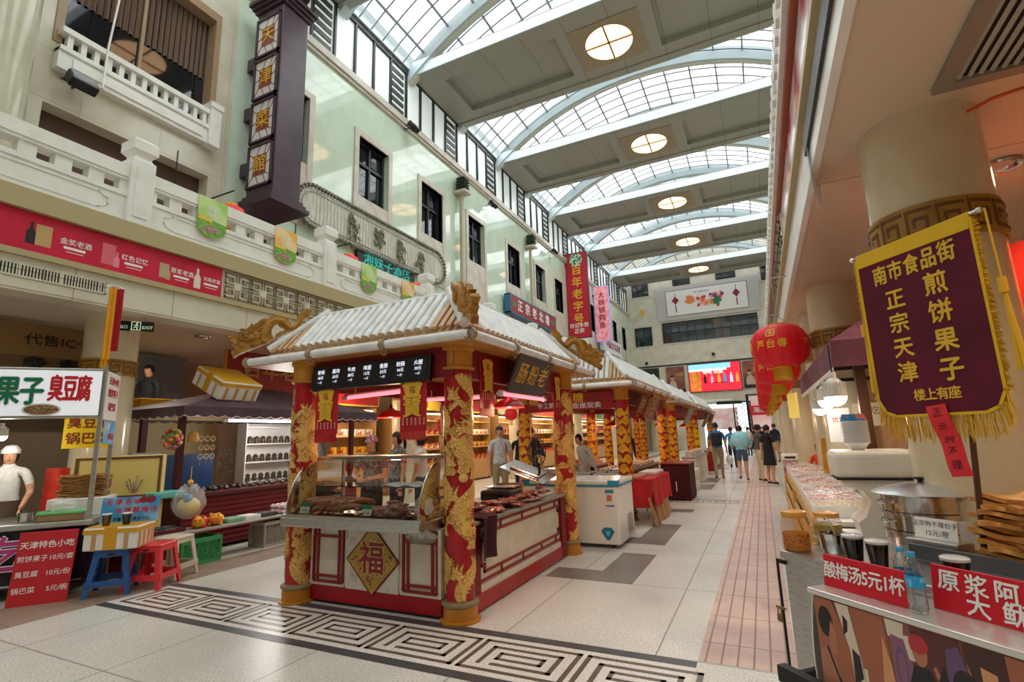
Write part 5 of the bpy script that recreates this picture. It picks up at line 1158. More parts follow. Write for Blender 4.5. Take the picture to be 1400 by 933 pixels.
# ------------------------------------------------------------------ left: snack cart with the lightbox
K = (-6.72,3.22,0); KZ = radians(50.5)
def kp(x,y,z=0):
    return Vector((K[0]+x*cos(KZ)-y*sin(KZ), K[1]+x*sin(KZ)+y*cos(KZ), z))
KX = Vector((cos(KZ),sin(KZ),0)); KY = Vector((-sin(KZ),cos(KZ),0)); KN = -KY
black_pan = mat('black_cart_panel','#1a1620',.3,c2='#2a1f36',scale=2)
t = thing('snack_cart','black snack cart with steel posts under the white lightbox sign','food cart',K,KZ)
b=MB(); b.box(-2.0,-.02,0.02,.85,.12,.70); b.build('body',black_pan,t); b=MB(); b.rbox(-2.03,.02,-.02,.9,.70,.76,.008); b.build('worktop',steel,t)
for x,y in ((-.03,.02),(-.03,.55)): b=MB(); b.box(x-.02,x+.02,y-.02,y+.02,.76,2.45); b.build('post',steel,t)
for x in (-1.7,-.2):
    for y in (.15,.7): b=MB(); b.cyl((x-.015,y,.06),(x+.015,y,.06),.06,.06,16); b.box(x-.02,x+.02,y-.02,y+.02,.06,.13); b.build('caster',dark_metal,t)
b=MB(); M=frame((-.9,-.0,.45),(1,0,0),(0,0,1)); mag=mat('magenta_txt','#c8428d',.4); b.text('小吃',.36,M,1,.022,.05); b.text('小吃',.36,M,0,.025,.02); b.build('lettering',[mag,white_txt],t)
b=MB(); b.strip2([(-1.95,.03),(-.04,.03)],.02,0,.01,frame((0,.02,.12),(1,0,0),(0,0,1))); b.build('steel_trim',steel,t)
lb=mat('lightbox_white','#f3f5f8',.3,emit=.3,ecol='#eef3ff')
t=thing('lightbox_sign','white lightbox sign with green and red characters over the snack cart','sign',kp(0,0,2.14),KZ)
M=frame((0,-.035,0),(1,0,0),(0,0,1)); b=MB(); b.rbox(-2.2,-.02,-.0,.12,-.28,.28,.008); b.build('box',steel,t); b=MB(); b.box(-2.17,-.05,-.008,0,-.25,.25); b.build('face',lb,t)
g_tx=mat('green_txt','#127a55',.4); r_tx=mat('red_txt','#d52a35',.4); b=MB(); M=frame((0,-.008,0),(1,0,0),(0,0,1))
for k,ch in enumerate('煎饼果子'): b.text(ch,.33,M @ Matrix.Translation((-1.25+.2*k,.0,0)),2,.002,.05,sx=.64); b.text(ch,.33,M @ Matrix.Translation((-1.25+.2*k,.0,0)),0,.009,.022,sx=.64)
for k,ch in enumerate('臭豆腐'): b.text(ch,.31,M @ Matrix.Translation((-.45+.125*k,.03,0)),1,.004,.028,sx=.43)
b.build('lettering',[g_tx,r_tx,white_txt],t)
b=MB(); M2=M @ Matrix.Translation((-.55,-.185,.001))
b.prism([(.17*cos(2*pi*k/20),.07*sin(2*pi*k/20)+.0) for k in range(20)],0,.002,M2,0); b.prism([(.15*cos(2*pi*k/20),.055*sin(2*pi*k/20)) for k in range(20)],.002,.004,M2,1)
rng=random.Random(2)
for k in range(40):
    a=rng.uniform(0,6.3);q=rng.uniform(0,.85); x,y=.14*q*cos(a),.05*q*sin(a); d=rng.uniform(-.8,.8); b.strip2([(x-.03*cos(d),y-.03*sin(d)),(x+.03*cos(d),y+.03*sin(d))],.006,.004,.0055,M2,2+k%3)
b.build('printed_dish',[white_pl,mat('dish_brown','#8c6a45',.5),mat('dish_tan','#d9b583',.5),mat('dish_green','#5d7f3c',.5),mat('dish_red','#8d3a2a',.5)],t)
sign('side_sign','white side sign with red lettering on the end of the snack cart','sign',kp(.0,.28,2.12),KY,(0,0,1),.5,.56,white_pl,(('天津小吃',.1,0,.17,r_tx,.03,1),('煎饼果子',.1,0,.03,r_tx,.03,1),('锅巴菜',.1,0,-.13,r_tx,.03,1)),.02)
blue_ad=mat('blue_ad','#3f97cf',.4,c2='#8fc6e6',scale=5)
sign('blue_poster','small blue drink poster hung under the white side sign','poster',kp(.0,.30,1.70),KY,(0,0,1),.44,.26,blue_ad,(('冰镇',.09,-.1,.06,white_txt,.02,1),('酸梅汤',.08,.07,-.05,r_tx,.02,1)),.006)
sign('yellow_sign','yellow sign with dark red characters inside the snack cart','sign',kp(-.31,.75,1.73),KX,(0,0,1),.50,.40,yel,(('臭豆腐',.15,0,.1,mat('dark_red_txt','#8e2a1c',.5),.02,1.0),('锅巴菜',.15,0,-.09,MATS['dark_red_txt'],.02,1.0)),.01)
def led_bulb(loc,label,top,power=10,grp=None):
    t=thing('led_bulb',label,'lamp',loc,0,grp)
    b=MB(); b.lathe([(.06,0),(.056,-.02),(.045,-.04),(.025,-.052),(.0005,-.056)],20); b.build('globe',mat('led_globe','#ffffff',.3,emit=4,ecol='#fff1d6'),t)
    b=MB(); b.lathe([(.061,0),(.063,.008),(.058,.05),(.048,.085),(.03,.105),(.02,.11),(.02,.14),(.016,.145)],24)
    for k in range(18): a=2*pi*k/18; b.cbox((.056*cos(a),.056*sin(a),.045),(.012,.003,.08),a)
    b.build('heat_sink',mat('led_body','#d9d5cc',.4),t); b=MB(); b.cyl((0,0,.14),(0,0,top-loc[2]),.004,.004,5); b.build('cord',black_pl,t)
    point('led_glow',(loc[0],loc[1],loc[2]-.1),power,(1,.93,.82),.05); return t
led_bulb(kp(-1.02,.45,1.69),'glowing LED bulb hanging under the lightbox sign',1.86,10)
w_=person('woman vendor in white cap and white shirt working at the snack cart',(-8.18,3.0,0),radians(245),1.56,white_c,cloth('brown_apron','#5c4a3c'),None,'short','long',{'r':((.05,.06,-.26),(-.03,.14,-.2)),'l':((-.05,.06,-.26),(.05,.17,-.15))},cap=(white_c,'band'),hair='bun',skirt=(.5,1.03,.175,.2,cloth('brown_apron','#5c4a3c')))
# things on the snack cart
def lathe_obj(prof,m,loc,lb,cat,nm,n=20,grp=None): b=MB(); b.lathe(prof,n); return put(b,m,loc,lb,cat,nm,0,grp)
cupm=[(.0005,0),(.055,0),(.06,.005),(.062,.1),(.066,.103),(.058,.103),(.056,.01),(.0005,.008)]
a_=lathe_obj(cupm,steel_sh,kp(-.62,.18,.76),'round steel canister on the snack cart worktop','canister','steel_canister',grp='steel canisters on the snack cart')
for k in range(1,3): c=a_.copy(); C.objects.link(c); c.location=kp(-.62+.15*k,.18,.76)
b=MB(); b.rbox(-.25,.2,-.12,.12,0,.1,.02); put(b,mat('green_tray','#2f9a58',.4),kp(-1.05,.16,.76),'green plastic tray at the left end of the snack cart','tray','green_tray',KZ)
b=MB(); b.rbox(-.2,.2,-.13,.13,0,.07,.01); put(b,mat('wood_board','#9a7a52',.5),kp(-.28,.16,.76),'wooden box with a green rim beside the cart post','box','wooden_box',KZ); b=MB(); b.rbox(-.21,.21,-.135,.135,0,.025,.005); put(b,mat('bright_green','#6fc77f',.4),kp(-.28,.16,.831),'light green tray lid on the wooden box','tray lid','tray_lid',KZ)
tag(bag_shape(.16,.1,.13,31).build('plastic_bag',film_m,None,kp(-.3,.17,.858)),'clear plastic bags bunched on the light green tray lid','bag')
b=MB(); b.rbox(-.28,.28,-.2,.2,0,.2,.01); put(b,white_pl,kp(-.25,.62,.76),'white box carrying the stack of flat cakes','box','white_box',KZ)
cake_m=mat('brown_flat_cake','#b98145',.6,c2='#8f5b2a',scale=16,bump=.5,bscale=30); cb_=MB(); cb_.grid(lambda u,v:(.22*(u-.5)*2,.14*(v-.5)*2,.008*sin(9*u+2)+.006*sin(8*v)),14,10,thick=.012)
ck=put(cb_,cake_m,kp(-.25,.62,.966),'thin brown crisp cake in the stack on the snack cart','cake','crisp_cake',KZ,grp='crisp cakes stacked on the snack cart')
for k in range(1,12): c=ck.copy(); C.objects.link(c); c.location=kp(-.25+rng.uniform(-.02,.02),.62,.968+.021*k); c.rotation_euler=(0,0,KZ+rng.uniform(-.15,.15))
b=MB(); b.grid(lambda u,v:(.11*(u-.5)*2*(1+.15*v), .03*sin(8*u)*(.4+v*.5), -.55*v),18,8,thick=(0,.01,0)); put(b,mat('red_towel','#d2331f',.8,c2='#b82a18',scale=8),kp(-.60,.88,1.30),'red cloth hanging beside the vendor in the snack cart','cloth','red_cloth',KZ)
t=thing('yellow_cabinet','yellow framed cabinet behind the crisp cakes of the snack cart','cabinet',kp(.05,1.15,0),KZ); b=MB(); b.rbox(-.55,.4,-.1,.1,0,1.42,.01); b.build('carcass',mat('pale_yellow','#e2cd7a',.5),t); b=MB(); b.strip2([(-.52,.9),(.37,.9),(.37,1.39),(-.52,1.39)],.03,.1,.115,frame((0,0,0),(1,0,0),(0,0,1)),closed=True); b.build('frame',mat('cabinet_frame','#6a4a2b',.5),t)
# leaning price board
t=thing('price_board','red price board with white lettering leaning on the snack cart','sign',kp(-.30,-.26,0),KZ); M=frame((0,0,.0),(1,0,0),(0,.2,1))
b=MB(); b.rbox(-.24,.24,0,.70,-.012,0,.004,M); b.build('board',mat('price_red','#c3202b',.45),t); b=MB()
for s_,sz,u,v in (('天津特色小吃',.074,0,.565),('煎饼果子',.062,-.10,.435),('10元/套',.062,.13,.435),('臭豆腐',.062,-.125,.29),('10元/份',.062,.125,.29),('锅巴菜',.062,-.125,.14),('5元/碗',.062,.14,.14)): b.text(s_,sz,M @ Matrix.Translation((u,v,0)),0,.002,.014 if sz>.07 else .005)
b.build('lettering',white_txt,t)
# hanging tassel pennant seen edge-on, exit sign
t=thing('hanging_pennant','red and gold pennant hanging edge-on in front of the round pillar','pennant',(-6.95,3.3,3.45)); b=MB(); b.grid(lambda u,v:(.03*(u-.5)+.025*sin(6*u+1), .12*(u-.5)+.02, -.78*v),14,10,thick=(.008,0,0)); b.build('cloth',mat('crimson_cloth','#b8202c',.6),t); b=MB(); b.grid(lambda u,v:(.05+.015*sin(8*u), .07*(u-.5)-.05, -.02-.88*v),8,10,thick=(.008,0,0)); b.build('gold_trim',mat('gold_cloth','#e8a21e',.6),t); b=MB()
for k in range(14): b.tube([(.04+.01*sin(k),-.08+.005*k,-.88),(.04,-.085+.006*k,-1.0)],.003,4)
b.build('tassel',MATS['gold_cloth'],t); b=MB(); b.tube([(0,-.09,0),(0,0,.03),(0,.09,0)],.008,6); b.cyl((0,0,.03),(0,0,-.02),.004,.004,5); b.build('rod',steel,t)
t=thing('exit_sign','black and green EXIT sign hung beside the round pillar under the gallery','exit sign',(-7.5,3.86,3.14)); M=frame((0,0,0),KX,(0,0,1)); b=MB(); b.rbox(-.2,.2,-.065,.065,-.02,.02,.004,M); b.build('case',black_pl,t); b=MB(); gm=mat('exit_green','#cfe8c4',.4,emit=.5); b.text('EXIT',.06,M @ Matrix.Translation((.13,-.02,0)),0,.021); b.text('出口',.05,M @ Matrix.Translation((-.14,-.02,0)),0,.021); b.strip2([(-.05,-.055),(.05,-.055),(.05,.055),(-.05,.055)],.008,.02,.022,M,closed=True)
b.lathe([(.012,0),(.0005,.001)],10,M @ Matrix.Translation((.01,.035,.021))); b.strip2([(.01,.02),(-.005,-.01),(.02,-.025),(.01,-.045)],.009,.021,.0225,M); b.strip2([(-.005,-.01),(-.025,-.03)],.008,.021,.0225,M); b.strip2([(-.025,.01),(.005,.015),(.03,-.002)],.007,.021,.0225,M); b.build('lettering',gm,t)
b=MB(); b.tube([M@Vector((-.14,.065,0)),M@Vector((0,.19,0)),M@Vector((.14,.065,0))],.004,4); b.build('chain',steel,t)
# ------------------------------------------------------------------ stools, foam box, poster
def stool(name,label,m,loc,rz,h=.46):
    t=thing(name,label,'stool',loc,rz); b=MB(); b.rbox(-.155,.155,-.155,.155,h-.03,h,.014,seg=3); b.build('seat',m,t)
    b=MB(); b.box(-.15,.15,-.15,-.14,h-.075,h-.02); b.box(-.15,.15,.14,.15,h-.075,h-.02); b.box(-.15,-.14,-.15,.15,h-.075,h-.02); b.box(.14,.15,-.15,.15,h-.075,h-.02); b.build('apron',m,t)
    z=.13
    for sx in (-1,1):
        for sy in (-1,1):
            b=MB(); a=.15;c=.205; w0=.06;w1=.045
            vs=[]; 
            for zz,r_,w in ((h-.03,a,w0),(0,c,w1)):
                for (p,q) in ((0,0),(-w,0),(-w,-.012),(-.012,-.012),(-.012,-w),(0,-w)): vs.append((sx*(r_+p),sy*(r_+q),zz))
            fs=[(i,(i+1)%6,6+(i+1)%6,6+i) for i in range(6)]+[(0,1,2,3,4,5),(11,10,9,8,7,6)]; b.add(vs,fs); b.build('leg',m,t)
    r_=.15+.055*(1-z/h); b=MB()
    for s_ in (-1,1): b.box(-r_,r_,s_*r_-.008,s_*r_+.008,z-.03,z+.03); b.box(s_*r_-.008,s_*r_+.008,-r_,r_,z-.03,z+.03)
    b.build('stretcher',m,t); b=MB(); b.rbox(-.03,.03,-.158,-.15,h-.06,h-.045,.002); b.build('hand_slot',black_pl,t); return t
stool('plastic_stool','red plastic stool standing beside the blue stool',mat('red_plastic','#e2303a',.3,coat=.3),(-6.27,3.66,0),radians(28))
stool('plastic_stool','blue plastic stool under the yellow striped foam box',mat('blue_plastic','#2c5c9e',.35),(-6.46,3.36,0),radians(50))
t=stool('plastic_stool','beige stool with white round top behind the red stool',mat('beige_plastic','#cfc4ae',.4),(-6.5,4.0,0),radians(20))
foam_w=mat('foam_white','#eeece6',.6); tape=mat('yellow_tape','#d9a021',.35)
def foam_box(label,loc,rz,sx,sy,sz,tilt=None,stripes=True):
    t=thing('foam_box',label,'foam box',loc,rz); b=MB(); b.rbox(-sx,sx,-sy,sy,0,sz*.82,.012); b.build('body',foam_w,t); b=MB(); b.rbox(-sx-.005,sx+.005,-sy-.005,sy+.005,sz*.82,sz,.012); b.build('lid',foam_w,t); e=.007
    b=MB(); b.box(-sx-e,sx+e,-sy-e,sy+e,sz*.74,sz*.92); b.build('tape',tape,t)
    b=MB(); b.box(-.06*1,.06,-sy-e-.001,sy+e+.001,.005,sz+.003); b.build('tape',tape,t)
    for k in (-.6,.6): b=MB(); b.box(sx*k-.02,sx*k+.02,-sy-e-.001,sy+e+.001,.0,sz*.7); b.build('tape',mat('faded_tape','#c99a63',.4),t)
    for k in (-.7,-.2,.3,.75): b=MB(); b.box(sx+.001,sx+e,sy*k-.025,sy*k+.025,.0,sz*.7); b.build('tape',MATS['faded_tape'],t)
    b=MB(); b.box(-sx*.98,sx*.98,-sy*.98,sy*.98,sz,sz+.004); b.build('tape',tape,t)
    if tilt: t.rotation_euler=tilt
    return t
foam_box('white foam box banded with yellow tape on the blue stool',(-6.44,3.38,.462),radians(38),.25,.2,.23)
t=thing('drink_poster','blue sour plum drink poster standing on the taped foam box','poster',(-6.5,3.46,.70),radians(42)); M=frame((0,0,0),(1,0,0),(0,.12,1)); b=MB(); b.rbox(-.26,.30,0,.27,-.006,0,.002,M,seg=1); b.build('card',blue_ad,t); b=MB()
for k,ch in enumerate('天津老味'): b.text(ch,.07,M @ Matrix.Translation((-.19+.09*k,.215,0)),0,.002,.02)
for k,ch in enumerate('冰镇酸梅汤'): b.text(ch,.07,M @ Matrix.Translation((-.09+.085*k,.125,0)),0,.002,.02)
b.text('消暑 解渴 清凉可口',.042,M @ Matrix.Translation((.04,.03,0)),1,.002,.015); b.build('lettering',[r_tx,navy],t)
b=MB(); M3=M @ Matrix.Translation((.18,.235,.001))
for dx,rd,mi in ((-.04,.045,0),(.03,.05,0)): b.prism([(dx+rd*cos(2*pi*k/16),rd*.8*sin(2*pi*k/16)) for k in range(16)],0,.002+.001*(dx>0),M3,mi)
b.prism([(-.03,.02),(.0,.05),(.08,.06),(.03,.03)],.002,.004,M3,1); b.build('printed_plums',[mat('plum_red','#8f1f3a',.4),mat('leaf_green','#3c8a4a',.4)],t)
plum=mat('plum_drink','#3a1512',.1,coat=.5)
for k,(dx,m_,lb) in enumerate(((-.1,mat('amber_drink','#9a5b2e',.1,coat=.5),'clear cup of amber drink in front of the blue poster'),(.07,plum,'clear cup of dark plum drink in front of the blue poster'))):
    o=kp(.18+dx,-.02,.70); o=Vector((-6.44,3.38,.70))+Vector((cos(radians(42))*dx*1.1+.05,sin(radians(42))*dx*1.1-.06,0))
    t=thing('drink_cup',lb,'cup',o); b=MB(); b.lathe([(.0005,0),(.03,0),(.04,.1),(.0005,.1)],18); b.build('drink',m_,t); b=MB(); b.lathe([(.032,0),(.043,.115),(.045,.115)],18,caps=False); b.build('plastic_cup',glass_m,t); b=MB(); b.lathe([(.046,.112),(.046,.122),(.0005,.124)],18); b.build('lid',white_pl,t)
# ------------------------------------------------------------------ gift kiosk with the dark awning
KS=Vector((-7.5,0,0)); dred=mat('kiosk_red_panel','#6e1a22',.45,c2='#5e151c',scale=4); maroon_aw=mat('maroon_awning','#463039',.6,c2='#53404a',scale=2.5)
t=thing('gift_kiosk','dark red gift kiosk with wavy edged maroon awning behind the near stall','kiosk',(-7.9,5.9,0))
b=MB(); b.box(-.45,.38,-1.2,2.3,.05,.78); b.build('counter_body',dred,t); b=MB(); b.rbox(-.5,.44,-1.25,2.35,.78,.84,.008); b.build('worktop',mat('kiosk_top','#5b2a2c',.4),t)
b=MB()
for k in range(9): b.box(.38,.392,-1.2,2.3,.12+.072*k,.165+.072*k)
b.build('plank_front',mat('kiosk_plank','#7b2228',.45),t)
for x,y in ((.3,-1.25),(-.55,-1.3),(.3,2.2),(-.55,2.2)): b=MB(); b.box(x-.04,x+.04,y-.04,y+.04,.84,2.02); b.build('post',mat('kiosk_post','#4a1518',.45),t)
b=MB(); e=(-1.35,.65,-1.45,2.6); ap=[(-.35,.2,2.52),(-.35,1.0,2.52)]; c_=[(e[0],e[2],2.08),(e[1],e[2],2.08),(e[1],e[3],2.08),(e[0],e[3],2.08)]
b.add(c_+ap,[(0,1,4),(1,2,5,4),(2,3,5),(3,0,4,5)])
def val(p,q,n):
    p,q=Vector(p),Vector(q); vs=[]
    for i in range(n*6+1):
        s_=p+(q-p)*(i/(n*6)); dz=-.13-.03*abs(sin(pi*i/6)); vs+=[s_[:],(s_.x,s_.y,s_.z+dz)]
    b.add(vs,[(2*i,2*i+1,2*i+3,2*i+2) for i in range(n*6)])
for i,n in ((0,10),(1,20),(2,10),(3,20)): val(c_[i],c_[(i+1)%4],n)
aw=b.build('awning',maroon_aw,t); b=MB()
for i,n in ((0,10),(1,20)):
    p,q=Vector(c_[i]),Vector(c_[(i+1)%4]); b.tube([p+(q-p)*(k/(n*6))+Vector((0,0,-.13-.03*abs(sin(pi*k/6)))) for k in range(n*6+1)],.007,4)
b.build('hem_trim',mat('hem_pink','#d9b9bd',.6),aw)
t2=tube_lamp((-7.3,5.1,1.88),(-7.3,7.2,1.88),'white tube lamp glowing under the front edge of the kiosk awning',white_tube); point('kiosk_glow',(-7.4,6.2,1.75),30,(1,.97,.92),.2)
foam_box('large foam box with yellow tape perched on the kiosk awning',(-7.82,5.42,2.36),0,.33,.36,.30,(0,radians(27),radians(4)))
# yellow foam boxes on the landing behind
for k in range(3):
    b=MB(); b.rbox(-.26,.26,-.2,.2,0,.3,.012); o=put(b,tape if k!=1 else foam_w,(-9.25,5.1+.55*k,2.02),('yellow taped box at the left end of the high shelf behind the kiosk','white box in the middle of the high shelf behind the kiosk','yellow taped box at the right end of the high shelf behind the kiosk')[k],'box','foam_box',radians(90))
b=MB(); b.box(-9.5,-8.95,4.7,6.5,1.96,2.02); b.box(-9.5,-9.45,4.7,6.5,0,1.96); tag(b.build('high_shelf',mat('tan_shelf','#b09a6c',.5)),'tan high shelf carrying taped boxes behind the kiosk','shelf')
# kiosk goods
t=thing('shelf_unit','white three tier shelf with dark ornaments inside the gift kiosk','shelf',(-8.35,6.75,.84)); b=MB()
for z in (.02,.36,.68,.98): b.box(-.12,.12,-.55,.55,z-.012,z+.012)
b.build('shelf_board',white_pl,t); b=MB(); b.box(-.13,-.11,-.55,.55,0,1.05); b.box(-.12,.12,-.57,-.55,0,1.05); b.box(-.12,.12,.55,.57,0,1.05); b.build('carcass',white_pl,t)
orn=MB(); orn.lathe([(.0005,0),(.04,0),(.05,.03),(.035,.07),(.045,.1),(.02,.13),(.0005,.135)],10); om=mat('dark_ornament','#39302b',.35,c2='#6f5b43',scale=25)
oo=put(orn,om,(0,0,0),'small dark carved ornament on the white kiosk shelf','ornament','carved_ornament',grp='ornaments on the kiosk shelf'); copies(oo,[((-8.33,6.33+.135*(i%7),.873+(.34,.66,0)[i//7]),i) for i in range(21)])
oc=MB(); oc.sph((0,0,.03),.05,8,(1.2,.8,.6)); ob=put(oc,om,(0,0,0),'dark bracelet or trinket heap on the kiosk worktop','trinket','trinket_heap',grp='trinkets on the kiosk worktop'); copies(ob,[((-7.62-.16*(i%3)+rng.uniform(-.03,.03),4.85+.2*(i//3),.84),i*1.3) for i in range(36)])
def ring_hang(loc,lb,n,m,grp):
    b=MB()
    for k in range(n): b.tube([(0,.035*cos(2*pi*j/12)+.09*(k%3)-.09,.035*sin(2*pi*j/12)-.13*(k//3)) for j in range(12)],.007,5,closed=True)
    for q in (-.09,0,.09): b.cyl((0,q,.1),(0,q,-.13*(n//3)),.002,.002,4)
    return put(b,m,loc,lb,'bangles','hanging_bangles',0,grp)
ring_hang((-7.52,5.0,1.62),'cream bangles strung beside the kiosk corner post',9,mat('ivory_ring','#d8c49a',.3),None); ring_hang((-7.55,5.35,1.40),'dark wooden bangles strung inside the kiosk front',9,om,None)
flb=MB(); rng=random.Random(9)
flb.sph((0,0,0),.1,10,mi=3)
for k in range(110):
    a,el=rng.uniform(0,6.28),rng.uniform(-1.5,1.5); flb.sph((.11*cos(a)*cos(el),.11*sin(a)*cos(el),.12*sin(el)),.03,6,mi=k%4)
flb.cyl((0,0,.1),(0,0,.42),.003,.003,4,mi=3); put(flb,[mat('petal_red','#c3343b',.6),mat('petal_yellow','#e3b43c',.6),mat('petal_pink','#d76a93',.6),mat('petal_green','#5f7f3c',.6)],(-7.4,4.42,1.62),'round bouquet of colourful silk flowers hanging from the kiosk awning','flowers','silk_flower_ball')
b=MB(); b.lathe([(.07,0),(.075,.05),(.06,.12),(.02,.15)],16); 
for k in range(10): a=2*pi*k/10; b.cyl((.075*cos(a),.075*sin(a),0),(.06*cos(a),.06*sin(a),.12),.004,.004,4)
put(b,mat('straw','#c9924f',.6),(-7.42,4.72,1.58),'small straw birdcage ornament hanging right of the silk flowers','ornament','straw_cage')
b=MB(); b.rbox(-.03,.03,-.4,.4,0,.55,.006); put(b,mat('deep_blue_panel','#1c3f6e',.4),(-8.25,5.2,.842),'deep blue display board at the back of the kiosk counter','board','blue_board'); b=MB(); b.rbox(-.03,.03,-.2,.2,0,.6,.006); put(b,mat('pale_grey_panel','#a9adae',.5),(-8.25,4.55,.842),'pale grey board left of the deep blue display board','board','grey_board')
b=MB(); b.grid(lambda u,v:(.1*(u-.5)+.04*sin(9*u), .16*sin(5*u+2*v)+.02, -.75*v),10,8,thick=.01); put(b,mat('grey_plastic_sheet','#7c7a75',.35,bump=.6,bscale=20),(-7.9,7.6,1.75),'crumpled grey sheet hanging at the far end of the kiosk','sheet','grey_sheet')
# bench with toys, crates and bags in front of the kiosk
t=thing('goods_bench','low plank bench of toys in front of the gift kiosk','bench',(-7.0,5.35,0)); b=MB(); b.rbox(-.2,.2,-1.35,1.35,.40,.43,.006); b.build('plank',mat('grey_plank','#a8a198',.5),t)
for y in (-1.1,1.2): b=MB(); b.box(-.16,.16,y-.02,y+.02,0,.40); b.build('leg',dark_metal,t)
def crate(label,m,loc,rz,sx,sy,sz):
    t=thing('plastic_crate',label,'crate',loc,rz); b=MB(); M_=[]
    for s_ in (-1,1):
        for ax in (0,1):
            L_=(sx,sy)[ax]; n=int(2*L_/.07); o=(sy,sx)[ax]*s_
            for k in range(n):
                for d in (-1,1):
                    u0=-L_+2*L_*k/n; u1=u0+2*L_/n; p=(u0,.04) if d>0 else (u1,.04); q=(u1,sz-.05) if d>0 else (u0,sz-.05)
                    T=frame((0,0,0),(1,0,0),(0,0,1)) if ax==0 else frame((0,0,0),(0,1,0),(0,0,1)); T=T.copy(); T.translation=Vector((0,o,0)) if ax==0 else Vector((o,0,0)); b.strip2([p,q],.008,-.004,.004,T)
            if ax==0: b.box(-L_,L_,o-.008,o+.008,0,.05); b.box(-L_,L_,o-.012,o+.012,sz-.05,sz)
            else: b.box(o-.008,o+.008,-L_,L_,0,.05); b.box(o-.012,o+.012,-L_,L_,sz-.05,sz)
    for x in (-sx,sx):
        for y in (-sy,sy): b.box(x-.014,x+.014,y-.014,y+.014,0,sz)
    b.build('mesh_sides',m,t); b=MB(); b.box(-sx,sx,-sy,sy,.005,.02); b.box(-sx+.02,sx-.02,-sy+.02,sy-.02,.02,sz*.8); b.build('base',m,t); return t
crate('green plastic crate under the near end of the toy bench',mat('green_crate','#3f9a5c',.45),(-6.92,4.52,0),radians(90),.26,.18,.33); crate('grey plastic crate under the far end of the toy bench',mat('grey_crate','#a39c90',.5),(-6.98,5.78,0),radians(90),.25,.16,.36)
toy=mat('toy_red','#d8392e',.4)
for i,(y,mm,lb) in enumerate(((4.62,(mat('toy_yellow','#f0b52c',.4),toy),'yellow and red cloth tiger toy on the near end of the bench'),(4.85,(mat('toy_orange','#f08a2a',.4),MATS['toy_yellow']),'orange and yellow cloth tiger toy beside the red one'))):
    b=MB(); b.sph((0,0,.05),.07,12,(1.4,1,.75)); b.sph((.09,0,.08),.05,12,mi=0); b.sph((.1,.035,.12),.018,8,mi=1); b.sph((.1,-.035,.12),.018,8,mi=1); b.sph((.135,.02,.09),.012,8,mi=1); b.sph((.135,-.02,.09),.012,8,mi=1)
    for sx in (-.06,.05):
        for sy in (-.05,.05): b.sph((sx,sy,.018),.022,8,mi=1)
    for k in range(5): b.tube([(-.07+.03*k,.072*cos(pi*j/6),.05+.056*sin(pi*j/6)) for j in range(7)],.007,5,mi=1)
    put(b,list(mm),(-6.98,y,.43),lb,'toy','cloth_tiger',radians(-40)).scale=(1.3,)*3
tx=MB(); tx.rbox(-.1,.1,-.12,.12,0,.07,.008); 
for i,(y,c_,lb) in enumerate(((5.1,'#7fae8c','pale green toy box on the bench after the tigers'),(5.38,'#e6e2da','white tray of small goods in the middle of the bench'),(5.66,'#4c4a46','dark tray of trinkets on the bench'))): b=MB(); b.rbox(-.12,.12,-.12,.12,0,.06,.008); put(b,mat('bench_box_%d'%i,c_,.5),(-7.0,y,.43),lb,'tray','goods_tray')
bl=MB(); bl.sph((0,0,.04),.045,8,(1,1,.9)); bo=put(bl,mat('wrapped_sweets','#e7d7dc',.3,c2='#c9758d',scale=30,fac=(.5,.58)),(0,0,0),'clear wrapped pink toy heaped at the far end of the bench','toy','wrapped_toy',grp='wrapped toys at the far end of the bench'); copies(bo,[((-7.12+.085*(i%4),5.9+.09*(i//4%7),.43+.07*(i//28)),i) for i in range(42)])
dk=MB(); dk.rbox(-.08,.08,-.11,.11,0,.012,.004); d_=put(dk,mat('dark_packet','#35333a',.3,c2='#8c8790',scale=40,fac=(.5,.58)),(0,0,0),'dark plastic packet spread on the low red cloth by the stools','packet','dark_packet',grp='dark packets by the stools'); copies(d_,[((-7.0-.14*(i%2),3.95+.1*(i//2),.47+.012*(i%2)),rng.uniform(-.8,.8)) for i in range(8)])
b=MB(); b.rbox(-.3,.2,-.4,.3,.40,.47,.01); b.box(-.28,.18,-.38,.28,0,.40); put(b,dred,(-7.1,4.1,0),'low dark red display box between the stools and the bench','display box','display_box')
t=thing('goods_bag','clear plastic bag of yellow toys hanging in front of the kiosk','bag',(-7.05,4.5,.56)); t.scale=(1.25,)*3; bag_shape(.17,.15,.34,41).build('film',film_m,t); b=MB(); b.sph((0,0,.13),.12,12,(1,.9,.8)); b.sph((.05,-.05,.22),.05,8,mi=1); b.build('yellow_toys',[mat('pale_yellow_toy','#d9c876',.6),mat('toy_blue','#5a8fc0',.5)],t); b=MB(); b.cyl((0,0,.33),(0,0,.55),.004,.004,5); b.sph((0,0,.38),.03,8,mi=0); b.build('tie',MATS['toy_yellow'],t)
b=MB(); b.rbox(-.13,.13,-.2,.2,0,.09,.02); put(b,mat('teal_basket','#6dbfb6',.4),(-7.3,4.3,.842),'teal plastic basket on the near end of the kiosk counter','basket','teal_basket'); b=MB()
for k in range(14): a=2.4*k; b.tube([(0,0,0),(.08*cos(a),.1*sin(a),.12+.01*k)],.006,5); b.sph((.08*cos(a),.1*sin(a),.12+.01*k),.013,6)
put(b,steel,(-7.45,4.02,.90),'bunch of small grey whisks standing beside the teal basket','whisks','whisk_bunch'); b=MB(); b.rbox(-.14,.14,-.1,.1,0,.06,.01); put(b,dred,(-7.45,4.02,.84),'small dark tray holding the whisks','tray','whisk_tray')
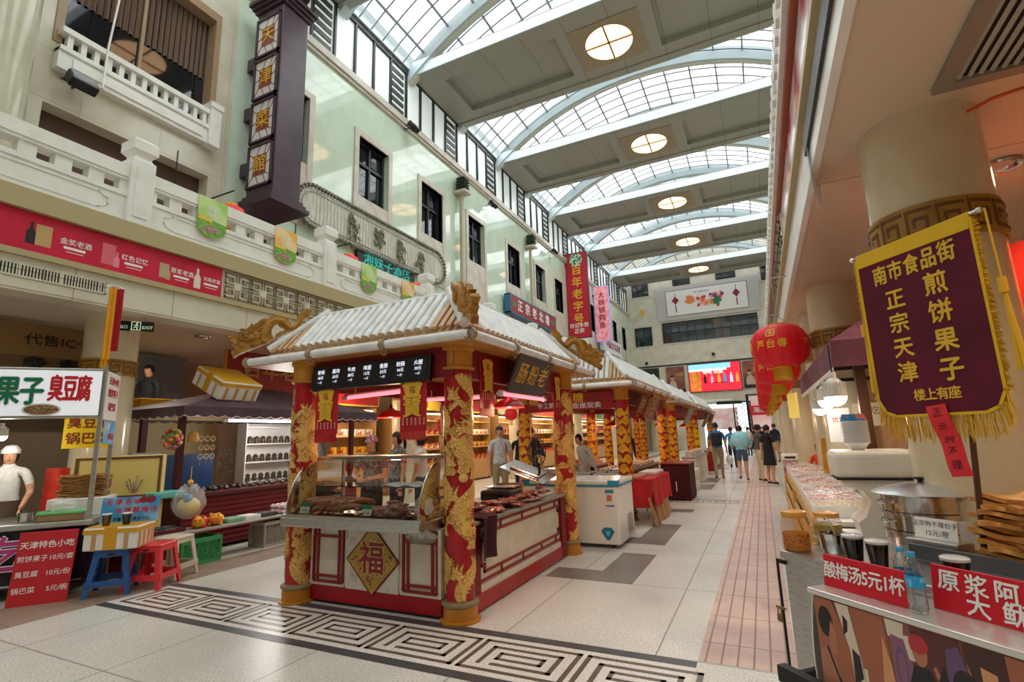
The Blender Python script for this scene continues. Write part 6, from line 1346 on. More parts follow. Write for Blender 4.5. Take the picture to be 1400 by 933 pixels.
b=MB(); b.strip2([(-.1,0),(.1,0),(.1,.42),(-.1,.42)],.025,-.01,.01,frame((0,0,0),(0,1,0),(0,0,1)),closed=True); b.box(-.01,.3,-.1,-.08,.4,.42); b.box(-.01,.3,.08,.1,.4,.42); 
for y in (-.09,.09): b.box(.28,.3,y-.01,y+.01,0,.4)
put(b,mat('chair_wood','#8a5a30',.5),(-7.1,3.72,.0),'small wooden folding seat frame behind the blue poster','seat frame','wooden_seat_frame')
# red old-shop sign boards behind the kiosk, shop bulkheads
sign('shop_sign','large red old-brand shop sign with gold border above the kiosk awning','sign',(-9.1,7.75,3.0),(0,1,0),(0,0,1),2.9,.9,mat('shop_red','#a31a1e',.4),(('百年老字號',.42,0,0,mat('dull_gold','#c79a4a',.4),.015,1.05),),.05,(mat('gold_border','#d7a23c',.4),.03))
sign('lit_sign','lit orange red sign strip under the large red shop sign','sign',(-9.05,7.9,2.42),(0,1,0),(0,0,1),2.6,.26,mat('lit_orange','#e2532e',.4,emit=.7),(('果仁张麻花',.2,0,0,gold_f,.015,1.6),),.04)
sign('bulkhead_sign','tan bulkhead board with dark lettering at the back left of the gallery','sign',(-9.0,3.0,3.04),(0,1,0),(0,0,1),2.4,.46,mat('tan_bulkhead','#8a6b42',.5),(('代售IC卡',.17,.66,0,mat('dark_brown_txt','#2a2019',.5),.015,1.2),),.04)
b=MB(); 
for cy in (3.40,3.80):
    M=frame((-8.98,cy,2.72),(0,1,0),(0,0,1))
    for k in range(7): a=2*pi*k/7; b.prism([(.02*cos(a-.5),.02*sin(a-.5)),(.11*cos(a-.35),.07*sin(a-.35)),(.14*cos(a),.09*sin(a)),(.11*cos(a+.35),.07*sin(a+.35)),(.02*cos(a+.5),.02*sin(a+.5))],0,.02,M)
tag(b.build('flower_cutouts',black_pl),'pair of black flower cutouts below the tan bulkhead board','wall decoration')
b=MB(); b.box(-10.9,-10.7,-3,4.9,2.2,2.85); struct(b.build('wall_left_bulkhead',mat('dark_tan_wall','#6a5236',.6)))
b=MB(); b.box(-10.62,-10.56,5.3,6.45,1.9,3.3); g_=b.build('window_60',mat('blue_grey_glass','#7c8992',.15,spec=.7)); struct(g_)
b=MB(); b.rbox(-10.54,-9.56,4.9,6.0,0,1.35,.01); tag(b.build('landing_step',mat('stone_step','#8a7a66',.6)),'raised stone landing behind the high shelf where the dark figure stands','landing')
# ------------------------------------------------------------------ further shops along the left arcade
hues=['#a31a1e','#d8a72c','#7a1218','#c9c4b8','#b8321e','#d9b23a','#8c1a20','#2f6b4a']; names=['天津特产','十八街麻花','耳朵眼炸糕','果仁张','老字号食品','崩豆张','特产礼盒','熟食专柜']
wall_l=[8.9,12.2,15.5,18.9,22.3,25.6,29.0,32.5]
shade=['red','golden yellow','deep red','pale grey','brick red','mustard yellow','wine red','green']
gp=MB(); gp.rbox(-.09,.09,-.09,.09,0,.16,.004); gproto={}
for i,y in enumerate(wall_l):
    hm=mat('header_%d'%i,hues[i],.4); tx=gold_f if i not in (1,3,5) else MATS['dark_red_txt']
    sign('shop_header','plain %s shop header board over a lit arcade shelf'%shade[i],'sign',(-9.5,y+.9,2.75),(0,1,0),(0,0,1),2.7,.6,hm,None,.05,(MATS['gold_border'],.03))
    t=thing('display_shelf','lit goods shelf below the %s shop header board'%shade[i],'shelf',(-9.7,y+.9,0)); b=MB(); b.box(-.3,-.27,-1.3,1.3,0,2.4); b.box(-.3,.15,-1.33,-1.3,0,2.4); b.box(-.3,.15,1.3,1.33,0,2.4); b.build('carcass',mat('shelf_wood','#b88a55',.5),t); b=MB()
    for z in (.08,.75,1.2,1.65,2.1): b.box(-.28,.15,-1.3,1.3,z-.02,z+.02)
    b.box(.13,.16,-1.3,1.3,.08,.75); b.build('shelf_board',mat('shelf_wood_light','#c89b63',.5),t); b=MB(); b.box(.1,.14,-1.2,1.2,2.3,2.34); b.build('strip_lamp',mat('warm_strip','#ffe0b0',.4,emit=5),t); point('shelf_glow',(-9.1,y+.9,2.2),45,(1,.8,.55),.3)
    for k in range(24):
        key=(i*3+k//8)%6
        if key not in gproto:
            o=gp.build('goods_box',mat('goods_%d'%key,('#c23a2c','#d9a22e','#e3dccb','#7d2a20','#c96a3a','#8f1d24')[key],.45,c2=('#e0b04a','#a51f1c','#c34a3a','#d8b25c','#efe3c8','#d9a22e')[key],scale=9,fac=(.55,.6))); gproto[key]=o
        else: o=gproto[key].copy(); C.objects.link(o)
        o.location=(-9.68,y-.25+.33*(k%8),(.772,1.222,1.672)[k//8]); tag(o,'boxed goods in a row on the lit shelf below the %s header board'%shade[i],'goods box','boxed goods below the %s header board'%shade[i])
lan=MB()
def small_lantern(loc,lb,r=.17,grp=None,top=None):
    t=thing('small_lantern',lb,'lantern',loc,0,grp); b=MB(); b.lathe([(r*.45,-r*.8),(r*.8,-r*.6),(r,-.1*r),(r*.98,.15*r),(r*.75,r*.65),(r*.45,r*.8)],20)
    for k in range(10): a=2*pi*k/10; b.tube([(r*1.01*cos(a)*q,r*1.01*sin(a)*q,z*r) for q,z in ((.46,-.8),(.81,-.6),(1,-.05),(.77,.65),(.46,.8))],.004,4)
    b.build('globe',mat('small_lantern_red','#d0222a',.5,emit=.25),t); b=MB(); b.lathe([(r*.45,r*.78),(r*.45,r*.92),(.005,r*.93)],16); b.lathe([(.005,-r*.93),(r*.45,-r*.92),(r*.45,-r*.78)],16); b.cyl((0,0,r*.9),(0,0,(top-loc[2]) if top else r*1.9),.004,.004,5); b.build('caps',gold_f,t); b=MB()
    for k in range(9): b.tube([(.03*cos(k),.03*sin(k),-r*.9),(.035*cos(k),.035*sin(k),-r*1.7)],.004,4)
    b.build('tassel',MATS['gold_cloth'],t); return t
small_lantern((-4.6,7.0,1.72),'small red lantern hung under the rear eave of the near stall',.13,None,2.34); small_lantern((-4.45,9.15,1.95),'small red lantern hung from the front eave of the second stall',.13,None,2.34)
for k,(y,lb) in enumerate(((10.6,'red arcade lantern nearest the near stall'),(13.9,'red arcade lantern second along the arcade'),(17.2,'red arcade lantern third along the arcade'),(20.6,'red arcade lantern fourth along the arcade'))): small_lantern((-7.5,y,2.7),lb,.24,None,3.27)

b=MB(); b.box(-9.06,-9.0,1.8,4.2,2.5,2.81); tag(b.build('flower_board',mat('dark_tan_wall','#6a5236',.6)),'dark tan panel under the tan bulkhead board that carries the black flower cutouts','panel')
for y_,lb in ((1.88,'slim post at the near end of the tan bulkhead board'),(4.15,'slim post at the far end of the tan bulkhead board')): b=MB(); b.box(-9.06,-9.02,y_-.03,y_+.03,0,3.3); tag(b.build('slim_post',MATS['dark_tan_wall']),lb,'post')
# ------------------------------------------------------------------ right: steel snack cart in the foreground
KR=(0.02,3.28,0); RZ=radians(-45)
def rp(x,y,z=0): return Vector((KR[0]+x*cos(RZ)-y*sin(RZ), KR[1]+x*sin(RZ)+y*cos(RZ), z))
RX=Vector((cos(RZ),sin(RZ),0)); RY=Vector((-sin(RZ),cos(RZ),0))
t=thing('steel_cart','stainless steel snack cart with printed photo front in the right foreground','food cart',KR,RZ)
b=MB(); b.box(.02,1.9,.0,.72,.1,.81); b.build('body',steel,t); b=MB(); b.rbox(0,1.92,-.01,.75,.81,.85,.006); b.build('worktop',steel,t)
b=MB(); b.rbox(.42,1.9,-.306,.0,.775,.80,.006); b.build('front_ledge',mat('pale_steel_ledge','#dcdcd8',.25,.6),t)
# printed photo panel: blurred market scene built as inlaid colour patches
b=MB(); b.rbox(.45,1.9,-.30,-.285,.15,.775,.004); pan=b.build('photo_panel',mat('photo_brown','#6d3a30',.25,c2='#94604c',scale=2.2,fac=(.35,.7)),t)
b=MB(); M=frame((.45,-.301,.15),(1,0,0),(0,0,1))
def blob(cx,cy,rx,ry,mi,z): b.prism([(cx+rx*cos(2*pi*k/20),cy+ry*sin(2*pi*k/20)) for k in range(20)],0,z,M,mi)
def pp(mi,z,*pts): b.prism(pts,0,z,M,mi)
pp(0,.0005,(.0,.0),(.17,.0),(.155,.45),(.11,.56),(.085,.62),(0,.62)); pp(0,.0005,(.20,0),(.345,0),(.315,.45),(.30,.62),(.165,.62),(.19,.4)); pp(11,.0008,(.25,0),(.345,0),(.315,.45),(.29,.55),(.265,.3))
pp(1,.0008,(.10,.62),(.16,.62),(.19,.42),(.2,.2),(.16,.15),(.145,.45)); pp(4,.001,(.125,.50),(.145,.52),(.15,.56),(.13,.58)); pp(8,.001,(.15,.32),(.19,.36),(.185,.44),(.155,.46)); pp(10,.001,(.15,.1),(.185,.1),(.18,.33),(.155,.33)); pp(6,.0011,(.2,.0),(.3,.0),(.28,.28),(.22,.34),(.19,.3)); pp(1,.0012,(.2,.1),(.215,.1),(.21,.4),(.195,.4))
blob(.045,.53,.034,.06,4,.0012); pp(5,.0014,(.055,.40),(.085,.42),(.09,.50),(.07,.54),(.055,.48)); pp(5,.0012,(.0,.1),(.1,.1),(.08,.38),(.03,.43),(0,.40)); pp(4,.0016,(.035,.43),(.045,.43),(.12,.22),(.11,.22))
pp(1,.0006,(.315,.56),(.37,.56),(.38,.62),(.31,.62)); pp(2,.0008,(.32,.34),(.385,.36),(.40,.56),(.325,.57)); blob(.355,.46,.022,.075,10,.001); blob(.355,.46,.015,.055,2,.0012); pp(5,.0009,(.34,.2),(.4,.2),(.39,.4),(.35,.38))
pp(1,.0009,(.37,.58),(.41,.58),(.405,.5),(.385,.5)); pp(3,.0006,(.41,.3),(.56,.3),(.56,.62),(.40,.62)); blob(.425,.535,.026,.045,5,.0014); blob(.425,.565,.034,.032,7,.0018); pp(7,.0019,(.395,.56),(.43,.545),(.425,.53),(.395,.54)); pp(8,.0013,(.37,.1),(.5,.1),(.485,.42),(.45,.49),(.4,.49),(.375,.42)); pp(5,.0012,(.465,.5),(.475,.51),(.56,.3),(.53,.28))
pp(10,.001,(.505,.42),(.565,.4),(.585,.5),(.555,.60),(.515,.58)); blob(.565,.47,.042,.06,8,.0016); blob(.56,.43,.03,.05,5,.0018); pp(8,.0014,(.46,.42),(.52,.44),(.5,.52)); pp(1,.0015,(.5,.3),(.55,.3),(.535,.44),(.505,.42)); pp(9,.0006,(.58,.3),(.72,.3),(.69,.62),(.57,.62)); pp(11,.0012,(.62,.42),(.665,.42),(.66,.55),(.615,.56)); pp(5,.0014,(.6,.3),(.62,.3),(.6,.48),(.575,.56)); pp(0,.0008,(.70,.3),(.9,.3),(.9,.62),(.69,.62)); blob(.8,.42,.05,.07,8,.0012); pp(9,.0006,(.9,.1),(1.4,.1),(1.4,.62),(.9,.62)); pp(2,.001,(1.0,.2),(1.15,.2),(1.12,.55),(1.02,.55))
b.build('printed_scene',[mat('pr_a','#a5654a',.3),mat('pr_b','#d9cdb9',.3),mat('pr_c','#8a5d78',.3),mat('pr_d','#5d3030',.3),mat('pr_e','#241c1c',.3),mat('pr_f','#b3775c',.3),mat('pr_g','#7d2a2e',.3),mat('pr_h','#b5343a',.3),mat('pr_i','#2a2426',.3),mat('pr_j','#4a2a2a',.3),mat('pr_k','#6a5076',.3),mat('pr_l','#d49a6c',.3)],pan)
b=MB(); b.grid(lambda u,v:(.445-.10*sin(pi*v*.8+.3)*sin(pi*(.15+.6*u)),-.29+.27*u,.2+.56*v),6,10,thick=(.006,0,0)); b.build('white_side_panel',white_pl,t)
b=MB(); b.rbox(.25,.62,-.36,-.31,.36,.43,.004); b.box(.28,.31,-.33,.02,.36,.4); b.build('bumper_rail',dark_metal,t)
b=MB(); b.box(-.035,-.028,-.006,.006,.12,.80); b.box(-.03,.03,-.01,.01,.12,.14); b.box(-.03,.03,-.01,.01,.78,.80); b.build('door_rod',dark_metal,t); b=MB(); b.rbox(-.05,-.02,-.03,-.015,.48,.52,.004); b.tube([(-.045,-.022,.52),(-.045,-.022,.545),(-.025,-.022,.545),(-.025,-.022,.52)],.004,5); b.box(-.06,.0,-.02,-.01,.545,.555); b.build('padlock',bronze,t)
for x,y in ((.1,.1),(1.7,.1),(.1,.6),(1.7,.6)): b=MB(); b.cyl((x-.015,y,.05),(x+.015,y,.05),.05,.05,14); b.box(x-.02,x+.02,y-.02,y+.02,.05,.11); b.build('caster',dark_metal,t)
b=MB(); b.rbox(.46,1.9,.33,.345,.85,.935,.003); b.rbox(.44,1.9,.32,.75,.85,.87,.004); b.build('griddle_rim',mat('grey_griddle','#6f7376',.35,.7),t)
def rsign(nm,lb,x0,x1,y,z0,z1,lines,tilt=.12):
    t=thing(nm,lb,'sign',rp(x0,y,z0)); M=frame((0,0,0),RX,(RY.x*tilt,RY.y*tilt,1)); W,H=x1-x0,z1-z0; b=MB(); b.rbox(0,W,0,H,-.006,0,.003,M,seg=1); b.build('board',mat('sign_red','#cf1c2c',.4),t); b=MB()
    for s_,sz,u,v,sx,sp in lines: b.text(s_,sz,M @ Matrix.Translation((u,v,0)),0,.0015,.022,sx=sx,spacing=sp)
    b.build('lettering',white_txt,t); return t
rsign('price_sign','red sour plum drink price sign on the front ledge beside the water bottles',.44,.80,-.22,.802,.938,(('酸梅汤5元1杯',.072,.18,.068,.86,.9),))
rsign('grill_sign','large red two line sign right of the water bottles',.83,1.35,-.12,.802,.965,(('原',.078,.062,.108,1,1),('浆',.078,.152,.108,1,1),('阿',.078,.242,.108,1,1),('大',.078,.152,.04,1,1),('鱿',.078,.262,.042,1,1),('根',.078,.33,.108,1,1),('鱼',.078,.36,.042,1,1)))
waterm=mat('pet_bottle','#ffffff',.06)
nt,bs,N,L=nodes(waterm); tr=N('ShaderNodeBsdfTransparent'); tr.inputs[0].default_value=(.84,.93,.95,1); lw=N('ShaderNodeLayerWeight'); lw.inputs[0].default_value=.35; gl=N('ShaderNodeBsdfGlossy'); gl.inputs['Roughness'].default_value=.06; mx=N('ShaderNodeMixShader'); L(lw.outputs['Facing'],mx.inputs[0]); L(tr.outputs[0],mx.inputs[1]); L(gl.outputs[0],mx.inputs[2]); L(mx.outputs[0],nt.nodes['Material Output'].inputs[0])
for k,(x,y,lb) in enumerate(((.765,-.165,'water bottle behind, nearer the red price sign'),(.842,-.215,'water bottle in front with the blue label'))):
    t=thing('water_bottle',lb,'bottle',rp(x,y,.80),.4*k); b=MB(); p=[(.0005,.002),(.024,0),(.03,.01)]
    for q in range(5): z=.02+.014*q; p+=[(.0305,z),(.0285,z+.007)]
    p+=[(.031,.092),(.031,.135),(.0285,.14),(.03,.15),(.0285,.158),(.029,.166),(.02,.185),(.0125,.195),(.012,.203)]; b.lathe(p,24); b.build('plastic',waterm,t); b=MB(); b.lathe([(.0315,.092),(.0318,.095),(.0318,.132),(.0315,.135)],24); lb_=b.build('label',mat('bottle_blue','#2f9bd6',.35,c2='#6fc3e8',scale=28,fac=(.55,.6)),t); b=MB(); b.lathe([(.0135,.200),(.0142,.202),(.0142,.218),(.0005,.219)],20); b.build('cap',mat('cap_blue','#3aa3dd',.4),t)
blk=mat('dark_plum_drink','#171012',.12,coat=.4); clid=mat('clear_lid','#cfd0d0',.2)
for x,y,lb in ((.33,.134,'black plum drink cup with clear lid, left of the pair'),(.475,.10,'black plum drink cup with clear lid, right of the pair'),(.83,-.02,'plum drink cup standing half hidden behind the water bottles')):
    z_=.85 if y>0 else .85; t=thing('drink_cup',lb,'cup',rp(x,max(y,.05) if y<0.05 else y,z_)); b=MB(); b.lathe([(.0005,0),(.032,0),(.043,.10),(.0005,.10)],22); b.build('drink',blk,t); b=MB(); b.lathe([(.034,0),(.0465,.112)],22,caps=False); b.build('plastic_cup',glass_m,t); b=MB(); b.lathe([(.049,.108),(.05,.118),(.044,.122),(.0005,.123)],22); b.build('lid',clid,t)
def jar(lb,loc,cont,h,r,fillz,lidm):
    t=thing('sauce_jar',lb,'jar',loc); b=MB(); b.lathe([(.0005,.004),(r-.006,.005),(r-.004,.012),(r-.004,fillz),(.0005,fillz)],26); b.build('contents',cont,t); b=MB(); b.lathe([(r*.9,0),(r,.012),(r,h*.72),(r*.82,h*.86),(r*.82,h*.9)],26); b.build('plastic_body',mat('jar_plastic','#d99a3c',.15,alpha=.3),t); b=MB(); b.lathe([(r*.86,h*.84),(r*.9,h*.86),(r*.9,h*.98),(r*.8,h),(.0005,h)],26); b.build('lid',lidm,t); return t
ylid=mat('amber_lid','#dfa64e',.35,c2='#d49538',scale=20)
jar('amber plastic jar half full of chilli oil at the corner of the steel cart',rp(.045,.075,.85),mat('chilli_oil','#b5560c',.2,c2='#4c1d06',scale=70,fac=(.5,.6),coat=.5),.205,.07,.09,ylid)
jar('yellow lidded jar of pale green sauce behind the chilli jar',rp(-.03,.40,.85),mat('green_sauce','#9a9a4c',.3,c2='#7c8040',scale=30),.165,.075,.1,ylid)
t=thing('sauce_pot','small steel sauce pot with a ladle beside the chilli jar','pot',rp(.17,.2,.85)); b=MB(); b.lathe([(.0005,0),(.058,0),(.064,.01),(.07,.092),(.076,.094),(.076,.098),(.066,.098),(.06,.012),(.0005,.01)],26); b.build('pot_body',steel_sh,t); b=MB(); b.lathe([(.0005,.055),(.063,.056)],20); b.build('sauce',mat('brown_sauce','#4a2412',.2),t); b=MB(); b.tube([(.01,.01,.06),(.0,.02,.13),(-.02,.04,.165),(-.03,.05,.158)],.006,6); b.build('ladle',steel_sh,t); b=MB(); b.rbox(-.095,-.07,-.012,.012,.07,.078,.003); b.build('handle',steel_sh,t)
# big steamer with domed lid
t=thing('steamer_pot','tall stacked steel steamer with shallow lid on the steel cart','steamer',rp(.22,.86,.72)); R_=.2
b=MB(); b.box(-.24,.24,-.24,.24,-.60,0); b.build('stand',steel,t)
for k in range(4):
    z=.1*k; 
    b=MB(); b.lathe([(R_-.006,z),(R_,z+.004),(R_,z+.086),(R_+.01,z+.09),(R_+.01,z+.1),(R_-.006,z+.1)],36); tier=b.build('tier',steel_sh,t)
    if k>1:
        b=MB()
        for s_ in (0,pi): 
            M=Matrix.Rotation(s_+radians(200),4,'Z'); b.tube([M@Vector((R_,-.04,z+.06)),M@Vector((R_+.03,-.035,z+.05)),M@Vector((R_+.035,0,z+.045)),M@Vector((R_+.03,.035,z+.05)),M@Vector((R_,.04,z+.06))],.006,6)
        b.build('handle',steel_sh,tier)
b=MB(); b.lathe([(R_+.04,.395),(R_+.042,.40),(R_+.02,.41),(R_*.8,.432),(R_*.4,.45),(.0005,.455)],40); lid=b.build('lid',mat('brushed_lid','#dfe2e5',.28,.85,c2='#cfd3d6',scale=10),t); b=MB(); b.lathe([(.012,.455),(.012,.468),(.028,.474),(.028,.482),(.0005,.486)],16); b.build('knob',black_pl,lid)
t=thing('price_note','folded white handwritten bun price note on the front of the steamer','note',rp(.44,.42,.955),RZ); M=frame((0,0,0),(1,0,0),(0,.15,1)); b=MB(); b.rbox(0,.19,0,.095,-.004,0,.001,M,seg=1); b.grid(lambda u,v:(.19+.03*u,.02+.05*u,.005+.085*v),4,4,thick=.004); b.build('paper',mat('paper_white','#efeeea',.6),t); b=MB(); b.text('正宗狗不理包子',.028,M @ Matrix.Translation((.093,.066,0)),0,.001,.0); b.text('15元/屉',.032,M @ Matrix.Translation((.1,.025,0)),0,.001,.0); b.build('lettering',black_pl,t)
b=MB(); b.rbox(.43,.66,.36,.48,.85,.955,.006); tag(b.build('note_stand',steel,None,KR,RZ),'small steel block that carries the handwritten note','stand')
# stack of fried pancakes
fm=mat('golden_fried_dough','#dfa858',.5,c2='#b06c2e',scale=11,bump=.6,bscale=26); pm=MB(); pm.grid(lambda u,v:(.13*(u-.5)*2*(1+.1*sin(7*v)), .12*(v-.5)*2*(1+.12*sin(6*u+1)), .006*sin(8*u+1)+.005*sin(9*v)+.008*((u-.5)**2+(v-.5)**2)*8*(.5+.5*sin(5*u))),16,14,thick=.019)
rng=random.Random(8); fp=put(pm,fm,(0,0,0),'golden fried dough sheet in the tall stack at the right edge of the cart','fried dough','fried_dough',grp='fried dough sheets stacked on the steel cart')
copies(fp,[(rp(.87+rng.uniform(-.03,.03),.50+rng.uniform(-.02,.02),.89+.0215*k),RZ+rng.uniform(-.5,.5)) for k in range(13)])
# cream drink machine with bowls on top
t=thing('drink_machine','cream moulded drink machine with a tall bowl stack on its top','machine',(.67,4.42,0)); cm=mat('cream_plastic','#e6dfd0',.3)
b=MB(); b.rbox(-.25,.25,-.2,.2,1.15,1.335,.04,seg=4); b.build('head',cm,t); b=MB(); b.box(-.24,.24,-.19,.19,1.140,1.152); b.build('dark_seam',black_pl,t)
b=MB(); b.prism([(-.22,1.14),(.24,1.14),(.24,.76),(-.13,.76),(-.15,.86),(-.10,.90),(-.06,1.0),(-.10,1.07),(-.2,1.1)],-.17,.17,Matrix.Rotation(pi/2,4,'X')); b.build('pedestal',cm,t); b=MB(); b.rbox(-.3,-.12,-.1,.1,.76,.775,.006); b.rbox(-.3,-.29,-.1,.1,.775,.80,.003); b.build('drip_tray',white_pl,t); b=MB(); b.box(-.24,.24,-.2,.2,.02,.76); b.build('base_cabinet',steel,t)
bw=MB(); bw.lathe([(.0005,0),(.04,.0),(.042,.004),(.075,.046),(.083,.046),(.084,.052),(.075,.052),(.04,.008),(.0005,.006)],22); wb=put(bw,mat('bowl_white','#ebecee',.3),(0,0,0),'white paper bowl in the tall stack on the cream drink machine','bowl','paper_bowl',grp='paper bowls stacked on the drink machine')
for k in range(14):
    o=wb if k==0 else wb.copy()
    if k: C.objects.link(o)
    o.location=(.60,4.40,1.336+.0115*k)
b=MB(); b.lathe([(.082,.002),(.070,.05),(.0005,.05)],22); put(b,mat('printed_blue_bowl','#2e78b0',.4,c2='#d2683a',scale=16,fac=(.55,.6)),(.60,4.40,1.336+.0115*13+.052),'blue printed bowl upturned on top of the white bowl stack','bowl','printed_bowl')
# goods counter further along the right
t=thing('goods_counter','long goods counter with yellow wooden slats beyond the drink machine','counter',(.55,7.6,0)); b=MB(); b.box(-.18,.3,-2.6,3.3,.05,.72); b.build('body',mat('counter_grey','#8d8478',.5),t); b=MB(); b.rbox(-.22,.34,-2.65,3.35,.72,.76,.006); b.build('worktop',white_pl,t)
wsl=mat('yellow_wood','#d9a95e',.45,c2='#c8954a',scale=5,stretch=(8,1,1))
for k in range(3): b=MB(); b.rbox(-.30+.03*k,-.275+.03*k,-2.6,2.9,.28+.17*k,.40+.17*k,.004); b.build('wooden_slat',wsl,t)
for y in (-2.5,.2,2.8): b=MB(); b.box(-.28,-.18,y-.02,y+.02,.05,.70); b.build('bracket',wsl,t)
gm_=[('clear tray of pale pastries','#e5d6bb','#c9a878'),('tray of red wrapped sweets','#c2443c','#e9ddd0'),('tray of nougat cubes','#efe4d6','#b5653f'),('tray of red dates','#b25a4a','#efe6da')]
for k in range(13):
    d,c1,c2=gm_[k%4]; y=5.3+.42*k; t=thing('goods_tray','%s, %s from the drink machine on the goods counter'%(d,('first','second','third','fourth','fifth','sixth','seventh','eighth','ninth','tenth','eleventh','twelfth','last')[k]),'tray',(.52,y,.76)); b=MB(); b.rbox(-.2,.24,-.18,.18,0,.09,.01); b.build('tray_body',white_box,t); b=MB(); b.grid(lambda u,v:(-.19+.42*u,-.17+.34*v,.092+.03*sin(pi*u)*sin(pi*v)+.008*sin(40*u+k)*sin(37*v)),16,14); b.build('goods',mat('goods_r%d'%(k%4),c1,.4,c2=c2,scale=38,fac=(.48,.55)),t); b=MB(); b.grid(lambda u,v:(-.2+.44*u,-.18+.36*v,.13+.02*sin(5*u+k)+.01*sin(9*v)),10,8); b.build('plastic_wrap',film_m,t)


# awning, post, bulbs over the right counter
aw_r=mat('plum_awning','#6a3446',.7,c2='#7d4657',scale=3)
t=thing('counter_awning','plum coloured awning with white zigzag hem over the right goods counter','awning',(.95,5.0,0)); b=MB(); c_=[(-.37,-.15,2.2),(.75,-.15,2.2),(.75,3.6,2.2),(-.37,3.6,2.2)]; ap=[(.2,.8,2.62),(.2,2.7,2.62)]
b.add(c_+ap,[(0,1,4),(1,2,5,4),(2,3,5),(3,0,4,5)])
b.add([c_[0],c_[3],(-.37,3.6,1.98),(-.37,-.15,1.98)],[(0,1,2,3)]); b.add([c_[0],c_[1],(.75,-.15,1.98),(-.37,-.15,1.98)],[(3,2,1,0)]); cn=b.build('canopy',aw_r,t); b=MB()
for k in range(48):
    y=-.15+3.75*k/48; b.prism([(y,1.98),(y+.078,1.98),(y+.039,1.93)],-.002,.002,frame((-.37,0,0),(0,1,0),(0,0,1)))
b.build('zigzag_hem',white_pl,cn); b=MB(); b.box(-.36,.74,.9,.94,2.05,2.09); b.box(-.36,.74,2.4,2.44,2.05,2.09); b.box(-.36,-.32,-.14,3.6,2.1,2.14); b.build('frame_bar',dark_metal,t)
b=MB(); b.cbox((-.17,.05,1.07),(.075,.075,2.14)); b.build('post',mat('dark_brown_post','#472614',.45),t); b=MB(); b.cbox((-.1,3.4,1.07),(.06,.06,2.14)); b.build('post',MATS['dark_brown_post'],t)
for k,(x,y,z,lb) in enumerate(((.56,4.82,1.74,'large LED bulb nearest the post under the plum awning'),(.61,5.9,1.76,'LED bulb in the middle of the three under the plum awning'),(.66,7.2,1.72,'LED bulb farthest back under the plum awning'))): o=led_bulb((x,y,z),lb,2.05,4); o.scale=(1.35,)*3
sign('paper_notice','white paper notice hung by the LED bulbs','notice',(.72,6.2,1.52),(1,0,0),(0,0,1),.2,.34,mat('paper_white','#efeeea',.6),(('优惠',.06,0,.05,r_tx,.01,1),),.004)
sign('cream_notice','cream handwritten notice right of the LED bulbs','notice',(.86,5.4,1.60),(1,0,0),(0,0,1),.24,.2,mat('cream_paper','#e9dcb9',.6),(('小吃',.08,0,.03,mat('brown_ink','#7a5a2c',.5),0,1),),.004)
b=MB(); b.grid(lambda u,v:(.07*(u-.5)*(1+.6*v),.02*sin(7*v),-.5*v),6,8,thick=(0,.008,0)); put(b,MATS['gold_cloth'],(.78,8.6,1.35),'small yellow pennant hanging beyond the cream notice','pennant','yellow_pennant')
sign('yellow_banner','yellow vertical banner behind the bottom of the velvet pennant','banner',(1.02,4.6,1.42),(1,0,0),(0,0,1),.16,.55,yel,(('果\n子',.1,0,.1,MATS['notice_red'],.01,1),),.008)
gs=sign('glowing_sign','glowing yellow sign on the columns behind the lanterns','sign',(.66,13.0,2.0),(.5,-1,0),(0,0,1),.32,.55,mat('glow_yellow','#f2d76a',.4,emit=.35),None,.06)
# velvet pennant
t=thing('velvet_pennant','dark red velvet pennant with gold characters and fringe on a tilted pole','pennant',(.0,0,0)); TL=Vector((.53,3.0,2.34)); TR=Vector((.86,2.575,2.34)); ux=(TR-TL).normalized(); Wd=(TR-TL).length
M=frame((TL+TR)/2,ux,(0,0,1)); M=M @ Matrix.Rotation(radians(0),4,'Z'); W=Wd/2; H=.80; out=[(-W,0),(W,0),(W,-H+.08)]+[(W-.08+.08*cos(a),-H+.08-.08*sin(a)) for a in (pi*.15,pi*.3,pi*.5)]+[(-W+.08-.08*sin(a),-H+.08-.08*cos(a)) for a in (0,pi*.2,pi*.35,pi*.5)]
b=MB(); b.prism(out,-.006,.006,M); b.build('cloth',mat('burgundy_velvet','#620a2a',.8,c2='#520820',scale=4),t); g=MB(); g.rbox(-W,W,-.06,.01,-.01,.009,.003,M); 
fr=MB(); rng=random.Random(6)
edge=[(-W,-.02),(-W,-H+.08),(-W+.03,-H+.02),(-W+.08,-H),(W-.08,-H),(W-.03,-H+.02),(W,-H+.08),(W,-.02)]
g.strip2(edge,.012,-.008,.009,M)
for i in range(len(edge)-1):
    a,c=Vector(edge[i]),Vector(edge[i+1]); d=c-a; n=int(d.length/.0042); nr=Vector((d.y,-d.x)).normalized(); 
    if nr.dot((a+c)/2-Vector((0,-H/2)))<0: nr=-nr
    for k in range(n):
        p=a+d*(k/n); dn_=abs(d.x)>.02; L_=.075 if dn_ else .02; q=p+(Vector((rng.uniform(-.12,.12),-1))+nr*.25 if dn_ else nr)*L_*(.8+.4*rng.random())+Vector((0,-.012)); fr.tube([M@Vector((p.x,p.y,rng.uniform(-.006,.006))),M@Vector((q.x,q.y,rng.uniform(-.012,.012)))],.0022,3)
g.build('gold_border',mat('bright_gold_cloth','#e3b81e',.6),t); fr.build('fringe',mat('gold_fringe','#d9aa2a',.6),t)
b=MB(); 
def vt(ch,sz,u,v,sx=1): b.text(ch,sz,M @ Matrix.Translation((u,v,0)),0,.0075,.026,sx=sx)
for k,ch in enumerate('南市食品街'): vt(ch,.098,-.155+.078*k,-.135+.003*k,.76)
for k,ch in enumerate('正宗天津'): vt(ch,.098,-.10,-.265-.115*k)
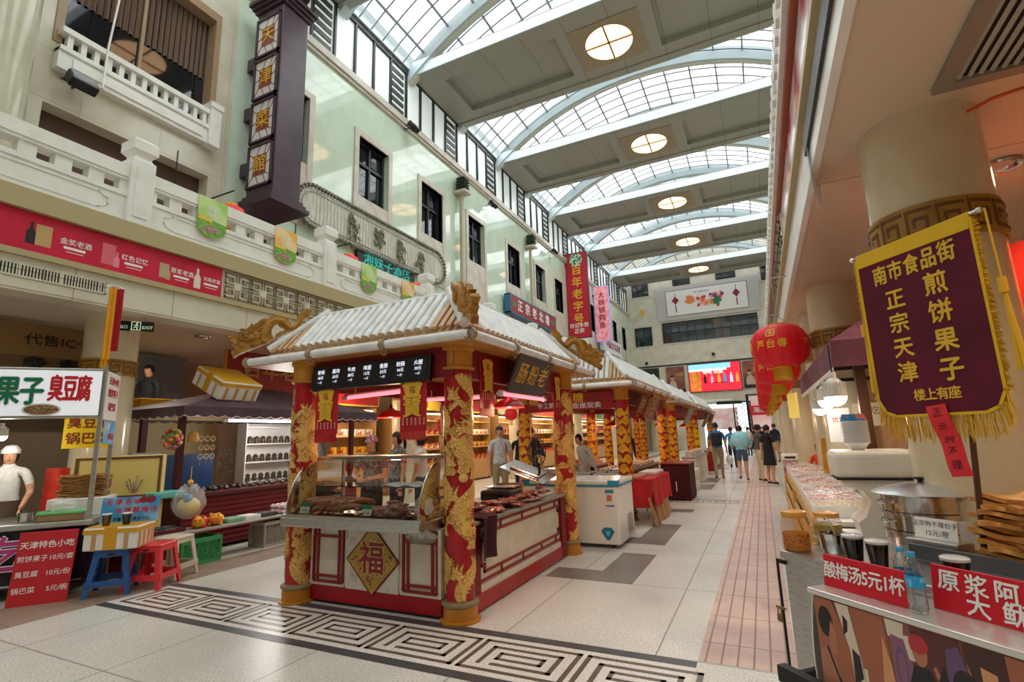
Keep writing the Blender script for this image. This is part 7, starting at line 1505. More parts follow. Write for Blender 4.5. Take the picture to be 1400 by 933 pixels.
for k,ch in enumerate('煎饼果子'): vt(ch,.105,.09,-.245-.125*k)
for k,ch in enumerate('楼上有座'): vt(ch,.055,-.065+.05*k,-.715)
b.build('lettering',mat('velvet_gold_txt','#e9bb3a',.5),t)
b=MB(); b.cyl(M@Vector((-W-.02,.0,0)),M@Vector((W+.03,.0,0)),.008,.008,8); b.sph(M@Vector((W+.035,0,0)),.014,8); b.sph(M@Vector((-W-.025,0,0)),.014,8); b.build('rod',steel,t)
base=rp(.70,.46,.87); b=MB(); b.cyl(base,M@Vector((.12,-.5,-.035)),.012,.011,10); b.cyl(M@Vector((.12,-.5,-.035)),M@Vector((.06,.02,-.03)),.011,.010,10); b.build('pole',mat('brown_pole','#5a3a28',.5),t)
for sx,yy,ln in ((-W-.02,-.38,.3),(W+.06,-.33,.32)):
    b=MB()
    for k in range(16): b.tube([M@Vector((sx+.004*cos(k),yy,.004*sin(k))),M@Vector((sx+.018*cos(k)+.01,yy-ln,.018*sin(k)))],.003,3)
    b.cyl(M@Vector((sx,yy+.04,0)),M@Vector((sx,yy-.02,0)),.016,.016,8); b.cyl(M@Vector((sx*.98,.0,0)),M@Vector((sx,yy+.04,0)),.004,.004,5)
    b.build('side_tassel',MATS['gold_fringe'],t)
b=MB(); Mr=M @ Matrix.Translation((.0,-.76,.012)) @ Matrix.Rotation(radians(6),4,'Z'); b.grid(lambda u,v:(.085*(u-.5)+.03*v,-.30*v,.006*sin(9*v)),4,10,Mr,thick=.003); rb=b.build('red_ribbon',mat('ribbon_red','#dd2b35',.6),t); b=MB()
for k,ch in enumerate('正宗狗不理'): b.text(ch,.042,Mr @ Matrix.Translation((.003+.005*k,-.035-.055*k,.006*sin(9*(.035+.055*k)/.30))),0,.0045,.0)
b.build('ribbon_lettering',black_pl,rb)
sign('red_shop_banner','large red and gold shop banner on the wall behind the velvet pennant','banner',(2.6,4.9,1.9),(.75,-.66,0),(0,0,1),1.6,2.1,mat('banner_bright_red','#cf2a1e',.5),(('食',.6,-.45,.5,gold_f,.03,1),('街',.6,-.45,-.3,gold_f,.03,1)),.03)
# ------------------------------------------------------------------ big festival lanterns along the right gallery
lred=mat('lantern_red_silk','#d3141f',.5,c2='#c0101a',scale=2,emit=.12,ecol='#d3141f')
def big_lantern(loc,lb,r=.36):
    t=thing('festival_lantern',lb,'lantern',loc); n=24; b=MB(); prof=[(r*sin(a)*1.0 if 0 else r*(.30+.70*sin(a)**.8),-r*.78*cos(a)) for a in [pi*k/14 for k in range(15)]]
    b.lathe(prof,n); b.build('globe',lred,t); b=MB()
    for k in range(12): a=2*pi*k/12; b.tube([(q*1.004*cos(a),q*1.004*sin(a),z) for q,z in prof],.003,4)
    b.build('rib',mat('lantern_rib','#b30f18',.5),t)
    b=MB(); b.lathe([(r*.3,r*.77),(r*.31,r*.85),(.005,r*.86)],20); b.lathe([(.005,-r*.86),(r*.31,-r*.85),(r*.3,-r*.77)],20); b.build('gold_cap',gold_f,t)
    b=MB()
    for k in range(40): a=2*pi*k/40; b.tube([(r*.29*cos(a),r*.29*sin(a),-r*.83),(r*.3*cos(a),r*.3*sin(a),-r*1.28)],.006,3)
    b.lathe([(r*.285,-r*.83),(r*.285,-r*1.15)],20); b.build('gold_fringe',MATS['gold_fringe'],t)
    b=MB(); 
    for a in (-1.9,-.2,1.4,3.0):
        for k,ch in enumerate('芦台春'):
            aa=a+.38*(k-1); R1=r*.985; Mx=Matrix.Translation((0,0,-.02*r)) @ Matrix.Rotation(aa,4,'Z') @ frame((R1,0,0),(0,1,0),(0,0,1)); b.text(ch,r*.34,Mx,0,.004,.02)
        Mx=Matrix.Rotation(a,4,'Z') @ frame((r*.90,0,r*.40),(0,1,0),(-.55,0,1)); b.strip2([(-.05,-.05),(.05,-.05),(.05,.05),(-.05,.05)],.014,0,.006,Mx,closed=True); b.text('春',r*.2,Mx,0,.004,.02)
    b.build('gold_lettering',gold_f,t)
    b=MB(); 
    for k in range(3): a=2*pi*k/3; b.tube([(r*.28*cos(a),r*.28*sin(a),r*.84),(0,0,r*1.3),(0,0,3.56-loc[2])],.004,4)
    b.tube([(0,0,3.56-loc[2]),(XG-.05-loc[0],0,3.56-loc[2])],.008,5); b.build('hanger',steel,t); return t
lz=2.6
for k,(y,lb) in enumerate(((7.7,'nearest and largest of the red festival lanterns along the right gallery'),(10.3,'second red festival lantern from the front'),(12.9,'third red festival lantern from the front'),(16.2,'fourth red festival lantern from the front'),(19.5,'fifth red festival lantern from the front'),(23.0,'sixth red festival lantern, farthest in the row'))): big_lantern((.34 if k==0 else .36,y,lz-.02*k),lb,.36 if k==0 else .38)
# bin
t=thing('waste_bin','pink and white litter bin standing beside the right-hand columns','bin',(.55,14.8,0)); b=MB(); b.rbox(-.16,.16,-.16,.16,.09,.72,.02); b.build('bin_body',mat('bin_pink','#c99aa0',.5,c2='#8c5a66',scale=22,fac=(.5,.56)),t); b=MB(); b.rbox(-.19,.19,-.19,.19,.72,.88,.03); b.build('lid',white_pl,t); b=MB(); b.box(-.12,.12,-.195,-.18,.77,.82); b.build('opening',black_pl,t); b=MB(); b.rbox(-.165,.165,-.165,.165,0,.09,.01); b.build('base',navy,t)
# things on the right soffit and fascia
t=thing('air_grille','grey slatted air grille set in the right-hand soffit','vent',(1.55,2.95,3.345)); b=MB(); b.box(-.48,-.40,-.59,.42,-.02,.013); b.box(.71,.79,-.59,.42,-.02,.013); b.box(-.40,.71,-.59,-.51,-.02,.013); b.box(-.40,.71,.34,.42,-.02,.013); b.build('frame',mat('vent_frame','#8e8678',.4),t); b=MB()
for k in range(24): b.cbox((-.38+.047*k,-.085,-.0),(.022,.86,.012),ry=radians(25))
b.build('slat',mat('vent_slat','#b4ad9f',.4),t); b=MB(); b.box(-.42,.73,-.53,.36,.008,.014); b.build('dark_back',black_pl,t)
t=thing('cable','loose orange cable hanging under the right-hand soffit','cable',(0,0,0)); b=MB(); b.tube([(1.20,2.35,3.34),(1.24,2.5,3.22),(1.32,2.62,3.15),(1.42,2.66,3.17),(1.50,2.60,3.24),(1.52,2.5,3.34)],.011,6); b.tube([(1.35,2.3,3.34),(1.40,2.5,3.22),(1.44,2.66,3.14),(1.46,2.9,3.08),(1.42,3.2,3.16),(1.34,3.42,3.25),(1.27,3.6,3.29)],.010,6); b.build('cord',mat('orange_cable','#dd5a28',.4),t)
for x,y,lb in ((1.78,4.67,'round steel downlight in the soffit behind the nearest right column'),(1.78,8.2,'round steel downlight farther along the right-hand soffit')): t=thing('downlight',lb,'lamp',(x,y,3.35)); b=MB(); b.lathe([(.13,.008),(.14,-.005),(.135,-.02),(.10,-.012),(.085,.006)],24,caps=False); b.build('rim',steel_sh,t); b=MB(); b.lathe([(.085,.004),(.0005,.005)],20); b.build('lens',mat('lens_dim','#c9b9a0',.3),t)
for x,y,lb in ((-8.3,5.3,'round downlight in the left gallery soffit past the round pillar'),(-8.4,6.9,'round downlight in the left gallery soffit above the kiosk'),(-8.9,2.6,'round downlight in the left gallery soffit above the snack cart')): t=thing('downlight',lb,'lamp',(x,y,3.33)); b=MB(); b.lathe([(.11,.006),(.12,-.005),(.115,-.018),(.09,-.01),(.075,.005)],24,caps=False); b.build('rim',steel_sh,t); b=MB(); b.lathe([(.075,.003),(.0005,.004)],20); b.build('lens',MATS['lens_dim'],t)
t=thing('glass_pane_sign','clear glass sign pane hung from the right fascia edge','sign',(.56,4.15,3.42)); M=frame((0,0,0),(.25,1,0),(0,0,1)); b=MB(); b.rbox(-.2,.2,-.28,.1,-.004,.004,.002,M,seg=1); b.build('glass',mat('frosted_glass_sign','#b9d3da',.15,alpha=.6,c2='#e9f1f2',scale=12),t); b=MB(); b.cyl(M@Vector((-.15,.1,0)),M@Vector((-.15,.3,0)),.005,.005,5); b.cyl(M@Vector((.15,.1,0)),M@Vector((.15,.3,0)),.005,.005,5); b.build('hook',steel,t)
sign('pink_banner','glossy pink and white banner strip along the right gallery fascia','banner',(XG-.055,4.4,4.02),(0,-1,0),(0,0,1),6.2,.5,mat('pink_banner_m','#e9dfe2',.15,c2='#d21f52',scale=1.6,fac=(.5,.62),detail=1),None,.02)
b=MB(); b.box(-.02,0,-.6,1.5,-.07,.07); 
tag(b.build('black_grille',mat('black_mesh','#232323',.5,c2='#4a4a4a',scale=60),None,(XG-.052,2.6,3.56)),'narrow black mesh grille in the white edge of the right fascia','vent')

b=MB(); b.cyl((1.08,4.62,0),(1.08,4.62,1.72),.012,.012,8); b.box(.94,1.10,4.61,4.63,1.70,1.72); b.lathe([(.12,0),(.12,.02),(.0005,.03)],16,Matrix.Translation((1.08,4.62,0))); tag(b.build('banner_stand',steel),'thin steel stand holding the yellow vertical banner','stand')
b=MB(); b.cyl((-.05,.1,.27),(-.05,.1,1.36),.006,.006,5); b.cyl((.05,-.1,.27),(.05,-.1,1.36),.006,.006,5); b.build('hanging_rod',steel,gs)
# ------------------------------------------------------------------ signs and fittings on the upper walls
# red wine banner along the fascia
t=thing('wine_banner','long crimson wine banner with bottles and white lettering along the gallery fascia','banner',(XF+.055,0,3.96)); M=frame((0,0,0),(0,1,0),(0,0,1)); b=MB(); b.rbox(-2.5,4.84,-.235,.235,-.004,.012,.003,M,seg=1); b.build('print',mat('banner_crimson','#d2083a',.5,c2='#c40634',scale=1.5),t); b=MB()
for s_,u in (('金奖老酒',2.97),('红色记忆',3.62),('原浆老酒',4.24),('光瓶老酒',4.68)):
    b.text(s_,.085 if u<4.5 else .07,M @ Matrix.Translation((u,.0,0)),0,.014,.01,sx=.95); b.rbox(u-.12,u+.1,-.088,-.056,.012,.014,.001,M,0,1); b.strip2([(u-.09,-.12),(u+.08,-.12)],.008,.012,.014,M,mi=0)
b.build('lettering',[white_txt],t); b=MB()
def pbottle(u,v,h,mi): b.prism([(u-h*.16,v),(u+h*.16,v),(u+h*.16,v+h*.55),(u+h*.05,v+h*.72),(u+h*.05,v+h),(u-h*.05,v+h),(u-h*.05,v+h*.72),(u-h*.16,v+h*.55)],.012,.016,M,mi)
def pbox(u,v,w,h,mi): b.prism([(u,v),(u+w,v),(u+w,v+h),(u,v+h)],.012,.0145,M,mi)
pbox(2.58,-.13,.15,.25,0); pbottle(2.54,-.13,.26,1); pbox(3.24,-.15,.15,.27,2); pbottle(3.41,-.16,.2,3); pbox(3.93,-.14,.13,.21,4); pbottle(4.05,-.15,.18,0); pbottle(4.46,-.17,.3,5); b.build('printed_bottles',[mat('pb_tan','#c8a36f',.4),mat('pb_black','#25211f',.3),mat('pb_rose','#e26a7c',.3),mat('pb_pink','#f08a9a',.3),mat('pb_beige','#b9a58a',.4),mat('pb_white','#e8e0d2',.4)],t)
t=thing('air_grille','long dark air grille in the cream fascia under the wine banner','vent',(XF+.062,2.0,3.50)); b=MB(); M=frame((0,0,0),(0,1,0),(0,0,1)); b.box(-1.6,1.33,-.065,.065,0,.004,M); b.build('dark_back',black_pl,t); b=MB(); b.strip2([(-1.6,-.07),(1.33,-.07),(1.33,.07),(-1.6,.07)],.018,0,.012,M,closed=True)
for k in range(98): b.box(-1.58+.03*k,-1.566+.03*k,-.06,.06,.004,.01,M)
for k in range(8): b.box(-1.42+.38*k,-1.40+.38*k,-.065,.065,.004,.013,M)
b.build('grille_frame',fascia_m,t)
# pennants on the balustrade
def pennant(y,lb,c1,c2):
    t=thing('balustrade_pennant',lb,'pennant',(XF+.085,y,5.24)); w,h=.46,.62; M=frame((0,0,0),(0,1,0),(0,0,1)); out=[(-w/2,0),(-w/2,-h*.72)]+[(w/2*sin(a)*1.0,-h*.72-h*.28*cos(a)) for a in [-pi/2+pi*k/10 for k in range(1,10)]]+[(w/2,-h*.72),(w/2,0)]
    b=MB(); b.prism(out,-.002,.002,M); b.build('cloth',mat('penn_'+c1[1:],c1,.6,c2=c2,scale=2.5,fac=(.4,.6)),t); b=MB()
    b.prism([(-w/2+.002,-h*.52),(w/2-.002,-h*.58),(w/2-.002,-h*.72)]+[(w/2*.98*sin(a),-h*.72-h*.27*cos(a)) for a in [pi/2-pi*k/10 for k in range(1,10)]]+[(-w/2+.002,-h*.72)],.002,.004,M,0); b.prism([(-.02+.13*cos(2*pi*k/14),-h*.8+.06*sin(2*pi*k/14)) for k in range(14)],.004,.006,M,1); b.prism([(-w/2+.01,-h*.5),(.0,-h*.56),(.0,-h*.62),(-w/2+.01,-h*.6)],.004,.005,M,3)
    b.text('五谷',.10,M @ Matrix.Translation((0,-.16,0)),2,.004,.01); b.text('杂粮',.10,M @ Matrix.Translation((0,-.26,0)),2,.004,.01); b.text('天然 绿色',.035,M @ Matrix.Translation((.02,-.33,0)),2,.004)
    b.build('printed_scene',[mat('penn_green','#5c9a3c',.6,c2='#8fbf4e',scale=20),mat('penn_beans','#c2a59a',.6,c2='#7d4a44',scale=60,fac=(.48,.54)),mat('penn_white','#f4f7ec',.5),mat('penn_yellow','#f0c53a',.5)],t); return t
pennant(4.6,'green printed pennant nearest the camera on the white balustrade','#a9d468','#c9e69a'); pennant(5.95,'orange printed pennant left of the second balustrade post','#f0b04a','#f6d9a0'); pennant(8.1,'green printed pennant past the second balustrade post','#9fcf62','#c9e69b'); pennant(9.45,'orange printed pennant before the third balustrade post','#edaa48','#f7dca8')
for y,x,lb in ((5.55,-8.2,'red lantern on the gallery behind the nearest green pennant'),(8.5,-8.2,'red lantern on the gallery just past the second balustrade post'),(11.1,-8.2,'small red lantern on the gallery by the third balustrade post')):
    o=small_lantern((x,y,5.55),lb,.26); b=MB(); b.box(-1.8,.05,-.01,.01,.50,.52); b.box(-1.8,-1.785,-.008,.008,.5,1.85); b.build('bracket',dark_metal,o)
# tall purple brown pillar sign
t=thing('pillar_sign','tall purple brown box sign with four gold characters on white panels','sign',(-9.1,6.95,0)); pw=mat('purple_brown_wood','#46323d',.35,c2='#3c2a34',scale=3)
b=MB(); b.rbox(-.42,.42,-.2,.5,6.75,11.35,.02); b.build('box',pw,t)
for z0,sg in ((11.35,1),(6.75,-1)):
    b=MB()
    for k in range(3): e=.05*(k+1); za=z0+sg*.09*k; b.box(-.42-e,.42+e,-.2-e,.5+e,min(za,za+sg*.09),max(za,za+sg*.09))
    b.build('moulding',pw,t)
for k,ch in enumerate('天津菜館'):
    zc=10.65-1.07*k; M=frame((-.02,-.2,zc),(1,0,0),(0,0,1)); b=MB(); b.rbox(-.33,.33,-.45,.45,0,.012,.003,M,seg=1); pnl=b.build('panel',mat('sign_panel_white','#d9d3cf',.3),t)
    b=MB(); b.prism([(-.2,-.24),(.2,-.24),(.2,.24),(-.2,.24)],.012,.02,M,0); b.strip2([(-.36,-.48),(.36,-.48),(.36,.48),(-.36,.48)],.05,0,.04,M,mi=1,closed=True)
    for sx in (-1,1):
        for q in (-.24,0,.24): b.strip2([(sx*.2,q*.9),(sx*.33,q*1.5+.05*sx)],.014,.012,.018,M,mi=1)
        for q in (-.1,.12): b.strip2([(q,sx*.24),(q+.08,sx*.44)],.014,.012,.018,M,mi=1)
    b.text(ch,.42,M,2,.022,.012); b.build('character_tile',[mat('tile_brown','#8a4530',.4),pw,mat('tile_gold','#e3b23a',.4)],pnl)
for z in (10.3,9.0,7.6): b=MB(); b.rbox(-.9,-.42,-.05,.3,z-.16,z+.16,.01); b.build('bracket',pw,t)
# chilli pepper sign with ruffled edge
t=thing('chilli_sign','long rounded grey sign with ruffled edge and four dried chilli bunches','sign',(-9.86,11.7,7.55)); M=frame((0,0,0),(0,1,0),(0,0,1)); a,r_=2.75,.52
def stad(e,n=14): return [(a+ (r_+e)*cos(q),(r_+e)*sin(q)) for q in [-pi/2+pi*k/n for k in range(n+1)]]+[(-a+(r_+e)*cos(q),(r_+e)*sin(q)) for q in [pi/2+pi*k/n for k in range(n+1)]]
b=MB(); b.prism(stad(0),-.06,.0,M); b.build('board',mat('weathered_white','#d5d2c8',.5,c2='#b9b5aa',scale=3,stretch=(1,6,1)),t); b=MB(); pts=stad(.06); tot=[]
for i in range(len(pts)):
    p,q=Vector(pts[i]),Vector(pts[(i+1)%len(pts)]); n=max(1,int((q-p).length/.11))
    for k in range(n): tot.append(p+(q-p)*k/n)
for i,p in enumerate(tot): b.lathe([(.0005,-.02),(.055,-.01),(.06,.05),(.04,.09),(.0005,.1)],8,M @ Matrix.Translation((p.x,p.y,0)),0)
for k in range(44): b.box(-2.7+.125*k,-2.68+.125*k,-.48,.48,0,.012,M,1)
b.strip2(stad(-.1),.025,0,.03,M,mi=1,closed=True)
b.build('ruffled_edge',[mat('ruffle_grey','#8f8c80',.5,c2='#6c695f',scale=12),mat('ridge_grey','#c4c0b5',.5)],t)
rng=random.Random(12)
for k in range(4):
    b=MB(); cu=-1.35+1.05*k
    for q in range(26):
        u,v=cu+rng.uniform(-.2,.2),rng.uniform(-.32,.34); d=rng.uniform(-2.6,-.6); b.tube([M@Vector((u,v,.05)),M@Vector((u+.08*cos(d),v+.1*sin(d),.09)),M@Vector((u+.12*cos(d),v+.2*sin(d),.05))],[.03,.025,.004],6)
    b.build('chilli_bunch',mat('dry_chilli','#8d8468',.6,c2='#5f583f',scale=14),t)
sign('dark_sign','dark sign with teal lettering under the chilli sign','sign',(-9.85,11.9,6.75),(0,1,0),(0,0,1),2.7,.62,mat('dark_green_black','#14211f',.3),(('湘妹子酒店',.42,0,0,mat('teal_neon','#2aa39a',.4,emit=.5),.01,1.05),),.1)
# further wall signs
sign('wall_sign','slanting maroon wall sign with white characters and blue edge','sign',(-9.6,22.9,7.5),(0,1,0),(0,0,1),5.7,.85,mat('maroon_board','#94233a',.4),(('正',.58,-1.8,0,white_txt,.025,1),('宗',.58,-.95,0,white_txt,.025,1),('老',.58,-.1,0,white_txt,.025,1),('北',.58,.75,0,white_txt,.025,1),('塘',.58,1.6,0,white_txt,.025,1),('海鲜',.28,-2.45,0,mat('sign_green','#4f9a5c',.4),.02,1),('酒楼',.28,2.4,0,MATS['sign_green'],.02,1)),.3,(mat('sign_blue_edge','#2f6f94',.4),.05))
sign('vertical_sign','tall red vertical sign with gold characters projecting from the left wall','sign',(-9.3,29.0,10.0),(1,0,0),(0,0,1),1.35,5.4,mat('sign_crimson','#bf2134',.4),tuple((ch,.68,0,1.55-.78*k,gold_f,.02,1) for k,ch in enumerate('百年老字号'))+(('白记水饺',.3,0,-1.95,white_txt,.02,1),('正宗',.32,0,-2.3,white_txt,.02,1)),.25,(mat('sign_dark_edge','#6d1a26',.4),.04))
t=thing('sign_emblem','round green and white emblem at the top of the tall red vertical sign','emblem',(-9.3,28.98,12.25)); b=MB(); M=frame((0,0,0),(1,0,0),(0,0,1)); b.lathe([(.42,0),(.42,.02),(.34,.02),(.34,.008),(.0005,.008)],28,M); b.lathe([(.2,.008),(.2,.024),(.12,.024),(.12,.01)],20,M); b.build('disc',mat('emblem_green','#cfe0c6',.4,c2='#3a6b48',scale=6,fac=(.5,.54)),t)
sign('vertical_sign','narrow pink lit vertical sign just past the tall red sign','sign',(-9.35,34.6,10.0),(1,0,0),(0,0,1),1.0,4.0,mat('pink_lit','#e6a0a8',.4,c2='#d14a52',scale=3,emit=.3),tuple((ch,.5,0,1.3-.55*k,mat('sign_dk_red','#a3202e',.4),.02,1) for k,ch in enumerate('大铁锅炖鱼')),.25,(mat('violet_edge','#a99bd6',.4,emit=.3),.05))
sign('wall_sign','white wall sign with red lettering at the far end of the left wall','sign',(-9.5,37.6,8.0),(0,1,0),(0,0,1),5.2,1.1,mat('sign_white','#dfe0e6',.4),(('中国北方名菜馆',.6,.2,0,MATS['sign_dk_red'],.025,1),),.25)
def lamp_box(y,lb):
    t=thing('wall_lantern',lb,'lamp',(-9.72,y,11.2)); b=MB()
    for k in range(5): z=.12*k; b.lathe([(.24,z),(.3,z+.03),(.22,z+.1),(.2,z+.12)],4,Matrix.Rotation(pi/4,4,'Z'),smooth=False)
    b.build('louvres',mat('dark_green_lamp','#3a4238',.4),t); b=MB(); b.rbox(-.26,.26,-.26,.26,-.12,0,.03); b.build('tray',stone_tr,t); b=MB(); b.box(-.12,.0,-.08,.08,-6.7,-.12); b.box(-.3,.0,-.04,.04,-.1,-.02); b.build('conduit',mat('conduit','#b3a88f',.4),t)
lamp_box(16.2,'louvred wall lantern with long conduit nearest the chilli sign'); lamp_box(23.0,'louvred wall lantern with long conduit above the maroon wall sign'); lamp_box(29.7,'louvred wall lantern beyond the tall red sign'); lamp_box(36.3,'louvred wall lantern near the far corner')
def flood(loc,rz,lb,s=1.0):
    t=thing('floodlight',lb,'lamp',loc,rz); M=Matrix.Rotation(radians(-35),4,'X'); b=MB(); b.rbox(-.2,.2,-.16,.02,-.15,.15,.03,M); b.build('housing',black_pl,t); b=MB(); b.box(-.17,.17,-.165,-.158,-.12,.12,M); b.build('lens',mat('flood_lens','#8d9494',.1),t); b=MB(); b.tube([(-.22,0,0),(-.22,.12,.05),(.22,.12,.05),(.22,0,0)],.018,6); b.cyl((0,.12,.05),(0,.45,.08),.018,.018,6); b.build('bracket',black_pl,t); t.scale=(s,)*3; return t
flood((-9.65,12.8,12.0),radians(90),'floodlight clamped on the cornice nearest the pillar sign'); flood((-9.65,18.6,11.6),radians(90),'floodlight on a long arm above the fourth window'); flood((-9.65,26.2,11.9),radians(90),'floodlight on the cornice beside the tall red sign'); flood((-9.72,3.75,7.55),radians(90),'black floodlight hung under the small third-floor balustrade')
t=thing('wall_cable','loose white cable hanging down past the big upper window','cable',(0,0,0)); b=MB(); b.tube([(-9.78,4.2,11.3),(-9.76,4.15,9.6),(-9.8,4.1,8.6),(-9.7,4.05,7.7)],.018,6); b.build('cord',white_pl,t)
flood((-9.35,3.2,9.6),radians(90),'small black floodlight at the top left beside the glossy pillar',.5)
flood((-9.6,7.9,12.9),radians(90),'dark projector lamp near the top above the pillar sign',1.0)
# ceiling lamps in the coffered beams
for i,y in enumerate(BEAMS[2:]):
    nm=('nearest to the camera above','second','third','fourth','fifth','sixth','seventh')[i] if i<7 else 'far'
    t=thing('ceiling_light','round cream skylight lamp with cross bars, %s along the beams'%nm,'ceiling light',(-3.18,y+BEAMW/2,ZB+.02))
    b=MB(); 
    n=40; R_=.8
    for q in range(4):
        a0=pi/4+q*pi/2; outer=[(1.12*cos(a0)*sqrt(2),1.0*sin(a0)*sqrt(2)),(1.12*cos(a0+pi/2)*sqrt(2),1.0*sin(a0+pi/2)*sqrt(2))]; arc=[(R_*cos(a0+pi/2-pi/2*k/12),R_*sin(a0+pi/2-pi/2*k/12)) for k in range(13)]; b.prism(outer+arc,-.03,-.005)
    b.build('perforated_plate',perf,t); b=MB(); b.lathe([(R_,-.012),(R_*.6,-.012),(.0005,-.012)],40); b.build('diffuser',disc_m,t); b=MB(); b.box(-R_,R_,-.03,.03,-.05,-.014); b.box(-.03,.03,-R_,R_,-.05,-.014); b.lathe([(R_-.03,-.04),(R_+.03,-.04),(R_+.03,-.01),(R_-.03,-.01)],40); b.build('cross_bars',cross_m,t)
# ------------------------------------------------------------------ far wall signs
YS=YF-.12
t=sign('mural_sign','large grey bordered painting sign high on the far wall','sign',(-3.15,YS-.1,12.72),(1,0,0),(0,-.06,1),8.4,3.0,mat('grey_border','#c4bfbb',.4),None,.2)
M=frame((0,-.02,0),(1,0,0),(0,-.06,1)); b=MB(); b.box(-3.3,3.3,-1.15,1.1,.0,.02,M,0); b.strip2([(-3.3,-1.15),(3.3,-1.15),(3.3,1.1),(-3.3,1.1)],.04,.02,.03,M,mi=1,closed=True); b.build('painting',[mat('painting_white','#ecebea',.4),mat('thin_brown','#6d5550',.4)],t)
b=MB()
def petal(cx,cy,L_,w,a,mi,z=.03):
    pts=[(0,0),(L_*.4,w),(L_*.8,w*.8),(L_,0),(L_*.8,-w*.8),(L_*.4,-w)]; b.prism([(cx+x*cos(a)-y*sin(a),cy+x*sin(a)+y*cos(a)) for x,y in pts],.02,z,M,mi)
rng=random.Random(5)
for k in range(7): petal(-.85,-.05,.75+.1*(k%3),.14,pi*.72+.17*k,0,.03+.002*k)
for k in range(26): petal(.1+rng.uniform(-.6,.9),-.15+rng.uniform(-.35,.3),.42,.13,rng.uniform(0,6.28),(1,0,2,1)[k%4],.05+.001*k)
for k in range(9): petal(.3+.15*k,.25+.12*sin(k),.3,.11,rng.uniform(0,6.28),(3,4,1)[k%3],.08)
for k in range(6): petal(.9,-.25,.4,.13,k,5,.075)
for cx in (-2.5,2.45):
    b.prism([(cx+.3*cos(pi/2*k),.2+.36*sin(pi/2*k)) for k in range(4)],.02,.04,M,6); b.strip2([(cx,.85),(cx,-.85)],.035,.02,.035,M,mi=7); b.strip2([(cx,-.3),(cx,-.8)],.09,.02,.04,M,mi=6)
b.text('津门 故里 民俗',.2,M @ Matrix.Translation((-.3,.72,0)),7,.022); b.build('painted_motif',[mat('mu_orange','#ea8a4a',.5),mat('mu_red','#d23f35',.5),mat('mu_coral','#f0a58c',.5),mat('mu_blue','#3b4f8f',.5),mat('mu_pink','#ec9ab0',.5),mat('mu_green','#2f7d52',.5),mat('mu_maroon','#8e2231',.5),mat('mu_dark','#4a3036',.5)],t)
led=mat('led_screen_red','#e8263a',.3,emit=.9,ecol='#f0263c'); t=thing('led_screen','bright red LED advertising screen with drink bottles on the far wall','screen',(-3.1,YS-.02,5.95)); M=frame((0,0,0),(1,0,0),(0,0,1)); b=MB(); b.rbox(-2.08,2.08,-1.2,1.2,-.1,.0,.02,M); b.build('case',dark_metal,t); b=MB(); b.box(-2.02,2.02,-1.15,1.15,0,.01,M,0); b.box(-2.02,1.3,.72,1.15,.01,.015,M,1); b.box(-2.02,1.0,.55,.72,.01,.015,M,6); b.box(-1.95,-1.1,-1.1,.5,.01,.013,M,2); b.box(-.2,1.0,-.52,-.44,.01,.02,M,7)
for k,(u,mi) in enumerate(((-.75,7),(-.2,3),(.35,4),(.8,5),(1.3,1),(1.75,4))): b.prism([(u-.11,-.5),(u+.11,-.5),(u+.11,.0),(u+.04,.14),(u+.04,.3),(u-.04,.3),(u-.04,.14),(u-.11,.0)],.01,.02,M,mi)
b.text('老味 饮品',.38,M @ Matrix.Translation((-.1,.45,0)),6,.016,.03); b.build('picture',[led,mat('led_blue','#8fd0ea',.3,emit=.8),mat('led_orange','#e58a34',.3,emit=.6,c2='#7a2a14',scale=2),mat('led_pink','#f29ab5',.3,emit=.6),mat('led_gold','#d7a72f',.3,emit=.6),mat('led_azure','#3f8fd6',.3,emit=.6),mat('led_cream','#f2ead9',.3,emit=.8),mat('led_dark','#4a1420',.3,emit=.1)],t)
for cx,lb in ((-6.25,'dim portrait poster left of the red LED screen'),(-.15,'dim portrait poster right of the red LED screen')):
    t=thing('portrait_poster',lb,'poster',(cx,YS,5.98)); b=MB(); M=frame((0,0,0),(1,0,0),(0,0,1)); b.rbox(-.76,.76,-1.12,1.12,-.13,0,.02,M); b.build('panel',mat('poster_dusk','#a86a4a',.4,c2='#5c2f36',scale=.8,fac=(.35,.65)),t); b=MB(); b.prism([(-.55,-1.1),(.1,-1.1),(.05,-.3),(-.15,-.05),(-.4,-.1),(-.55,-.4)],0,.01,M,0); b.prism([(-.27+.16*cos(2*pi*k/16),.15+.2*sin(2*pi*k/16)) for k in range(16)],0,.015,M,1); b.prism([(-.27+.18*cos(pi*k/10),.2+.2*sin(pi*k/10)) for k in range(11)],0,.02,M,2); b.text('大红',.3,M @ Matrix.Translation((.35,.4,0)),3,.005,.01); b.box(-.76,.76,-1.12,-.85,0,.012,M,2); b.build('figure',[mat('po_pale','#c9a89a',.5),mat('po_skin','#c99a80',.5),mat('po_dark','#2a1c1e',.5),mat('po_gold','#d9b26a',.5)],t)
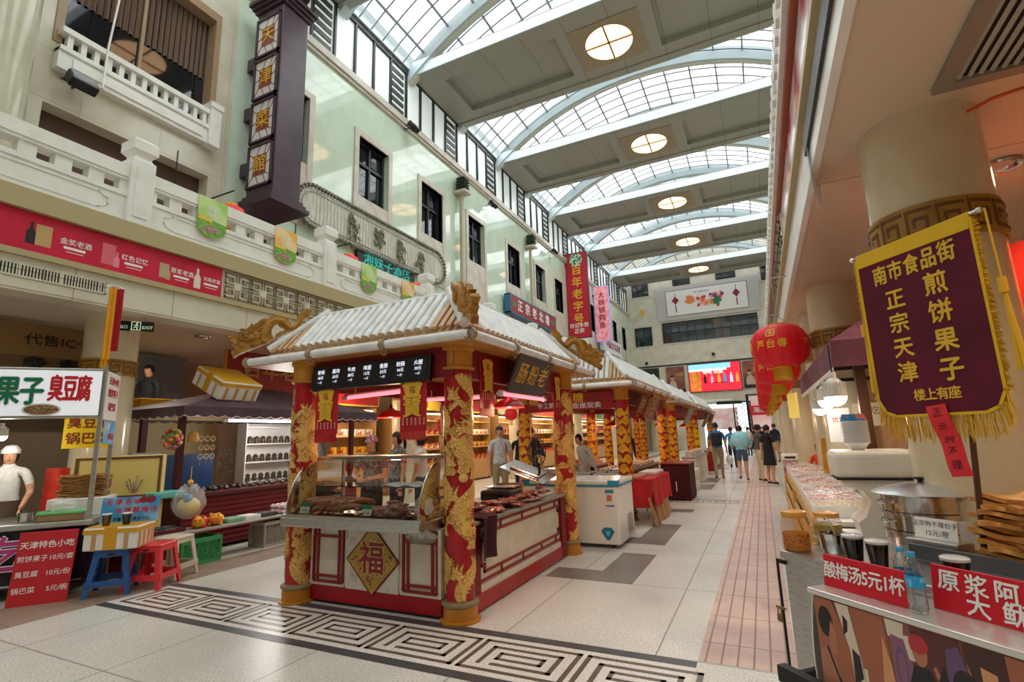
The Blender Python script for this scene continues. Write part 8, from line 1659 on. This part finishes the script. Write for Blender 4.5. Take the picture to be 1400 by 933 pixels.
# exit doorways
lat=mat('black_lattice','#1c1a1a',.4); t=thing('lattice_screen','black fretwork screen standing beside the far exit','screen',(-1.25,YF-.6,0)); b=MB(); M=frame((0,0,0),(1,0,0),(0,0,1)); b.strip2([(-.62,.05),(.62,.05),(.62,3.75),(-.62,3.75)],.1,-.04,.04,M,closed=True)
for r_ in range(9):
    for c_ in range(3): 
        x,y=-.4+.4*c_,.3+.4*r_; b.strip2([(x-.17,y-.15),(x+.13,y-.15),(x+.13,y+.12),(x-.06,y+.12),(x-.06,y)],.04,-.02,.02,M); b.strip2([(x+.13,y-.02),(x+.2,y-.02)],.04,-.02,.02,M); b.strip2([(x,y+.12),(x,y+.25)],.04,-.02,.02,M)
b.build('fretwork',lat,t)
sign('door_sign','red lettered sign over the right-hand far doorway','sign',(.75,YF-.9,3.0),(1,0,0),(0,0,1),2.9,.75,mat('door_red','#b81f2c',.4,emit=.25),(('海鲜八大碗',.48,0,0,white_txt,.02,1),),.08)
t=thing('door_portal','black framed portal around the right-hand far doorway','door frame',(.7,YF-.8,0)); b=MB(); b.box(-1.6,-1.4,-.1,.1,0,4.3); b.box(1.4,1.6,-.1,.1,0,4.3); b.box(-1.4,1.4,-.1,.1,4.2,4.3); b.build('jamb',lat,t); b=MB(); M=frame((0,-.1,3.5),(1,0,0),(0,0,1))
for k in range(2): b.strip2([(-1.2+1.3*k,-.0),(-.15+1.3*k,.0),(-.15+1.3*k,.6),(-1.2+1.3*k,.6)],.05,0,.05,M,closed=True); b.strip2([(-1.0+1.3*k,.15),(-.4+1.3*k,.15),(-.4+1.3*k,.45),(-1.0+1.3*k,.45)],.04,0,.05,M,closed=True)
b.build('transom_fretwork',white_pl,t)
b=MB(); b.box(-.7,2.1,0,.05,0,4.1); put(b,mat('lit_doorway','#f2c9c6',.5,emit=.35,c2='#e8e8ea',scale=1.2),(0,YF-.45,0),'pale pink lit shop front inside the right-hand far doorway','shop front','lit_shop_front')
sign('far_board','pink and white board hanging beyond the far exit','sign',(-3.0,YF+1.6,2.5),(1,0,0),(0,0,1),2.6,1.8,mat('pink_board','#e8b7bd',.5,c2='#f2eef0',scale=1.2),None,.05)
t=thing('exit_canopy','white lit canopy edge with black frame over the far exit','canopy',(-2.9,YF-.7,3.85)); b=MB(); b.rbox(-1.7,1.0,-.3,.3,0,.18,.03); b.build('canopy',white_pl,t); b=MB(); b.box(-.2,1.7,-.25,.25,-.25,-.02); b.build('black_beam',lat,t)
for x,z,lb in ((-3.0,7.9,'small dome camera on the far wall above the red LED screen'),(-8.6,7.6,'small dome camera at the left of the far wall')): t=thing('dome_camera',lb,'camera',(x,YF-.15,z)); b=MB(); b.sph((0,0,0),.14,12); b.build('dome',black_pl,t); b=MB(); b.box(-.05,.05,0,.15,.08,.2); b.build('mount',white_pl,t)
b=MB(); b.rbox(-.2,.2,-.03,.0,-.25,.25,.01); put(b,mat('small_yellow_plate','#d9b545',.5),(-8.7,YF-.0,12.3),'small yellow plate on the far wall above the teal window','plate','yellow_plate')
for x0,y,zs,lb in ((-9.9,29.05,(8.0,12.0),'tall red sign'),(-9.9,34.7,(8.6,11.4),'narrow pink sign')):
    for i,z in enumerate(zs): b=MB(); b.box(-.1,.06,0,.06,-.04,.04); b.box(-.1,-.08,-.1,.16,-.12,.12); put(b,dark_metal,(x0,y,z),'%s wall bracket of the %s'%(('lower','upper')[i],lb),'bracket','wall_bracket')

b=MB(); b.cyl((-4.1,YF+1.65,0),(-4.1,YF+1.65,1.65),.04,.04,8); b.cyl((-1.9,YF+1.65,0),(-1.9,YF+1.65,1.65),.04,.04,8); b.box(-4.1,-1.9,YF+1.63,YF+1.67,.7,.76); tag(b.build('board_stand',steel),'steel stand under the pink board beyond the far exit','stand')
